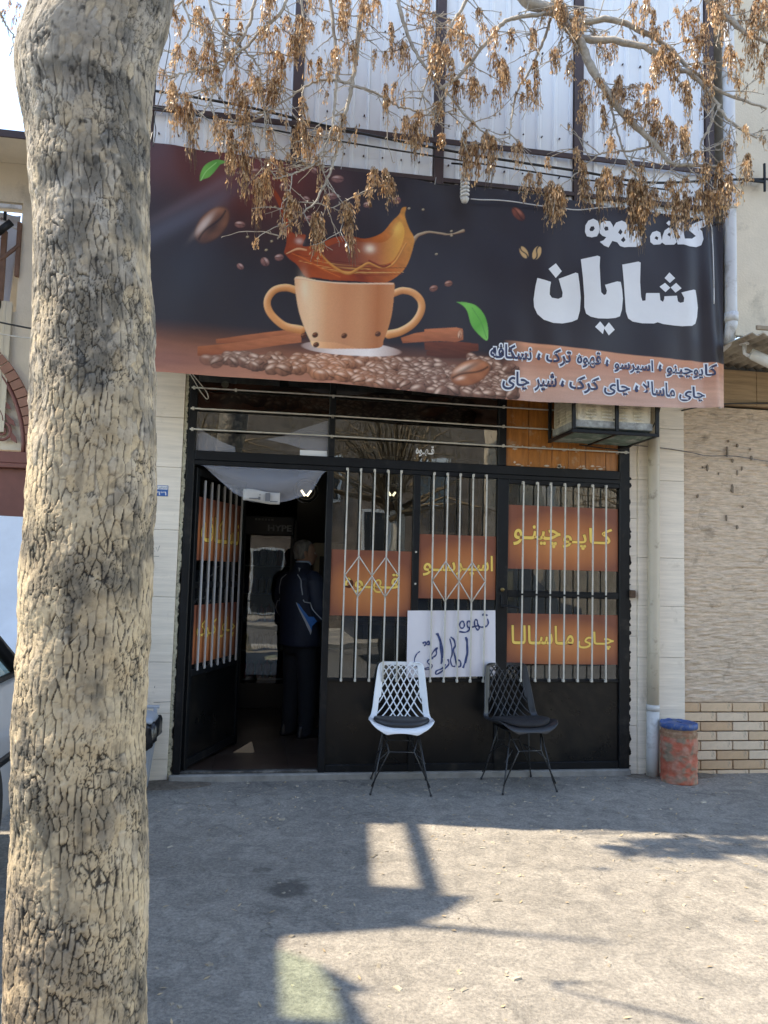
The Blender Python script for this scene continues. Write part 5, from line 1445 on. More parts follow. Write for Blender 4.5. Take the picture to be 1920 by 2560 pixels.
# ------------------------------------------------------------------ chairs
def chair(name, label, loc, rz, m_shell, m_cush, m_leg):
    t = thing(name, label, 'chair', loc, rz, None)
    prof = [(-.236, .416), (-.233, .424), (-.224, .434), (-.205, .443), (-.15, .446), (-.05, .432), (.05, .425), (.12, .432), (.165, .46), (.195, .51), (.215, .57), (.232, .64), (.246, .71), (.258, .78), (.266, .825), (.268, .843)]
    hw = [.10, .155, .188, .211, .226, .232, .230, .224, .215, .207, .200, .193, .185, .176, .165, .135]
    P = np.array(smooth_path([(a, b, c) for (a, b), c in zip(prof, hw)], 4))
    NV = len(P); NU = 29
    def S(u, v):   # u in -1..1, v index float
        y = np.interp(v, range(NV), P[:, 0]); z = np.interp(v, range(NV), P[:, 1]); h = np.interp(v, range(NV), P[:, 2])
        tt = v / (NV - 1)
        back = np.clip((tt - .42) / .2, 0, 1)
        curl = abs(u) ** 3
        seatrise = .042 * curl * (1 - back) * np.clip((tt - .02) / .22, 0, 1)
        fwd = -.055 * curl * back * (1 - .35 * np.clip((tt - .7) / .3, 0, 1))
        drop = -.012 * abs(u) ** 2 * np.clip(1 - tt / .06, 0, 1)
        return (u * h, y + fwd, z + seatrise + drop)
    v1, v2 = (NV - 1) * .50, (NV - 1) * .925
    us = np.linspace(-1, 1, NU)
    mb = MB(); keep = []
    vs = [S(u, v) for v in range(NV) for u in us]
    fs = []
    for j in range(NV - 1):
        for i in range(NU - 1):
            uc = (us[i] + us[i + 1]) / 2; vc = j + .5
            lim = .80 - .12 * ((vc - v1) / (v2 - v1))
            if v1 < vc < v2 and abs(uc) < lim: continue
            fs.append((j * NU + i, j * NU + i + 1, (j + 1) * NU + i + 1, (j + 1) * NU + i))
    mb.add(vs, fs, True)
    o = mb.build('shell', m_shell, t, local=True)
    bm = bmesh.new(); bm.from_mesh(o.data); bmesh.ops.delete(bm, geom=[v for v in bm.verts if not v.link_faces], context='VERTS'); bm.to_mesh(o.data); bm.free()
    s = o.modifiers.new('thickness', 'SOLIDIFY'); s.thickness = .008; s.offset = 0
    b = o.modifiers.new('round', 'SUBSURF'); b.levels = 1; b.render_levels = 1
    # crossing ribs of the back: two fanned families
    N = 9
    for sgn in (-1, 1):
        for k in range(N):
            ut = -1.30 + 2.0 * k / (N - 1)
            pts = []
            for tt in np.linspace(0, 1, 18):
                v = v2 + .6 - (v2 - v1 + 1.2) * tt
                u = ut + 1.25 * tt ** .8 - .15 * (1 - tt)
                lim = .84 - .12 * ((v - v1) / (v2 - v1))
                if abs(u) <= lim + .02: pts.append(S(sgn * u, v))
            if len(pts) > 2:
                MB().tube(pts, .0052, 6).build('back_rib', m_shell, t, local=True)
    # seat pad
    rings = []
    n = 28
    for (sc, h) in ((.90, .0), (.985, .006), (1.0, .014), (.97, .030), (.85, .039), (.5, .043), (.1, .044)):
        ring = []
        for q in range(n):
            a = 2 * math.pi * q / n
            ex = abs(math.cos(a)) ** .62 * (1 if math.cos(a) > 0 else -1); ey = abs(math.sin(a)) ** .62 * (1 if math.sin(a) > 0 else -1)
            u, yy = .87 * sc * ex, -.04 + .172 * sc * ey
            jj = np.interp(yy, P[:32, 0], range(32))
            X, Y, Z = S(u, float(jj))
            ring.append((X * .98, yy, Z + h + .003))
        rings.append(ring)
    MB().loft(rings).build('seat_pad', m_cush, t, local=True)
    # wire base: each leg is a pair of rods meeting at the foot
    feet = {(-1, -1): (-.205, -.205), (1, -1): (.205, -.205), (-1, 1): (-.2, .195), (1, 1): (.2, .195)}
    for (sx, sy), (fx, fy) in feet.items():
        top1 = (sx * .115, sy * .10 - .02, .42); top2 = (sx * .135, sy * .125 - .02, .42)
        mid = (sx * .085, sy * .185 - .01, .285)
        mb = MB()
        mb.tube([(fx, fy, 0.0), (fx - sx * .004, fy - sy * .004, .02), (fx - sx * .022, fy - sy * .02, .075), top1], .0056, 6)
        mb.tube([(fx - sx * .006, fy - sy * .006, .055), mid, (sx * .125, sy * .1, .405)], .0048, 6)
        mb.tube([(fx, fy, 0.0), (fx, fy, .014)], .0085, 8)
        mb.build('leg', m_leg, t, local=True)
    for sy in (-1, 1):
        MB().tube([(-.085, sy * .185 - .01, .285), (.085, sy * .185 - .01, .285)], .0048, 6).build('cross_wire', m_leg, t, local=True)
    for sx in (-1, 1):
        MB().tube([(sx * .168, -.15, .20), (sx * .085, -.09, .27), (sx * .085, .09, .27), (sx * .165, .14, .20)], .0045, 6).build('side_wire', m_leg, t, local=True)
    MB().box((-.14, -.13, .408), (.14, .11, .416), .002).build('seat_plate', m_leg, t, local=True)
    return t
M_leg = mat('black_wire', (.018, .019, .021), .4)
chair('wire_leg_chair', 'white lattice-back plastic chair with black seat pad before the shopfront', (1.585, -.27, .004), R(-8), mat('white_plastic', (.80, .81, .82), .38, var=.03), mat('black_leatherette', (.022, .022, .024), .42, var=.2, vs=12, bump=.2, bs=250), M_leg)
chair('wire_leg_chair', 'black lattice-back plastic chair standing right of the white chair', (2.45, -.27, .004), R(6), mat('black_plastic', (.022, .023, .026), .42, var=.12), mat('black_fabric', (.012, .011, .013), .8, var=.3, vs=40, bump=.3, bs=300), M_leg)

# ------------------------------------------------------------------ mortar-crusted barrel
ba = thing('plaster_barrel', 'mortar-crusted orange red barrel with a chipped blue lid by the drainpipe', 'barrel', (3.735, -.215, 0))
mb = MB(); n, m = 110, 90
A_, Z_ = np.meshgrid(np.linspace(0, 2 * math.pi, n, endpoint=False), np.linspace(0, .405, m))
Q = np.stack([np.cos(A_) * 2 + 5, np.sin(A_) * 2 + 5, Z_ * 9], -1)
f1 = fbm(Q * np.array([1, 1, 2.4]), 4, 3); f2 = fbm(Q * 3 * np.array([1, 1, 2]), 4, 9)
r_ = .133 + .014 * (f1 - .5) + .010 * (f2 - .5) - .006 * (Z_ > .37) - .004 * np.abs(np.sin(Z_ * 24)) ** 8
vs = np.stack([3.735 + r_ * np.cos(A_), -.215 + r_ * np.sin(A_), Z_], -1).reshape(-1, 3)
red = np.array([.47, .125, .075]) * (.75 + .5 * f2)[..., None]; mort = np.array([.26, .195, .135]) * (.7 + .6 * f2)[..., None]
k = np.clip((f1 - .46) * 5, 0, 1)[..., None]; c = red * (1 - k) + mort * k
k2 = (np.clip((fbm(Q * 1.7 + 20, 3, 6) - .45) * 5, 0, 1) * .8)[..., None]; c = c * (1 - k2) + np.array([.46, .235, .165]) * k2
c = np.where((Z_ > .335)[..., None], c * .3 + np.array([.2, .15, .09]) * .7 * np.where(f2 > .45, 1, 1.5)[..., None], c)
cols = np.concatenate([np.clip(c, .02, .9).reshape(-1, 3), np.ones((n * m, 1))], 1)
mb.add(vs, [(j * n + i, j * n + (i + 1) % n, (j + 1) * n + (i + 1) % n, (j + 1) * n + i) for j in range(m - 1) for i in range(n)] + [tuple(range(n))[::-1], tuple((m - 1) * n + i for i in range(n))], True)
o = mb.build('drum', attr_mat('crusted_paint', .85, bump=.8, bs=70), ba)
c = o.data.color_attributes.new('Col', 'FLOAT_COLOR', 'POINT'); c.data.foreach_set('color', np.array(cols, np.float32).ravel())
n = 48; rings = []
for (r, z) in ((.128, .395), (.136, .400), (.137, .43), (.130, .442), (.122, .438), (.118, .425), (.05, .428), (.004, .430)):
    rings.append([(3.735 + r * math.cos(a), -.215 + r * math.sin(a), z + (.010 * float(vnoise(np.array([i * .8, 3.0]), 5)) - .006 if z > .43 else 0) - .016 * (1 if (z > .43 and r > .12 and 20 < i < 27) else 0)) for i, a in enumerate(np.linspace(0, 2 * math.pi, n + 1)[:-1])])
MB().loft(rings).build('lid', mat('blue_lid_plastic', (.03, .08, .24), .6, var=.3, vs=16, dirt=(.2, .2, .2), dirt_amt=.45, dirt_scale=22), ba)
MB().lathe([(.02, .428), (.02, .438), (.008, .44)], (3.76, -.18), 14).build('bung', mat('blue_lid_plastic', (.025, .075, .30)), ba)

# ------------------------------------------------------------------ grey bin with black liner
bn = thing('swing_bin', 'grey plastic bin with black liner bag beside the left pier', 'bin', (-.27, -.24, 0))
M_bin = mat('grey_blue_plastic', (.30, .33, .38), .45, var=.06, vs=3, dirt=(.2, .19, .18), dirt_amt=.2)
def rr(cx, cy, hx, hy, z, r, n=6):
    out = []
    for (sx, sy, a0) in ((1, 1, 0), (-1, 1, 90), (-1, -1, 180), (1, -1, 270)):
        for k in range(n + 1):
            a = R(a0 + 90 * k / n); out.append((cx + sx * (hx - r) + r * math.cos(a), cy + sy * (hy - r) + r * math.sin(a), z))
    return out
bx, by = -.27, -.24
MB().loft([rr(bx, by, .125, .11, 0, .03), rr(bx, by, .128, .112, .012, .032), rr(bx, by, .175, .15, .42, .045), rr(bx, by, .182, .156, .425, .045), rr(bx, by, .184, .158, .455, .045), rr(bx, by, .168, .143, .456, .04), rr(bx, by, .16, .138, .3, .04)], cap=True).build('body', M_bin, bn)
rings = []
for k, (e, z) in enumerate(((.002, .40), (.012, .36), (.020, .33), (.022, .38), (.018, .44), (.010, .468), (-.012, .470))):
    r_ = rr(bx, by, .178 + e, .152 + e, z, .05, 8)
    rings.append([(x + .006 * math.sin(i * 1.7 + k), y + .005 * math.cos(i * 2.1 + k), zz + (.055 * (math.sin(i * .19 + .6)) if k in (1, 2) else .012 * math.sin(i * .8))) for i, (x, y, zz) in enumerate(r_)])
MB().loft(rings, cap=False).build('liner_bag', mat('black_bag_film', (.012, .012, .014), .28, var=.2, bump=.5, bs=18), bn)
rings = [rr(bx, by, .176, .15, .466, .045), rr(bx, by, .170, .146, .49, .05), rr(bx, by, .14, .12, .512, .06), rr(bx, by, .06, .05, .522, .04)]
MB().loft(rings).build('lid', M_bin, bn)
MB().tube([(bx - .15, by + .12, .535), (bx + .175, by + .12, .535)], .012, 12).build('handle_bar', M_bin, bn)
for x in (bx - .1, bx + .15): MB().box((x - .012, by + .10, .47), (x + .012, by + .13, .53), .004).build('bracket', M_bin, bn)

# ------------------------------------------------------------------ street tree
tree = thing('street_tree', 'large bare street tree with fissured pale trunk and hanging brown seed clusters', 'tree', (.2, -3.8, 0))
TP = [(-.05, .215, .30), (.08, .212, .215), (.2, .203, .175), (.367, .195, .155), (.456, .191, .155), (.671, .181, .154), (.775, .179, .151), (.984, .168, .147), (1.143, .161, .148), (1.305, .16, .148), (1.523, .159, .148), (1.635, .157, .147), (1.747, .159, .145), (1.917, .153, .145), (2.088, .143, .14), (2.378, .117, .136), (2.556, .104, .142), (2.639, .091, .150), (2.735, .088, .161), (2.848, .106, .160), (2.923, .116, .162), (3.05, .135, .168), (3.3, .16, .18), (3.5, .17, .17)]
TP = np.array(TP)
NA, NH = 420, 1080
hz_ = np.concatenate([np.linspace(-.05, .3, 40)[:-1], np.linspace(.3, 3.2, NH - 60), np.linspace(3.2, 3.5, 22)[1:]])
NH = len(hz_)
th = np.linspace(0, 2 * math.pi, NA, endpoint=False)
TH_, HZ_ = np.meshgrid(th, hz_)
CX = np.interp(HZ_, TP[:, 0], TP[:, 1]); RR = np.interp(HZ_, TP[:, 0], TP[:, 2])
# smooth the profile
k = np.ones(31) / 31
for A in (CX, RR):
    col_ = np.convolve(np.pad(A[:, 0], 15, mode='edge'), k, 'valid'); A[:] = col_[:, None]
PTS3 = np.stack([np.cos(TH_) * .15, np.sin(TH_) * .15, HZ_], -1)
# broad lumps and old knots
lump = .010 * (fbm(PTS3 * 9 + 3, 3, 2) - .5) * 2
# knot on the left at 2.7 m
lump = lump + .012 * np.exp(-(((TH_ - math.pi) / .5) ** 2 + ((HZ_ - 2.70) / .12) ** 2))
CIRC = 2 * math.pi * .15
def cracks(cw, chh, seed, warp, wf=1.0):
    nc = int(round(CIRC / cw)); cw = CIRC / nc
    wx = warp * ((fbm(PTS3 * np.array([16, 16, 8]) * wf + seed, 4, seed) - .5) * 2.6)
    wz = warp * ((fbm(PTS3 * np.array([13, 13, 12]) * wf + 40 + seed, 4, seed + 5) - .5) * 2.2)
    u = TH_ / (2 * math.pi) * nc + wx; v = HZ_ / chh + wz
    ci = np.floor(u).astype(int)
    f1 = np.full(u.shape, 9.0); f2 = np.full(u.shape, 9.0); fid = np.zeros(u.shape)
    x1 = np.zeros(u.shape); z1 = np.zeros(u.shape); x2 = np.zeros(u.shape); z2 = np.zeros(u.shape)
    rs = np.random.default_rng(seed); T = rs.random((nc, 400, 3))
    for di in (-1, 0, 1):
        cu = ci + di
        sh = T[cu % nc, 0, 2]                  # columns slide past one another
        cj = np.floor(v - sh).astype(int)
        for dj in (-1, 0, 1):
            q = (cj + dj) % 400
            px = cu + .5 + (T[cu % nc, q, 0] - .5) * .85; pz = cj + dj + sh + .5 + (T[cu % nc, q, 1] - .5) * .85
            d = np.hypot(u - px, v - pz)
            new = d < f1
            sec = (~new) & (d < f2)
            x2 = np.where(new, x1, np.where(sec, px, x2)); z2 = np.where(new, z1, np.where(sec, pz, z2))
            f2 = np.where(new, f1, np.where(sec, d, f2))
            x1 = np.where(new, px, x1); z1 = np.where(new, pz, z1); fid = np.where(new, T[cu % nc, q, 1], fid); f1 = np.where(new, d, f1)
    across = np.abs(x2 - x1) / (np.hypot(x2 - x1, z2 - z1) + 1e-6)     # 1 = upright fissure, 0 = level check
    return f2 - f1, fid, across
fine = fbm(PTS3 * 120, 3, 30)
medn = fbm(PTS3 * 45 + 2, 3, 33)
e1, id1, ac1 = cracks(.0165, .036, 5, .55)
e2, id2, ac2 = cracks(.0095, .017, 9, .55, 1.8)
e1 = e1 + (medn - .5) * .24 + (fine - .5) * .16; e2 = e2 + (fine - .5) * .35
gateA = np.clip((fbm(PTS3 * np.array([20, 20, 10]) + 11, 4, 17) - .36) * 5, 0, 1)
gateB = np.clip((fbm(PTS3 * np.array([15, 15, 15]) + 31, 3, 19) - .44) * 6, 0, 1)
upper = np.clip((HZ_ - 1.6) / .9, 0, 1)
wid = (.07 + .13 * ac1 ** 2) * (.2 + 1.5 * fbm(PTS3 * 16 + 8, 2, 44))
c1 = np.clip((1 - e1 / (wid * .85)) * 2.0, 0, 1) * np.where(ac1 > .6, .4 + .6 * gateA, .25 + .75 * gateB) * (1 - .3 * upper)
c2 = np.clip((1 - e2 / (.05 + .08 * ac2)) * 1.4, 0, 1) * .75 * gateB
crack = np.maximum(c1, c2)
flake = np.clip((fbm(PTS3 * np.array([30, 30, 18]) + 60, 3, 71) - .5) * 3, -1, 1)
disp = lump - .0028 * c1 - .0012 * c2 + .0020 * (id1 - .5) * np.clip(1.3 - upper, 0, 1) + .0018 * flake + .0024 * (fine - .5) + .0012 * (medn - .5)
rad = RR + disp
V = np.stack([CX + rad * np.cos(TH_), -3.8 + rad * np.sin(TH_), HZ_], -1).reshape(-1, 3) - np.array([.2, -3.8, 0])
# bark colours: cream plates, grey weathering, dark algae patches with their own outlines
blot = np.clip((fbm(PTS3 * np.array([8, 8, 4.5]) + 70, 4, 61) - .50) * 6, 0, 1) * np.clip((fbm(PTS3 * 40 + 9, 3, 62) - .36) * 5, 0, 1)
band = np.clip(1 - np.abs((HZ_ - 2.26 + .05 * np.sin(TH_ * 2)) / .10), 0, 1) * .8 + np.clip((HZ_ - 2.78) / .25, 0, 1) * .95 + .35 * np.clip((HZ_ - 1.9) / .5, 0, 1) + .5 * np.clip(1 - np.abs((HZ_ - 1.80) / .06), 0, 1)
for (zb_, hb_, ab_) in ((2.62, .05, .7), (2.42, .06, .7), (2.13, .05, .6), (1.9, .06, .6), (1.53, .07, .75), (1.2, .05, .5), (.97, .06, .7), (.62, .05, .55)):
    band = band + ab_ * np.exp(-((HZ_ - zb_ - .04 * np.sin(TH_ * 2 + zb_ * 9) - .03 * (fbm(PTS3 * 9, 2, 7) - .5)) / hb_) ** 2)
blot = np.clip(blot * .85 + .55 * np.clip((fbm(PTS3 * np.array([26, 26, 11]) + 17, 4, 65) - .56) * 7, 0, 1) + band * np.clip((fbm(PTS3 * 22, 3, 63) - .32) * 4, 0, 1), 0, 1)
cream = np.array([.61, .47, .30]); tan = np.array([.49, .375, .24]); grey = np.array([.42, .375, .32]); dk = np.array([.032, .028, .025])
t = fbm(PTS3 * 20 + 5, 3, 80)[..., None]
colr = cream * t + tan * (1 - t)
gk = np.clip(upper * .75 + (id1 - .6) * .6 + (fbm(PTS3 * 6, 3, 81) - .5) * 1.2, 0, .9)[..., None]
colr = colr * (1 - gk) + grey * gk
colr = colr * (.78 + .44 * fine[..., None])
colr = colr * (1 - .72 * blot[..., None]) + np.array([.08, .077, .07]) * .72 * blot[..., None]
speck = np.clip((fbm(PTS3 * np.array([70, 70, 50]) + 3, 2, 91) - .66) * 8, 0, 1) * (.35 + .4 * upper)
kk = np.clip(np.clip(crack * 1.35, 0, 1) * (.92 - .2 * upper) + speck, 0, .95)[..., None]
colr = colr * (1 - kk) + dk * kk
me = bpy.data.meshes.new('trunk')
idx = np.arange(NA * NH).reshape(NH, NA); nxt_ = np.roll(idx, -1, 1)
F = np.stack([idx[:-1], nxt_[:-1], nxt_[1:], idx[1:]], -1).reshape(-1, 4)
me.vertices.add(len(V)); me.vertices.foreach_set('co', V.ravel().astype(np.float32))
me.loops.add(F.size); me.loops.foreach_set('vertex_index', F.ravel().astype(np.int32))
me.polygons.add(len(F)); me.polygons.foreach_set('loop_start', np.arange(0, F.size, 4, dtype=np.int32))
me.update(calc_edges=True); me.polygons.foreach_set('use_smooth', np.ones(len(F), bool))
ca = me.color_attributes.new('Col', 'FLOAT_COLOR', 'POINT')
ca.data.foreach_set('color', np.concatenate([np.clip(colr, .01, .95).reshape(-1, 3), np.ones((NA * NH, 1))], 1).ravel().astype(np.float32))
me.materials.append(attr_mat('fissured_bark', .9, bump=.5, bs=260, spec=.2))
o = bpy.data.objects.new('trunk', me); COL.objects.link(o); o.parent = tree

# limbs and twigs
M_twig = mat('grey_twig_bark', (.40, .355, .295), .85, var=.3, vs=30, bump=.3, bs=90)
fork = np.array([.20, -3.75, 3.42])
tips = []          # (point, direction) where seed clusters may hang
def jit(p, s): return tuple(np.array(p) + np.array([random.gauss(0, s), random.gauss(0, s), random.gauss(0, s)]))
def limb(pts, r0, r1, name='limb', n=9):
    P = smooth_path(pts, 6)
    P = [P[0]] + [tuple(np.array(q) + np.array([random.gauss(0, 1), random.gauss(0, 1), random.gauss(0, 1)]) * .003) for q in P[1:]]
    rs = list(np.linspace(r0, r1, len(P)))
    rs = [r * random.uniform(.92, 1.1) for r in rs]
    MB().tube(P, rs, n).build(name, M_twig, tree)
    return P
def arch(start, via):
    """from the fork above the frame over to where a branch comes into view"""
    s = np.array(start)
    return [tuple(fork), tuple(fork * .7 + s * .3 + np.array([0, 0, .75])), tuple(fork * .25 + s * .75 + np.array([0, 0, .75]))] + via
B = []
B.append(([(2.039,-1.091,5.501),(2.152,-1.122,5.299),(2.303,-1.164,5.221),(2.376,-1.184,5.146),(2.476,-1.213,5.005),(2.548,-1.233,4.823),(2.656,-1.264,4.631),(2.776,-1.299,4.450),(2.940,-1.347,4.268),(3.043,-1.378,4.134),(3.294,-1.454,4.106)], .044, .009))
B.append(([(2.476,-1.213,5.005),(2.716,-1.282,4.974),(2.894,-1.333,4.908),(3.045,-1.378,4.792),(3.186,-1.420,4.689),(3.276,-1.448,4.553),(3.355,-1.472,4.416),(3.522,-1.524,4.275)], .024, .006))
B.append(([(2.235,-1.124,5.505),(2.427,-1.176,5.169),(2.683,-1.249,5.145),(2.846,-1.296,5.064),(3.018,-1.347,4.938),(3.182,-1.395,4.745),(3.343,-1.444,4.604),(3.604,-1.524,4.480)], .024, .007))
B.append(([(3.101,-1.429,5.424),(3.262,-1.478,5.159),(3.368,-1.510,5.041),(3.473,-1.542,4.940),(3.655,-1.599,4.848)], .026, .009))
B.append(([(1.136,-0.860,5.614),(1.103,-0.860,5.344),(1.076,-0.860,5.178),(1.058,-0.860,4.937),(1.039,-0.860,4.749),(1.013,-0.860,4.588),(0.969,-0.860,4.428),(0.951,-0.860,4.295),(0.925,-0.860,4.162),(0.881,-0.860,4.031),(0.813,-0.860,3.895),(0.670,-0.860,3.755),(0.589,-0.860,3.633)], .019, .004))
B.append(([(0.848,-0.880,5.552),(0.875,-0.880,5.294),(0.907,-0.880,5.061),(0.932,-0.880,4.841),(0.927,-0.880,4.619),(0.915,-0.880,4.410),(0.871,-0.880,4.287),(0.814,-0.880,4.167),(0.682,-0.880,4.074),(0.538,-0.880,4.014)], .013, .004))
B.append(([(1.039,-0.860,4.749),(0.906,-0.860,4.751),(0.797,-0.860,4.730),(0.640,-0.860,4.608),(0.416,-0.860,4.418),(0.239,-0.860,4.359)], .010, .0035))
B.append(([(1.040,-0.860,4.730),(1.212,-0.860,4.694),(1.343,-0.860,4.629),(1.429,-0.877,4.604),(1.565,-0.913,4.553),(1.727,-0.958,4.584)], .009, .0035))
B.append(([(1.290,-0.890,5.614),(1.328,-0.890,5.354),(1.373,-0.897,5.181),(1.412,-0.907,5.061),(1.512,-0.933,4.884),(1.637,-0.966,4.720),(1.770,-1.002,4.544),(1.898,-1.037,4.408),(2.059,-1.081,4.316)], .015, .004))
B.append(([(1.875,-0.993,5.589),(1.766,-0.962,5.325),(1.697,-0.942,5.207),(1.651,-0.929,5.079),(1.594,-0.913,4.934),(1.534,-0.896,4.791),(1.490,-0.883,4.627)], .013, .004))
B.append(([(1.607,-0.990,4.697),(1.731,-1.024,4.787),(1.914,-1.076,5.023),(2.011,-1.104,5.140),(2.135,-1.139,5.167),(2.296,-1.184,5.176)], .011, .014))
B.append(([(0.402,-0.940,5.400),(0.381,-0.940,5.174),(0.345,-0.940,4.975),(0.248,-0.940,4.771),(0.193,-0.940,4.635),(0.121,-0.940,4.435),(0.067,-0.940,4.351)], .012, .004))
B.append(([(0.640,-0.960,5.421),(0.561,-0.960,5.122),(0.420,-0.960,4.943),(0.308,-0.960,4.802),(0.112,-0.960,4.667),(-0.056,-0.960,4.598),(-0.152,-0.960,4.540)], .011, .004))
B.append(([(0.050,-0.920,5.361),(0.104,-0.920,5.116),(0.183,-0.920,4.970),(0.335,-0.920,4.834),(0.428,-0.920,4.721),(0.449,-0.920,4.567),(0.486,-0.920,4.384)], .010, .004))
B.append(([(0.642,-0.890,5.446),(0.698,-0.890,5.163),(0.659,-0.890,4.964),(0.576,-0.890,4.761),(0.552,-0.890,4.599),(0.482,-0.890,4.480),(0.381,-0.890,4.421)], .009, .004))
B.append(([(-0.058,-0.970,5.272),(-0.063,-0.970,5.084),(-0.013,-0.970,4.905),(-0.090,-0.970,4.740),(-0.128,-0.970,4.643)], .008, .003))
B.append(([(2.319,-1.124,5.192),(2.263,-1.108,5.002),(2.178,-1.084,4.813),(2.107,-1.063,4.689),(2.081,-1.055,4.498),(2.068,-1.051,4.372)], .010, .004))
B.append(([(2.660,-1.254,4.638),(2.709,-1.267,4.417),(2.750,-1.280,4.259),(2.806,-1.296,4.118),(2.842,-1.306,4.009)], .008, .003))
B.append(([(2.951,-1.327,4.281),(2.825,-1.290,4.247),(2.658,-1.241,4.239),(2.589,-1.221,4.211),(2.463,-1.185,4.092),(2.351,-1.152,4.003)], .007, .003))
B.append(([(3.283,-1.438,4.560),(3.268,-1.434,4.386),(3.213,-1.417,4.266),(3.226,-1.421,4.143),(3.265,-1.434,4.050)], .009, .004))
B.append(([(2.791,-1.326,4.100),(2.886,-1.354,3.989),(2.967,-1.378,4.046),(3.074,-1.411,4.132)], .005, .003))
B.append(([(-0.785,-2.300,4.076),(-0.671,-2.300,3.921),(-0.639,-2.300,3.862),(-0.601,-2.300,3.813),(-0.602,-2.300,3.738)], .006, .002))
B.append(([(0.266,-0.880,4.350),(0.382,-0.880,4.380),(0.401,-0.880,4.273),(0.449,-0.880,4.185),(0.479,-0.880,4.033)], .005, .002))
B.append(([(0.925,-0.860,4.162),(0.872,-0.860,4.112),(0.809,-0.860,4.168),(0.691,-0.860,4.092)], .005, .002))
B.append(([(0.813,-0.860,3.895),(0.940,-0.860,3.873),(1.018,-0.860,3.834),(1.065,-0.860,3.798)], .004, .002))
starts_above = [0, 2, 3, 4, 5, 8, 9, 11, 12, 13, 14, 15, 21]
allp = []
for i, (pts, r0, r1) in enumerate(B):
    if i in starts_above:
        s = pts[0]
        limb(arch(s, [s]), r0 * 1.9 + .012, r0, 'limb')
    P = limb(pts, r0, r1, 'branch')
    allp.append((P, r1))
def curved(p, d, length, n=6, droop=0.0, wob=.25):
    P = [np.array(p, float)]; d = np.array(d, float); d /= np.linalg.norm(d)
    for k in range(n):
        d = d + np.array([random.gauss(0, wob), random.gauss(0, wob * .4), random.gauss(0, wob) - droop]) * .6
        d /= np.linalg.norm(d); P.append(P[-1] + d * length / n)
    return [tuple(q) for q in P]
tw = MB(); spur = MB()
for bi, (P, r1) in enumerate(allp):
    L = sum(np.linalg.norm(np.array(a) - np.array(b)) for a, b in zip(P[:-1], P[1:]))
    nt_ = int(L * (12 if bi not in (21,) else 2))
    for q in range(nt_):
        i = random.randrange(2, len(P) - 1)
        t = np.array(P[min(i + 1, len(P) - 1)]) - np.array(P[i - 1]); t /= np.linalg.norm(t) + 1e-9
        side = np.cross(t, np.array([0, 1, 0])) * random.choice((-1, 1)) + np.array([0, random.gauss(-.06, .12), random.gauss(0, .3)])
        ln = random.uniform(.14, .42)
        C = curved(P[i], t * .7 + side, ln, 7, .05)
        tw.tube(C, list(np.linspace(.0042, .0018, len(C))), 5)
        tips.append((C[-1], bi)); tips.append((C[3], bi))
        if random.random() < .6:
            C2 = curved(C[3], np.array(C[4]) - np.array(C[2]) + np.array([random.gauss(0, .05), random.gauss(0, .05), random.gauss(0, .04)]), ln * .6, 5)
            tw.tube(C2, list(np.linspace(.003, .0015, len(C2))), 4); tips.append((C2[-1], bi))
        for w in range(5):
            a = np.array(C[random.randrange(1, len(C))]); spur.tube([tuple(a), tuple(a + np.array([random.gauss(0, .012), random.gauss(0, .012), random.gauss(0, .012)]))], [.0028, .0016], 4)
    for w in range(int(L * 26)):
        a = np.array(P[random.randrange(1, len(P))]); v = np.array([random.gauss(0, 1), random.gauss(0, 1), random.gauss(0, 1)]); v /= np.linalg.norm(v)
        spur.tube([tuple(a), tuple(a + v * random.uniform(.012, .04))], [.0032, .0018], 4)
o = tw.build('twigs', M_twig, tree, recalc=False); tag(o, kind='stuff')
o = spur.build('spurs', M_twig, tree, recalc=False); tag(o, kind='stuff')
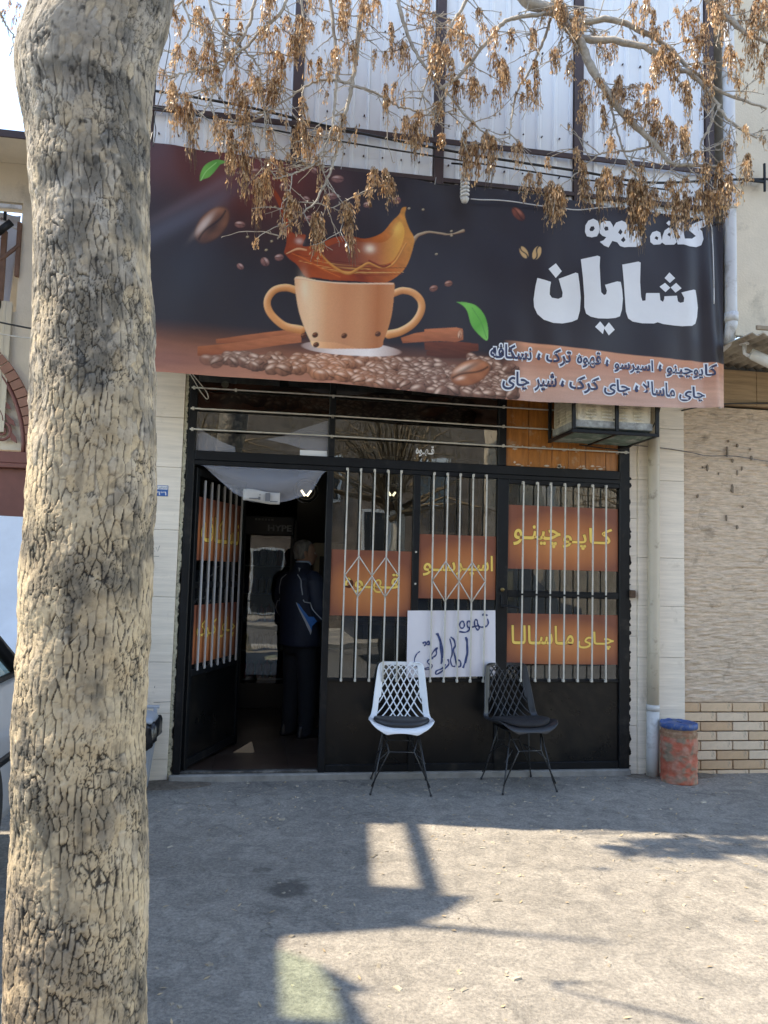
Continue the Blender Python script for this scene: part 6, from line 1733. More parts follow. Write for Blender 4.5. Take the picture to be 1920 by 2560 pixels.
# seed clusters: hanging bunches of winged keys
def seed_mat():
    m = bpy.data.materials.new('dry_seed_wing'); m.use_nodes = True
    nt = m.node_tree; b = nt.nodes['Principled BSDF']; out = nt.nodes['Material Output']
    a = nt.nodes.new('ShaderNodeAttribute'); a.attribute_name = 'Col'
    nt.links.new(a.outputs['Color'], b.inputs['Base Color']); b.inputs['Roughness'].default_value = .32; b.inputs['Specular IOR Level'].default_value = .6
    tr = nt.nodes.new('ShaderNodeBsdfTranslucent'); nt.links.new(a.outputs['Color'], tr.inputs[0])
    mx = nt.nodes.new('ShaderNodeMixShader'); mx.inputs[0].default_value = .5
    nt.links.new(b.outputs[0], mx.inputs[1]); nt.links.new(tr.outputs[0], mx.inputs[2]); nt.links.new(mx.outputs[0], out.inputs[0])
    return m
M_seed = seed_mat()
def cluster_mesh(n, length, spread, seed):
    rnd = random.Random(seed); mb = MB(); cols = []
    nst = max(4, n // 12)
    def colour():
        k = rnd.random(); return (.58 + .26 * k, .355 + .24 * k, .17 + .19 * k, 1) if rnd.random() > .18 else (.24, .13, .06, 1)
    for s in range(nst):
        a = rnd.uniform(0, 6.28); sp = spread * rnd.uniform(.2, 1)
        top = np.array([0, 0, 0]); apex = np.array([math.cos(a) * sp * .5, math.sin(a) * sp * .5, rnd.uniform(.0, .025)])
        ln = length * rnd.uniform(.45, 1)
        end = np.array([math.cos(a) * sp, math.sin(a) * sp, -ln])
        mid = np.array([math.cos(a) * sp * 1.05, math.sin(a) * sp * 1.05, -ln * .35])
        st = smooth_path([tuple(top), tuple(apex), tuple(mid), tuple(end)], 3)
        k0 = len(mb.v); mb.tube(st, .0011, 3, cap=False); cols += [(.22, .15, .09, 1)] * (len(mb.v) - k0)
        per = n // nst
        for q in range(per):
            t = rnd.uniform(.25, 1); i = min(len(st) - 1, int(t * (len(st) - 1)))
            p = np.array(st[i]) + np.array([rnd.gauss(0, .006), rnd.gauss(0, .006), rnd.gauss(0, .006)])
            dz = np.array([rnd.gauss(0, .28), rnd.gauss(0, .28), -1.0]); dz /= np.linalg.norm(dz)
            sd = np.cross(dz, np.array([math.cos(rnd.uniform(0, 6.28)), math.sin(rnd.uniform(0, 6.28)), .1])); sd /= np.linalg.norm(sd)
            nn = np.cross(dz, sd)
            l, w = rnd.uniform(.022, .042), rnd.uniform(.0032, .0062)
            b0 = p; pts = [b0, b0 + dz * l * .30 + sd * w * .55 + nn * .001, b0 + dz * l * .70 + sd * w + nn * .003, b0 + dz * l + nn * .004, b0 + dz * l * .70 - sd * w + nn * .003, b0 + dz * l * .30 - sd * w * .55 + nn * .001]
            mb.add(pts, [(0, 1, 5), (1, 2, 4, 5), (2, 3, 4)], True)
            c = colour(); cols += [c] * 6
    me = mb.mesh('seed_cluster', M_seed, recalc=False)
    ca = me.color_attributes.new('Col', 'FLOAT_COLOR', 'POINT'); ca.data.foreach_set('color', np.array(cols, np.float32).ravel())
    return me
BIG = [cluster_mesh(230, .25, .042, 1), cluster_mesh(270, .29, .046, 2), cluster_mesh(170, .21, .05, 3), cluster_mesh(240, .33, .032, 4), cluster_mesh(200, .23, .055, 5), cluster_mesh(150, .30, .028, 6)]
SML = [cluster_mesh(70, .14, .04, 11), cluster_mesh(90, .17, .04, 12), cluster_mesh(46, .12, .035, 13), cluster_mesh(110, .19, .042, 14), cluster_mesh(24, .15, .02, 15), cluster_mesh(14, .10, .02, 16)]
def hang(p, mesh, s=1.0):
    inst(mesh, 'seed_cluster', tree, (p[0] - .2, p[1] + 3.8, p[2]), (random.uniform(-.12, .12), random.uniform(-.12, .12), random.uniform(0, 6.28)), (s, s, s * random.uniform(.9, 1.15)))
# the large bunches seen against the banner and wall
big = [(0.363,-0.860,4.124),(0.485,-0.860,4.028),(0.380,-0.860,4.282),(0.451,-0.860,3.993),(0.684,-0.860,3.878),(0.644,-0.860,3.921),(0.828,-0.860,3.799),(0.853,-0.860,3.771),(1.016,-0.860,3.897),(1.038,-0.860,3.868),(1.193,-0.860,4.138),(1.271,-0.860,4.131),(1.298,-0.860,4.086),(-0.073,-0.860,4.429),(-0.033,-0.860,4.496),(-0.000,-0.860,4.423),(0.207,-0.860,4.339),(0.267,-0.860,4.300),(0.306,-0.860,4.211),(0.710,-0.860,4.416),(1.401,-0.869,4.511),(1.462,-0.885,4.460),(1.490,-0.893,4.556),(1.775,-0.970,4.384),(1.807,-0.978,4.287),(1.850,-0.990,4.333),(1.908,-1.007,4.378),(1.952,-1.019,4.345),(2.187,-1.084,4.114),(2.244,-1.100,4.097),(2.330,-1.124,4.046),(2.359,-1.132,3.999),(2.388,-1.140,3.982),(2.513,-1.177,4.164),(2.534,-1.182,4.039),(2.612,-1.205,4.051),(2.821,-1.266,4.043),(2.840,-1.271,3.965),(2.876,-1.282,3.979),(2.849,-1.274,3.903),(3.027,-1.327,4.018),(3.067,-1.339,3.925),(3.135,-1.359,3.891),(3.189,-1.375,3.935),(3.222,-1.385,4.101),(3.311,-1.412,4.067),(3.350,-1.424,4.004),(3.377,-1.432,4.033),(3.472,-1.460,4.165),(2.959,-1.306,4.424),(3.028,-1.327,4.389),(3.096,-1.347,4.354),(2.345,-1.128,3.968),(2.302,-1.116,4.016),(2.807,-1.262,3.966),(2.857,-1.276,3.918),(2.884,-1.284,3.938),(2.829,-1.268,3.996),(3.075,-1.341,3.878),(3.130,-1.357,3.953),(2.724,-1.237,4.062),(2.640,-1.213,4.097),(2.931,-1.298,3.961),(3.256,-1.395,3.947)]
for i, p in enumerate(big):
    p = (p[0], p[1] - random.uniform(0, .06), p[2]); hang(p, BIG[i % 6], random.uniform(.85, 1.15))
mid = [(-0.051,-0.890,4.958),(0.030,-0.890,5.096),(0.115,-0.890,4.825),(0.164,-0.890,4.706),(0.270,-0.890,4.626),(0.298,-0.890,5.008),(0.383,-0.890,4.735),(0.543,-0.890,4.852),(0.593,-0.890,5.115),(0.690,-0.890,4.952),(0.740,-0.890,5.072),(0.815,-0.890,4.857),(0.864,-0.890,4.736),(0.958,-0.890,5.168),(1.027,-0.890,4.951),(1.111,-0.890,5.256),(1.173,-0.890,5.282),(1.252,-0.890,4.690),(1.285,-0.890,4.597),(1.368,-0.895,5.027),(1.510,-0.935,5.347),(1.566,-0.947,4.855),(1.638,-0.968,4.981),(1.716,-0.988,4.751),(1.757,-1.000,4.910),(1.820,-1.016,4.714),(1.934,-1.049,4.901),(1.967,-1.057,4.675),(2.008,-1.069,4.800),(2.154,-1.109,4.697),(2.198,-1.122,4.663),(2.365,-1.170,5.196),(2.423,-1.186,5.096),(2.497,-1.207,4.679),(2.518,-1.212,4.552),(2.597,-1.235,4.485),(2.624,-1.243,4.640),(2.708,-1.267,4.698),(2.764,-1.284,4.476),(2.819,-1.300,4.535),(2.861,-1.312,5.194),(2.902,-1.324,5.112),(2.944,-1.336,5.030),(3.012,-1.357,4.836),(3.123,-1.389,5.111),(3.178,-1.405,5.170),(3.260,-1.429,5.195),(3.341,-1.454,5.095),(3.449,-1.486,5.118),(3.556,-1.519,5.140),(3.579,-1.527,4.858),(3.551,-1.519,4.767),(3.177,-1.405,4.950),(3.066,-1.373,4.614),(3.121,-1.389,4.580),(2.957,-1.340,4.871),(3.475,-1.494,5.022),(3.513,-1.506,4.894),(0.470,-0.890,5.193),(0.207,-0.890,5.059),(0.082,-0.890,4.570),(0.347,-0.890,4.526),(0.522,-0.890,4.595),(-0.141,-0.890,5.039),(-0.085,-0.890,4.766),(-0.104,-0.890,4.546)]
for i, p in enumerate(mid + [(a[0] + random.gauss(0, .16), a[1] - abs(random.gauss(0, .05)), a[2] + random.uniform(-.05, .22)) for a in mid if random.random() < .75]):
    hang((p[0], p[1] - random.uniform(0, .08), p[2]), SML[i % 6] if i % 3 == 0 else BIG[i % 6], random.uniform(.75, 1.05))
random.shuffle(tips)
for i, (p, bi) in enumerate(tips[:330]):
    if bi in (4, 6, 22, 23, 24) and i % 3: continue
    hang(p, SML[i % 6], random.uniform(.6, 1.0))
for p in [(-0.622,-2.300,3.961),(-0.646,-2.300,3.914),(-0.598,-2.300,3.889),(-0.587,-2.300,3.955)]: hang(p, SML[2], .45)

# keys blown down on to the pavement
mb = MB()
for k in range(420):
    x = random.uniform(-.2, 4.9); y = -abs(random.gauss(.1, .55)) - .03 if k % 3 == 0 else random.uniform(-3.4, -.05)
    a = random.uniform(0, 6.28); l = random.uniform(.018, .036); w = random.uniform(.003, .006); z = float(ground_z(x, y)) + .003
    dx, dy = math.cos(a), math.sin(a); h = random.uniform(.002, .010)
    P_ = [(x, y, z), (x + dx * l * .4 - dy * w, y + dy * l * .4 + dx * w, z + h * .5), (x + dx * l, y + dy * l, z + h), (x + dx * l * .4 + dy * w, y + dy * l * .4 - dx * w, z + h * .3)]
    mb.add(P_, [(0, 1, 3), (1, 2, 3)])
tag(mb.build('fallen_seed_keys', mat('fallen_key', (.42, .31, .18), .7, var=.5, vs=4), recalc=False), 'dry winged seed keys fallen from the tree on to the pavement', 'seeds', kind='stuff')

# ------------------------------------------------------------------ man standing at the counter
pe = thing('person', 'grey-haired person in navy jacket with white piping and blue flash, back turned', 'person', (.92, 1.22, .05), R(-54))
def ering(c, rx, ry, n=20, rz=0.0, p=2.0):
    out = []
    for k in range(n):
        a = 2 * math.pi * k / n
        ex = abs(math.cos(a)) ** (2 / p) * (1 if math.cos(a) >= 0 else -1); ey = abs(math.sin(a)) ** (2 / p) * (1 if math.sin(a) >= 0 else -1)
        x, y = rx * ex, ry * ey
        out.append((c[0] + x * math.cos(rz) - y * math.sin(rz), c[1] + x * math.sin(rz) + y * math.cos(rz), c[2]))
    return out
def fuse(name, mb, m, parent, voxel=.012, smooth=6, sub=0):
    """join overlapping lofts into one continuous skin"""
    o = mb.build(name, m, parent, local=True)
    r = o.modifiers.new('skin', 'REMESH'); r.mode = 'VOXEL'; r.voxel_size = voxel; r.use_smooth_shade = True
    s = o.modifiers.new('relax', 'SMOOTH'); s.iterations = smooth; s.factor = .5
    dg = bpy.context.evaluated_depsgraph_get(); dg.update()
    me = bpy.data.meshes.new_from_object(o.evaluated_get(dg))
    o.modifiers.clear(); old = o.data; o.data = me; bpy.data.meshes.remove(old)
    me.polygons.foreach_set('use_smooth', np.ones(len(me.polygons), bool))
    return o
M_skin = mat('weathered_skin', (.30, .165, .11), .55, var=.12, vs=14)
M_navy_j = mat('navy_jacket_cloth', (.010, .014, .030), .7, var=.25, vs=9, bump=.35, bs=30)
M_trs = mat('black_trouser_cloth', (.007, .008, .012), .85, var=.25, vs=9)
# arms bent forward, hands together at the counter
def arm_pts(s): return [(s * .165, .0, 1.42), (s * .215, -.01, 1.34), (s * .235, -.005, 1.20), (s * .235, .03, 1.09), (s * .205, .13, 1.04), (s * .13, .25, 1.045), (s * .085, .31, 1.05)]
HR = R(-24)          # head turned further to the right
hc = Vector((0.0, .035, 1.61))
def hd(x, y, z):
    c, s = math.cos(HR), math.sin(HR); return (hc.x + x * c - y * s, hc.y + x * s + y * c, hc.z + z)
body = MB()
body.loft([ering((0, .01, .86), .15, .11), ering((0, .01, 1.0), .15, .105), ering((0, 0, 1.2), .16, .11), ering((0, 0, 1.36), .165, .105), ering((0, .0, 1.44), .12, .08), ering((0, .01, 1.48), .06, .06), ering((0, .025, 1.56), .055, .06)])
for s in (-1, 1):
    body.tube(smooth_path(arm_pts(s), 3), list(np.interp(np.linspace(0, 1, 19), [0, .2, .5, .6, 1], [.05, .052, .042, .04, .028])), 10)
    body.tube([(s * .085, .012, .88), (s * .09, .02, .5), (s * .092, .0, .10)], [.075, .045, .03], 12)
    body.tube([(s * .092, -.02, .06), (s * .095, .14, .03)], [.03, .024], 10)
    # hand: palm, four fingers, thumb
    px, py, pz = s * .078, .335, 1.05
    body.tube([(s * .085, .30, 1.05), (px, py, pz), (s * .07, .375, 1.045)], [.028, .036, .030], 10)
    for f, (dx, ln) in enumerate(((-.024, .060), (-.008, .070), (.008, .066), (.022, .052))):
        bx_ = s * .07 + dx
        body.tube([(bx_, .37, 1.045), (bx_, .37 + ln * .55, 1.038), (bx_ - s * .004, .37 + ln * .9, 1.015), (bx_ - s * .006, .37 + ln * .95, .995)], [.0105, .0095, .0085, .007], 7)
    body.tube([(px - s * .03, py - .005, pz), (px - s * .045, py + .025, pz + .005), (px - s * .045, py + .055, pz - .005)], [.013, .0105, .009], 7)
# head: skull, jaw, nose, brow, ears
body.loft([[hd(x * .62, y * .62 + .022, -.105) for x, y, _ in ering((0, 0, 0), .07, .085)], [hd(x, y + .018, -.075) for x, y, _ in ering((0, 0, 0), .058, .078)], [hd(x, y + .005, -.03) for x, y, _ in ering((0, 0, 0), .068, .092)], [hd(x, y, .02) for x, y, _ in ering((0, 0, 0), .073, .096)], [hd(x, y - .004, .065) for x, y, _ in ering((0, 0, 0), .070, .092)], [hd(x, y - .008, .098) for x, y, _ in ering((0, 0, 0), .052, .070)], [hd(x, y - .008, .115) for x, y, _ in ering((0, 0, 0), .02, .03)]])
body.tube([hd(0, .085, .012), hd(0, .112, -.022), hd(0, .098, -.034)], [.010, .015, .012], 8)
body.tube([hd(-.04, .078, .024), hd(0, .09, .022), hd(.04, .078, .024)], .010, 7)
body.tube([hd(-.02, .092, -.058), hd(.02, .092, -.058)], .009, 7)
for s in (-1, 1):
    body.tube([hd(s * .068, -.006, .018), hd(s * .082, -.018, .012), hd(s * .080, -.012, -.018), hd(s * .068, .0, -.036)], [.009, .013, .011, .007], 8)
fuse('body', body, M_skin, pe, .0072, 4)
for s in (-1, 1):
    MB().sphere(hd(s * .031, .083, .004), .0105).build('eye', mat('eye_white', (.5, .48, .45), .3), pe, local=True)
    MB().sphere(hd(s * .031, .0905, .004), .0055).build('iris', mat('eye_iris', (.03, .02, .015), .2), pe, local=True)
# hair: short, grey, thinner on top
hair = MB(); rings = []
for (z, rx, ry, oy) in ((-.055, .058, .06, -.032), (-.02, .073, .086, -.014), (.02, .079, .098, -.010), (.06, .077, .097, -.010), (.092, .062, .080, -.012), (.115, .038, .05, -.012), (.124, .01, .014, -.012)):
    ring = []
    for k in range(40):
        a = 2 * math.pi * k / 40
        nz = 1 + .045 * (float(vnoise(np.array([k * .9, z * 90]), 3)) - .5)
        x, y = rx * math.cos(a) * nz, ry * math.sin(a) * nz + oy
        front = np.clip((math.sin(a) - .15) / .6, 0, 1)
        zz = z
        if z < .09: y = y - front * .052 * (1 - np.clip((z + .055) / .16, 0, 1)) - front * .02
        if z < -.01: x *= (1 - .2 * front)
        ring.append(hd(x, y, zz))
    rings.append(ring)
hair.loft(rings).build('hair', mat('grey_hair', (.16, .145, .13), .8, var=.5, vs=40, stretch=(1, 1, .25), bump=.8, bs=160, bstretch=(1, 1, .2)), pe, local=True)
# jacket
jk = MB()
jk.loft([ering((0, .01, .79), .205, .150, 28, p=2.3), ering((0, .01, .84), .208, .152, 28, p=2.3), ering((0, .0, 1.0), .198, .142, 28, p=2.3), ering((0, -.005, 1.15), .202, .145, 28, p=2.3), ering((0, -.008, 1.30), .212, .142, 28, p=2.4), ering((0, -.005, 1.38), .212, .128, 28, p=2.4), ering((0, .0, 1.43), .175, .105, 28), ering((0, .006, 1.47), .105, .08, 28), ering((0, .012, 1.51), .075, .072, 28), ering((0, .016, 1.53), .07, .07, 28)])
for s in (-1, 1):
    pts = smooth_path([(s * .15, .0, 1.40), (s * .215, -.01, 1.345), (s * .250, -.008, 1.20), (s * .252, .028, 1.09), (s * .215, .13, 1.045), (s * .14, .245, 1.05), (s * .115, .275, 1.052)], 4)
    rs = np.interp(np.linspace(0, 1, len(pts)), [0, .15, .35, .55, .7, 1], [.07, .082, .074, .068, .062, .050])
    rs = [r * (1 + .05 * math.sin(i * 2.1)) for i, r in enumerate(rs)]
    jk.tube(pts, rs, 14)
jo = fuse('jacket', jk, M_navy_j, pe, .011, 5)
mev = jo.data
bvh = BVHTree.FromPolygons([v.co[:] for v in mev.vertices], [p_.vertices[:] for p_ in mev.polygons])
def snap(p, off=.003):
    loc, nrm, _, _ = bvh.find_nearest(Vector(p)); return loc + nrm * off
def piping(pts, r=.0045):
    P = [snap(q, .001) for q in smooth_path(pts, 8)]
    MB().tube(P, r, 6).build('piping', mat('white_piping', (.42, .44, .48), .6), jo, local=True)
for s in (-1, 1):
    piping([(s * .09, -.14, 1.445), (s * .14, -.14, 1.40), (s * .175, -.15, 1.32), (s * .195, -.15, 1.24)])
    piping([(s * .20, -.14, 1.20), (s * .26, -.09, 1.12), (s * .30, -.02, 1.05), (s * .29, .06, 1.0), (s * .25, .12, .985)])
def patch(name, poly, m, off, n=14):
    """quad patch given by four corners, pressed on to the jacket"""
    a, b, c, d = [np.array(q) for q in poly]; vs = []
    for j in range(n):
        for i in range(n):
            u, v = i / (n - 1), j / (n - 1)
            vs.append(snap(tuple((a * (1 - u) + b * u) * (1 - v) + (d * (1 - u) + c * u) * v), off))
    MB().add(vs, [(j * n + i, j * n + i + 1, (j + 1) * n + i + 1, (j + 1) * n + i) for j in range(n - 1) for i in range(n - 1)], True).build(name, m, jo, local=True)
M_flash = mat('blue_flash', (.03, .17, .50), .6, var=.1)
patch('side_flash', [(.135, -.17, 1.175), (.17, -.17, 1.16), (.245, -.02, 1.01), (.245, -.03, .93)], M_flash, .004)
patch('flash_edge', [(.125, -.17, 1.175), (.135, -.17, 1.175), (.245, -.03, .935), (.24, -.045, .90)], mat('white_piping', (.42, .44, .48), .6), .005)
patch('side_flash', [(-.135, -.17, 1.175), (-.17, -.17, 1.16), (-.245, -.02, 1.01), (-.245, -.03, .93)], M_flash, .004)
# pale blue shirt collar
rings = [[hd(x * .9, y * .9 + .0, z) for x, y, _ in ering((0, 0, 0), r, r * 1.05, 24)] for z, r in ((-.105, .080), (-.075, .074), (-.068, .069), (-.10, .066))]
rings = [[(p[0], p[1] - .012, p[2] + .0) for p in r] for r in rings]
MB().loft(rings, cap=False).build('shirt_collar', mat('pale_blue_cotton', (.36, .46, .62), .8), pe, local=True)
MB().add([snap((.055, -.10, 1.50), .004), snap((.08, -.09, 1.50), .004), snap((.085, -.10, 1.455), .004)], [(0, 1, 2)]).build('collar_tab', mat('white_piping', (.42, .44, .48)), pe, local=True)
# trousers and shoes
tr = MB()
tr.loft([ering((0, .01, .96), .165, .12, 24), ering((0, .012, .86), .18, .135, 24), ering((0, .012, .78), .175, .13, 24), ering((0, .01, .72), .14, .10, 24)])
for s, fy in ((-1, .0), (1, .03)):
    pts = [(s * .088, .012, .84), (s * .092, .014 + fy * .3, .62), (s * .094, .02 + fy * .6, .44), (s * .096, .008 + fy, .22), (s * .097, fy, .06), (s * .097, fy + .006, .03)]
    tr.tube(smooth_path(pts, 4), list(np.interp(np.linspace(0, 1, 21), [0, .3, .55, .8, 1], [.095, .088, .076, .070, .074])), 16)
fuse('trousers', tr, M_trs, pe, .011, 4)
for s, fy in ((-1, .0), (1, .03)):
    sh = MB(); cx = s * .1
    sh.loft([[(cx + x, fy + y, z) for x, y, _ in ring] for ring, z in ((ering((0, .055, 0), .046, .145, 22, p=2.5), 0), (ering((0, .055, 0), .049, .148, 22, p=2.5), .018), (ering((0, .048, 0), .046, .138, 22), .05), (ering((0, .01, 0), .042, .09, 22), .085), (ering((0, -.012, 0), .040, .06, 22), .105))]).build('shoe', mat('black_shoe_leather', (.014, .014, .016), .35), pe, local=True)

# ------------------------------------------------------------------ left neighbour: cream house and brown gate
ln = thing('cream_house', 'cream plastered house with brown roof edge left of the tree', 'building', (-1.6, .1, 0))
def wallbox(a, b, nm='wall', m=M_plaster): return MB().box(a, b).build(nm, m, ln)
wallbox((-1.245, 0.02, 2.30), (-.63, .2, 4.40)); wallbox((-6, .02, 4.11), (-1.2451, .2, 4.40)); wallbox((-6, .02, 2.30), (-3.1, .2, 4.1095)); wallbox((-3.0995, .021, 2.30), (-1.2455, .2, 3.30))
wallbox((-1.0, .02, 0), (-.63, .2, 2.2995)); wallbox((-6, .02, 0), (-3.101, .2, 2.2995))
wallbox((-3.1, .45, 3.3), (-1.2, .5, 4.11), 'recess_wall', mat('recess_plaster', (.4, .36, .3), .9))
MB().box((-6, -.33, 4.402), (-.36, .1, 4.42)).build('eave_soffit', M_plaster, ln)
MB().box((-6, -.344, 4.40), (-.36, -.3305, 4.45)).build('roof_edge', M_brownmetal, ln)
MB().box((-6, -.33, 4.421), (-.36, .3, 4.45)).build('roof_sheet', M_brownmetal, ln)
MB().box((-3.1, .0, 4.055), (-1.246, .018, 4.085), .003).build('curtain_rail', M_pvc, ln)
# patterned curtain in the loggia
cu = thing('loggia_curtain', 'white patterned curtain hanging in the upper window on the left', 'curtain', (-2.0, .1, 3.3))
mb = MB(); vs = []; NU = 60
for z in np.linspace(4.05, 3.25, 8):
    for i in range(NU): vs.append((-2.9 + 1.62 * i / (NU - 1) - (.06 * (4.05 - z) if i > 50 else 0), .10 + .02 * math.sin(i * .9), z))
mb.add(vs, [(j * NU + i, j * NU + i + 1, (j + 1) * NU + i + 1, (j + 1) * NU + i) for j in range(7) for i in range(NU - 1)], True)
o = mb.build('cloth', mat('white_curtain', (.62, .62, .66), .8, var=.05), cu); o.modifiers.new('t', 'SOLIDIFY').thickness = .002
for k in range(14):
    z = 4.0 - k * .05; x = -1.40 + .03 * math.sin(k * .9)
    MB().add([(x + .016 * math.cos(a) * (1 if q % 2 else .5), .072, z + .016 * math.sin(a) * (1 if q % 2 else .5)) for q, a in enumerate(np.linspace(0, 6.283, 11)[:-1])], [tuple(range(10))]).build('flower_print', mat('grey_brown_print', (.2, .15, .13)), cu)
# timber props and cream sheet below the window
tp = thing('timber_props', 'old brown timber props leaning in the left upper window', 'timber', (-1.3, 0, 3.3))
M_old = mat('old_brown_timber', (.16, .085, .055), .8, var=.3, vs=9)
MB().box((-1.365, -.02, 3.30), (-1.33, .015, 3.88), .003).build('post', M_old, tp); MB().box((-1.262, -.02, 3.55), (-1.235, .015, 3.95), .003).build('post', M_old, tp)
MB().tube([(-1.6, -.01, 3.42), (-1.24, -.015, 3.78)], .014, 6).build('brace', M_old, tp)
lc = thing('black_camera', 'black bullet camera on a thin arm at the left upper window', 'camera', (-1.33, -.06, 3.9))
MB().tube([(-1.40, -.08, 3.80), (-1.285, -.07, 3.92)], .026, 12).build('body', M_black, lc); MB().tube([(-1.31, -.07, 3.90), (-1.25, .02, 3.905)], .008, 6).build('arm', M_pvc, lc); MB().tube([(-1.33, -.07, 3.93), (-1.33, -.07, 3.99)], .012, 6).build('antenna', M_black, lc)
sh = thing('cream_sheet_panel', 'cream ribbed metal sheet fixed below the left upper window', 'sheet', (-1.7, -.03, 2.4))
ribbed(-3.0, -1.26, 2.42, 3.36, -.02, .09, .006).build('sheet', mat('cream_sheet', (.56, .49, .37), .6, var=.06), sh)
cable([(-3, -.3, 3.35), (-1.9, -.3, 3.22), (-1.1, -.3, 3.10), (-.5, -.3, 3.04)], .006, 'dark cable sagging across the cream house')
cable([(-3, -.32, 3.28), (-1.9, -.32, 3.13), (-1.2, -.32, 3.03), (-.9, -.32, 3.02), (-.5, -.32, 3.03)], .005, 'pale cable sagging below the dark one on the cream house', M_bar)
# gate with brick arch and scroll fanlight
gt = thing('arched_gate', 'brown metal gate with brick arch and scrollwork fanlight', 'gate', (-2.05, 0, 0))
M_gate = mat('brown_gate_paint', (.17, .06, .045), .55, var=.2, vs=6)
ac = (-2.05, 2.28)
for k in range(46):
    a0 = math.pi * k / 46 + .004; a1 = math.pi * (k + 1) / 46 - .004
    q = [(ac[0] + r * math.cos(a), ac[1] + r * math.sin(a)) for r, a in ((.945, a0), (1.02, a0), (1.02, a1), (.945, a1))]
    MB().prism(q, 'y', -.03, .019).build('arch_brick', mat('red_brown_brick', (.26, .13, .09), .8, var=.2), gt)
MB().tube([(ac[0] + .925 * math.cos(a), -.005, ac[1] + .925 * math.sin(a)) for a in np.linspace(0, math.pi, 50)], .018, 6).build('arch_frame', M_gate, gt)
for (cx, cz, s, r0, st) in ((-1.42, 2.50, 1, .15, 0), (-1.75, 2.62, -1, .17, 0), (-1.28, 2.42, -1, .07, 1.2), (-2.3, 2.6, 1, .17, 0), (-2.65, 2.5, -1, .15, 0), (-2.05, 2.8, 1, .12, 0)):
    pts = []
    for t_ in np.linspace(0, 1, 40):
        a = st + s * t_ * 4.2 * math.pi * .75; r = r0 * (1 - .82 * t_); pts.append((cx + r * math.cos(a), -.01, cz + r * math.sin(a)))
    MB().tube(pts, list(np.linspace(.012, .007, 40)), 6).build('scroll', M_gate, gt)
for k in range(22):
    a = math.pi * (.04 + .92 * k / 21); c = (ac[0] + .86 * math.cos(a), ac[1] + .86 * math.sin(a)); d = (math.cos(a + 2.0), math.sin(a + 2.0))
    q = [(c[0] + d[0] * l + -d[1] * w, c[1] + d[1] * l + d[0] * w) for l, w in ((-.05, 0), (-.01, .022), (.04, .012), (.075, 0), (.04, -.008), (-.01, -.016))]
    MB().prism(q, 'y', -.016, -.006).build('leaf_ornament', M_gate, gt)
for k in range(7):
    a = 2 * math.pi * k / 7; c = (-1.47, 2.73); q = [(c[0] + r * math.cos(a + b), c[1] + r * math.sin(a + b)) for r, b in ((.012, -.5), (.05, -.25), (.07, 0), (.05, .25), (.012, .5))]
    MB().prism(q, 'y', -.018, -.008).build('petal', M_gate, gt)
MB().box((-3.1, -.035, 2.20), (-1.0, .019, 2.283), .006).build('lintel', M_gate, gt); MB().box((-3.1, -.05, 2.165), (-1.0, .018, 2.1995), .005).build('lintel', M_gate, gt)
for i in range(4): MB().box((-3.09 + i * .523, -.012, .03), (-3.09 + i * .523 + .519, .018, 2.1645), .004).build('panel', M_gate, gt)
# pale sheet standing before the gate
ws = thing('pale_sheet_board', 'pale blue-white metal board standing in front of the brown gate', 'board', (-1.8, -.5, 0))
MB().add([(-2.9, -.62, 0), (-.72, -.62, 0), (-.72, -.40, 1.80), (-2.9, -.40, 1.84), (-2.9, -.60, 0), (-.72, -.60, 0), (-.72, -.38, 1.80), (-2.9, -.38, 1.84)], [(0, 1, 2, 3), (7, 6, 5, 4), (0, 4, 5, 1), (1, 5, 6, 2), (2, 6, 7, 3), (3, 7, 4, 0)]).build('sheet', mat('pale_blue_paint', (.62, .68, .78), .5, var=.12, vs=2.5), ws)

# ------------------------------------------------------------------ parked car (seen past the trunk)
car = thing('parked_car', 'grey sedan with green-tinted windows parked behind the tree trunk', 'car', (-1.55, -3.1, 0))
M_car = mat('silver_grey_paint', (.42, .42, .44), .3, metal=.1, var=.06, coat=.5)
M_tint = glass('car_glass', (.55, .72, .62), .12, 0, .03)
def cs(y, hw, zb, zt, r=.08):
    z0, z1 = zb, zt; cx = -1.55; mid = (z0 + z1) * .55
    return [(cx - hw * .93, y, z0), (cx + hw * .93, y, z0), (cx + hw * .985, y, z0 + .08), (cx + hw, y, mid - .02), (cx + hw * .985, y, mid + .04), (cx + hw * .97, y, z1 - .05), (cx + hw * .90, y, z1), (cx - hw * .90, y, z1), (cx - hw * .97, y, z1 - .05), (cx - hw * .985, y, mid + .04), (cx - hw, y, mid - .02), (cx - hw * .985, y, z0 + .08)]
MB().loft([cs(-5.25, .62, .32, .56), cs(-5.18, .74, .24, .62), cs(-4.9, .82, .19, .70), cs(-4.1, .83, .18, .80), cs(-3.2, .83, .18, .82), cs(-2.0, .83, .18, .83), cs(-1.35, .83, .19, .84), cs(-1.08, .80, .26, .80), cs(-1.0, .72, .36, .72)]).build('body', M_car, car)
def gh(y, hwb, zb, hwt, zt): return [(-1.55 - hwb, y, zb), (-1.55 + hwb, y, zb), (-1.55 + hwt, y, zt), (-1.55 - hwt, y, zt)]
rf = MB().loft([[(-1.55 - .58, -3.35, 1.30), (-1.55 + .58, -3.35, 1.30), (-1.55 + .54, -3.3, 1.335), (-1.55 - .54, -3.3, 1.335)], [(-1.55 - .60, -2.7, 1.335), (-1.55 + .60, -2.7, 1.335), (-1.55 + .55, -2.7, 1.37), (-1.55 - .55, -2.7, 1.37)], [(-1.55 - .59, -2.05, 1.30), (-1.55 + .59, -2.05, 1.30), (-1.55 + .54, -2.1, 1.335), (-1.55 - .54, -2.1, 1.335)]]).build('roof', M_car, car)
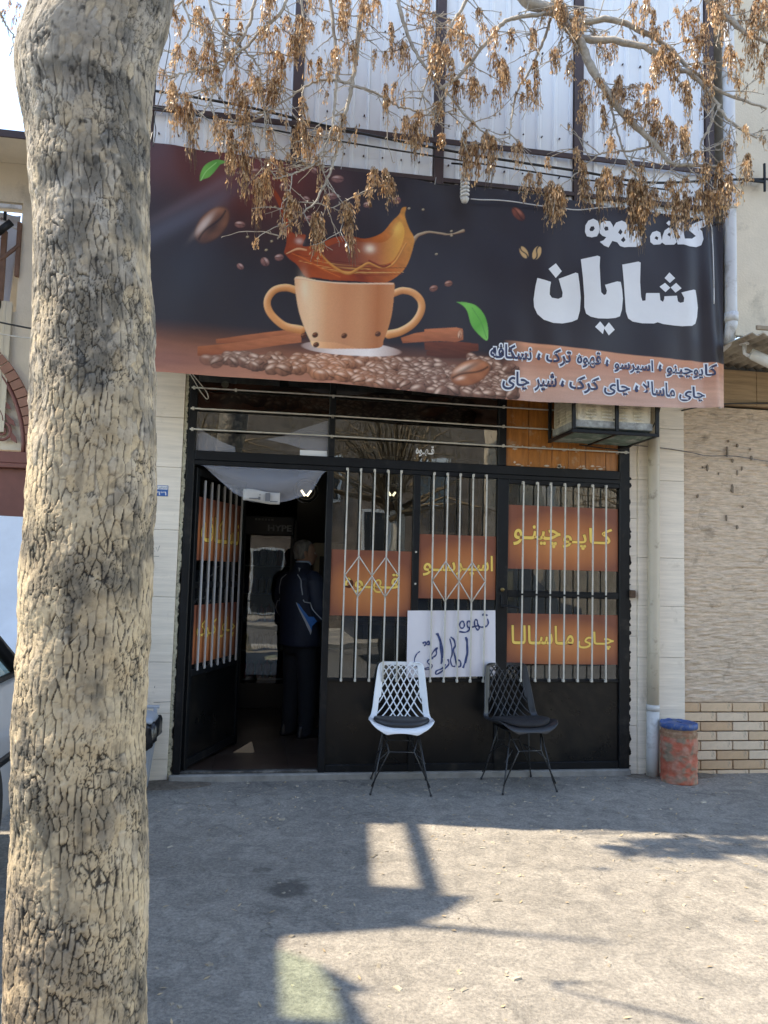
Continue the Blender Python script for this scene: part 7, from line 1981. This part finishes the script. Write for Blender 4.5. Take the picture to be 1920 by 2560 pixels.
for s in (-1, 1):
    X = lambda z: -1.55 + s * (.80 - (z - .82) * .42)
    side = [(-4.0, .815), (-3.38, 1.30), (-2.7, 1.335), (-2.05, 1.30), (-1.42, .84)]
    MB().add([(X(z) - s * .012, y, z) for y, z in side], [tuple(range(5))]).build('side_window', M_tint, car, recalc=False)
    for a, b, r in (((-4.0, .815), (-3.38, 1.30), .03), ((-2.05, 1.30), (-1.42, .84), .035), ((-2.72, .83), (-2.72, 1.33), .03), ((-1.85, .83), (-1.85, 1.13), .016), ((-4.0, .815), (-1.42, .84), .014), ((-3.38, 1.30), (-2.05, 1.31), .018)):
        MB().tube([(X(a[1]), a[0], a[1]), (X(b[1]), b[0], b[1])], r, 8).build('pillar', M_black, car)
    MB().tube([(-1.55 + s * .835, -4.6, .50), (-1.55 + s * .838, -1.3, .50)], .018, 6).build('rub_strip', M_black, car)
    for y in (-4.35, -1.95):
        w = MB(); w.lathe([(.10, -.09), (.25, -.09), (.29, -.07), (.295, 0), (.29, .07), (.25, .09), (.10, .09)], n=28)
        o = w.build('tyre', mat('tyre_rubber', (.015, .015, .015), .8), car, local=True); o.rotation_euler = (0, R(90), 0); o.location = (s * .745, y + 3.1, .295)
        o2 = MB().lathe([(.02, .07), (.05, .085), (.17, .075), (.19, .092), (.195, .07)], n=20).build('rim', mat('alloy', (.4, .4, .42), .35, .8), car, local=True); o2.rotation_euler = (0, R(90 * s), 0); o2.location = (s * .745, y + 3.1, .295)
MB().add([(-2.2, -4.05, .815), (-.9, -4.05, .815), (-1.0, -3.40, 1.29), (-2.1, -3.40, 1.29)], [(0, 1, 2, 3)]).build('windscreen', M_tint, car, recalc=False)
MB().add([(-2.2, -1.38, .845), (-.9, -1.38, .845), (-1.0, -2.03, 1.29), (-2.1, -2.03, 1.29)], [(0, 1, 2, 3)]).build('rear_window', M_tint, car, recalc=False)
for s in (-1, 1):
    MB().box((-1.55 + s * .62 - .09, -1.02, .55), (-1.55 + s * .62 + .09, -.985, .68), .01).build('tail_light', mat('red_lens', (.3, .01, .01), .2), car)
    MB().box((-1.55 + s * .55 - .11, -5.27, .48), (-1.55 + s * .55 + .11, -5.2, .58), .01).build('headlight', mat('clear_lens', (.6, .6, .6), .1), car)

car.location.x += .10; car.scale = (1, 1, 1.12)
# ------------------------------------------------------------------ unseen sheet added left of the view, shaped to cast the pavement shadows
caster = thing('shade_caster', 'unseen sheet on posts, added left of the view to cast pavement shadows', 'shade caster', (-2.6, -1.3, 0))
M_caster = mat('shade_caster_sheet', (.4, .4, .4), .5, var=.1)
MB().prism([(0, 3.3), (0, 6.38), (-1.067, 6.17), (-1.053, 6.93), (-1.30, 6.61), (-1.455, 6.25), (-1.595, 5.46), (-1.70, 5.42), (-2.17, 5.42), (-2.7, 5.35), (-2.7, 3.3)], 'x', -2.62, -2.59).build('sheet', M_caster, caster)  # outline worked back along the sun from the wanted shadow edges
MB().prism([(-1.80, 5.70), (-1.84, 5.74), (-1.967, 5.97), (-1.99, 5.84), (-2.2, 5.92), (-2.7, 5.9), (-2.7, 5.351), (-2.17, 5.421), (-2.17, 5.79), (-1.92, 5.76)], 'x', -2.62, -2.59).build('shade_spike_sheet', M_caster, caster)
MB().tube([(-2.6, 0, 6.80), (-2.6, -1.04, 6.64)], .05, 8).build('shade_rail', M_black, caster)
MB().tube([(-2.6, -1.40, 6.2), (-2.6, -1.436, 7.7)], [.03, .012], 8).build('shade_rod', M_black, caster)
for y in (-.06, -1.05, -2.6): MB().box((-2.645, y, 0), (-2.621, y + .06, 6.7 if y > -2 else 5.8)).build('post', M_black, caster)
def green_tint_mat():
    m = bpy.data.materials.new('green_light_tint'); m.use_nodes = True; nt = m.node_tree; nt.nodes.remove(nt.nodes['Principled BSDF'])
    a = nt.nodes.new('ShaderNodeBsdfTransparent'); a.inputs[0].default_value = (.80, .88, .78, 1); nt.links.new(a.outputs[0], nt.nodes['Material Output'].inputs[0]); return m
MB().prism([(-1.702, 5.425), (-1.70, 5.47), (-1.80, 5.699), (-1.92, 5.755), (-2.168, 5.785), (-2.168, 5.425)], 'x', -2.612, -2.60).build('light_tint_panel', green_tint_mat(), caster)  # added pane that tints one patch of sunlight green on the ground

# ------------------------------------------------------------------ across the street (seen in the glass)
M_mud = mat('mud_plaster', (.17, .13, .10), .95, var=.3, vs=3, bump=.5, bs=20)
ob_ = thing('mud_brick_house', 'mud-plastered house with small windows across the street', 'building', (2, -15, 0))
MB().box((-9, -22, 0), (6.6, -15, 10.5)).build('wall', M_mud, ob_); MB().box((6.6005, -21, 0), (14, -14.6, 3.4)).build('wall', mat('yard_wall', (.33, .27, .21), .9, var=.3, vs=2), ob_)
for (x, z, w, h) in ((-1.5, 3.2, .9, 1.2), (1.6, 3.4, 1.0, 1.3), (3.2, 1.2, .8, 2.0), (-4, 3.2, 1.0, 1.3), (.2, .05, 1.1, 2.2), (-2.6, .05, 2.2, 2.4), (4.6, 3.4, 1.0, 1.3), (5.0, .3, .9, 1.9), (1.6, 6.6, 1.0, 1.4), (4.4, 6.6, 1.0, 1.4), (-1.5, 6.6, 1.0, 1.4)):
    wdw = MB().box((x, -14.995, z), (x + w, -14.9, z + h)).build('window', mat('white_window_frame', (.6, .6, .58), .6), ob_); MB().box((x + .08, -14.899, z + .08), (x + w - .08, -14.88, z + h - .08)).build('pane', mat('dark_window', (.03, .035, .04), .1), wdw)
th_ = thing('brick_house', 'taller pale brick house at the end of the far row', 'building', (12, -18, 0))
MB().box((9, -26, 0), (20, -19, 9)).build('wall', mat('pale_brick', (.42, .34, .25), .9, var=.2, vs=2), th_)
for x in (9.6, 12, 14.4):
    for z in (2, 5): MB().box((x, -18.998, z), (x + 1.2, -18.95, z + 1.5)).build('window', mat('dark_window', (.03, .035, .04), .1), th_)
up_ = thing('utility_pole', 'concrete utility pole across the street', 'pole', (7.4, -12, 0)); MB().tube([(7.4, -12, 0), (7.4, -12, 9)], [.17, .11], 10).build('shaft', mat('pole_concrete', (.36, .35, .33), .9), up_); MB().box((6.7, -12.05, 8.3), (8.1, -11.95, 8.4)).build('cross_arm', M_old, up_)
vn = thing('parked_van', 'dark van with a roof rack parked across the pavement behind the viewer', 'van', (4.2, -8.6, -.1))
MB().loft([[(x, y, z) for x, z in q] for y, q in ((-9.4, [(2.2, .35), (6.4, .35), (6.4, .95), (6.0, 1.05), (5.3, 1.72), (2.5, 1.74), (2.2, 1.1)]), (-7.7, [(2.2, .35), (6.4, .35), (6.4, .95), (6.0, 1.05), (5.3, 1.72), (2.5, 1.74), (2.2, 1.1)]))], smooth=False).build('body', mat('dark_blue_paint', (.03, .04, .06), .3, var=.1), vn)
for (a, b) in ((2.5, 3.7), (3.85, 5.1)): MB().box((a, -7.698, 1.08), (b, -7.68, 1.6), .01).build('window', mat('dark_window', (.03, .035, .04), .1), vn)
for x in (3.0, 5.5):
    o = MB().lathe([(.1, -.1), (.3, -.1), (.34, -.05), (.34, .05), (.3, .1), (.1, .1)], n=24).build('wheel', mat('tyre_rubber', (.015, .015, .015)), vn, local=True); o.rotation_euler = (R(90), 0, 0); o.location = (x - 4.2, .8, .34)
for x in (2.8, 4.0, 5.1): MB().tube([(x, -9.2, 1.86), (x, -7.9, 1.86)], .02, 6).build('rack_bar', M_black, vn)
for y in (-9.2, -7.9): MB().tube([(2.6, y, 1.86), (5.2, y, 1.86)], .02, 6).build('rack_rail', M_black, vn); MB().tube([(2.7, y, 1.70), (2.7, y, 1.86)], .02, 6).build('rack_foot', M_black, vn); MB().tube([(5.1, y, 1.70), (5.1, y, 1.86)], .02, 6).build('rack_foot', M_black, vn)
def far_tree(x, y, h, sd, label):
    t = thing('far_tree', label, 'tree', (x, y, 0)); rnd = random.Random(sd)
    MB().tube([(x, y, 0), (x + .1, y, h * .35), (x, y, h * .5)], [.2, .15, .12], 8).build('trunk', M_twig, t)
    cr = MB()
    for k in range(60):
        a = rnd.uniform(0, 6.28); e = rnd.uniform(.1, 1.3); l = rnd.uniform(.3, .55) * h
        p0 = (x + rnd.gauss(0, .05), y, h * rnd.uniform(.38, .5)); p1 = (x + math.cos(a) * math.cos(e) * l * .6, y + math.sin(a) * math.cos(e) * l * .6, p0[2] + math.sin(e) * l * .7); p2 = (x + math.cos(a) * math.cos(e) * l * 1.1, y + math.sin(a) * math.cos(e) * l * 1.1, p1[2] + rnd.uniform(-.4, .4))
        cr.tube([p0, p1, p2], [.05, .025, .008], 5)
        for q in range(45):
            c = np.array(p1) * (1 - q / 45) + np.array(p2) * (q / 45) + np.array([rnd.gauss(0, .22), rnd.gauss(0, .22), rnd.gauss(-.15, .22)]); s = rnd.uniform(.03, .08)
            cr.add([c, c + np.array([s * .5, 0, -s]), c + np.array([0, s * .4, -s * 2])], [(0, 1, 2)])
    cr.build('crown', mat('dry_crown', (.16, .11, .06), .9, var=.4, vs=3), t, recalc=False)
far_tree(-1.2, -11.8, 6.5, 3, 'bare tree with dry seeds across the street, left of the pole')
far_tree(3.4, -10.9, 7.0, 8, 'bare tree with dry seeds across the street, straight opposite the shop')
far_tree(10.8, -12, 6.0, 5, 'bare tree with dry seeds across the street, right of the pole')
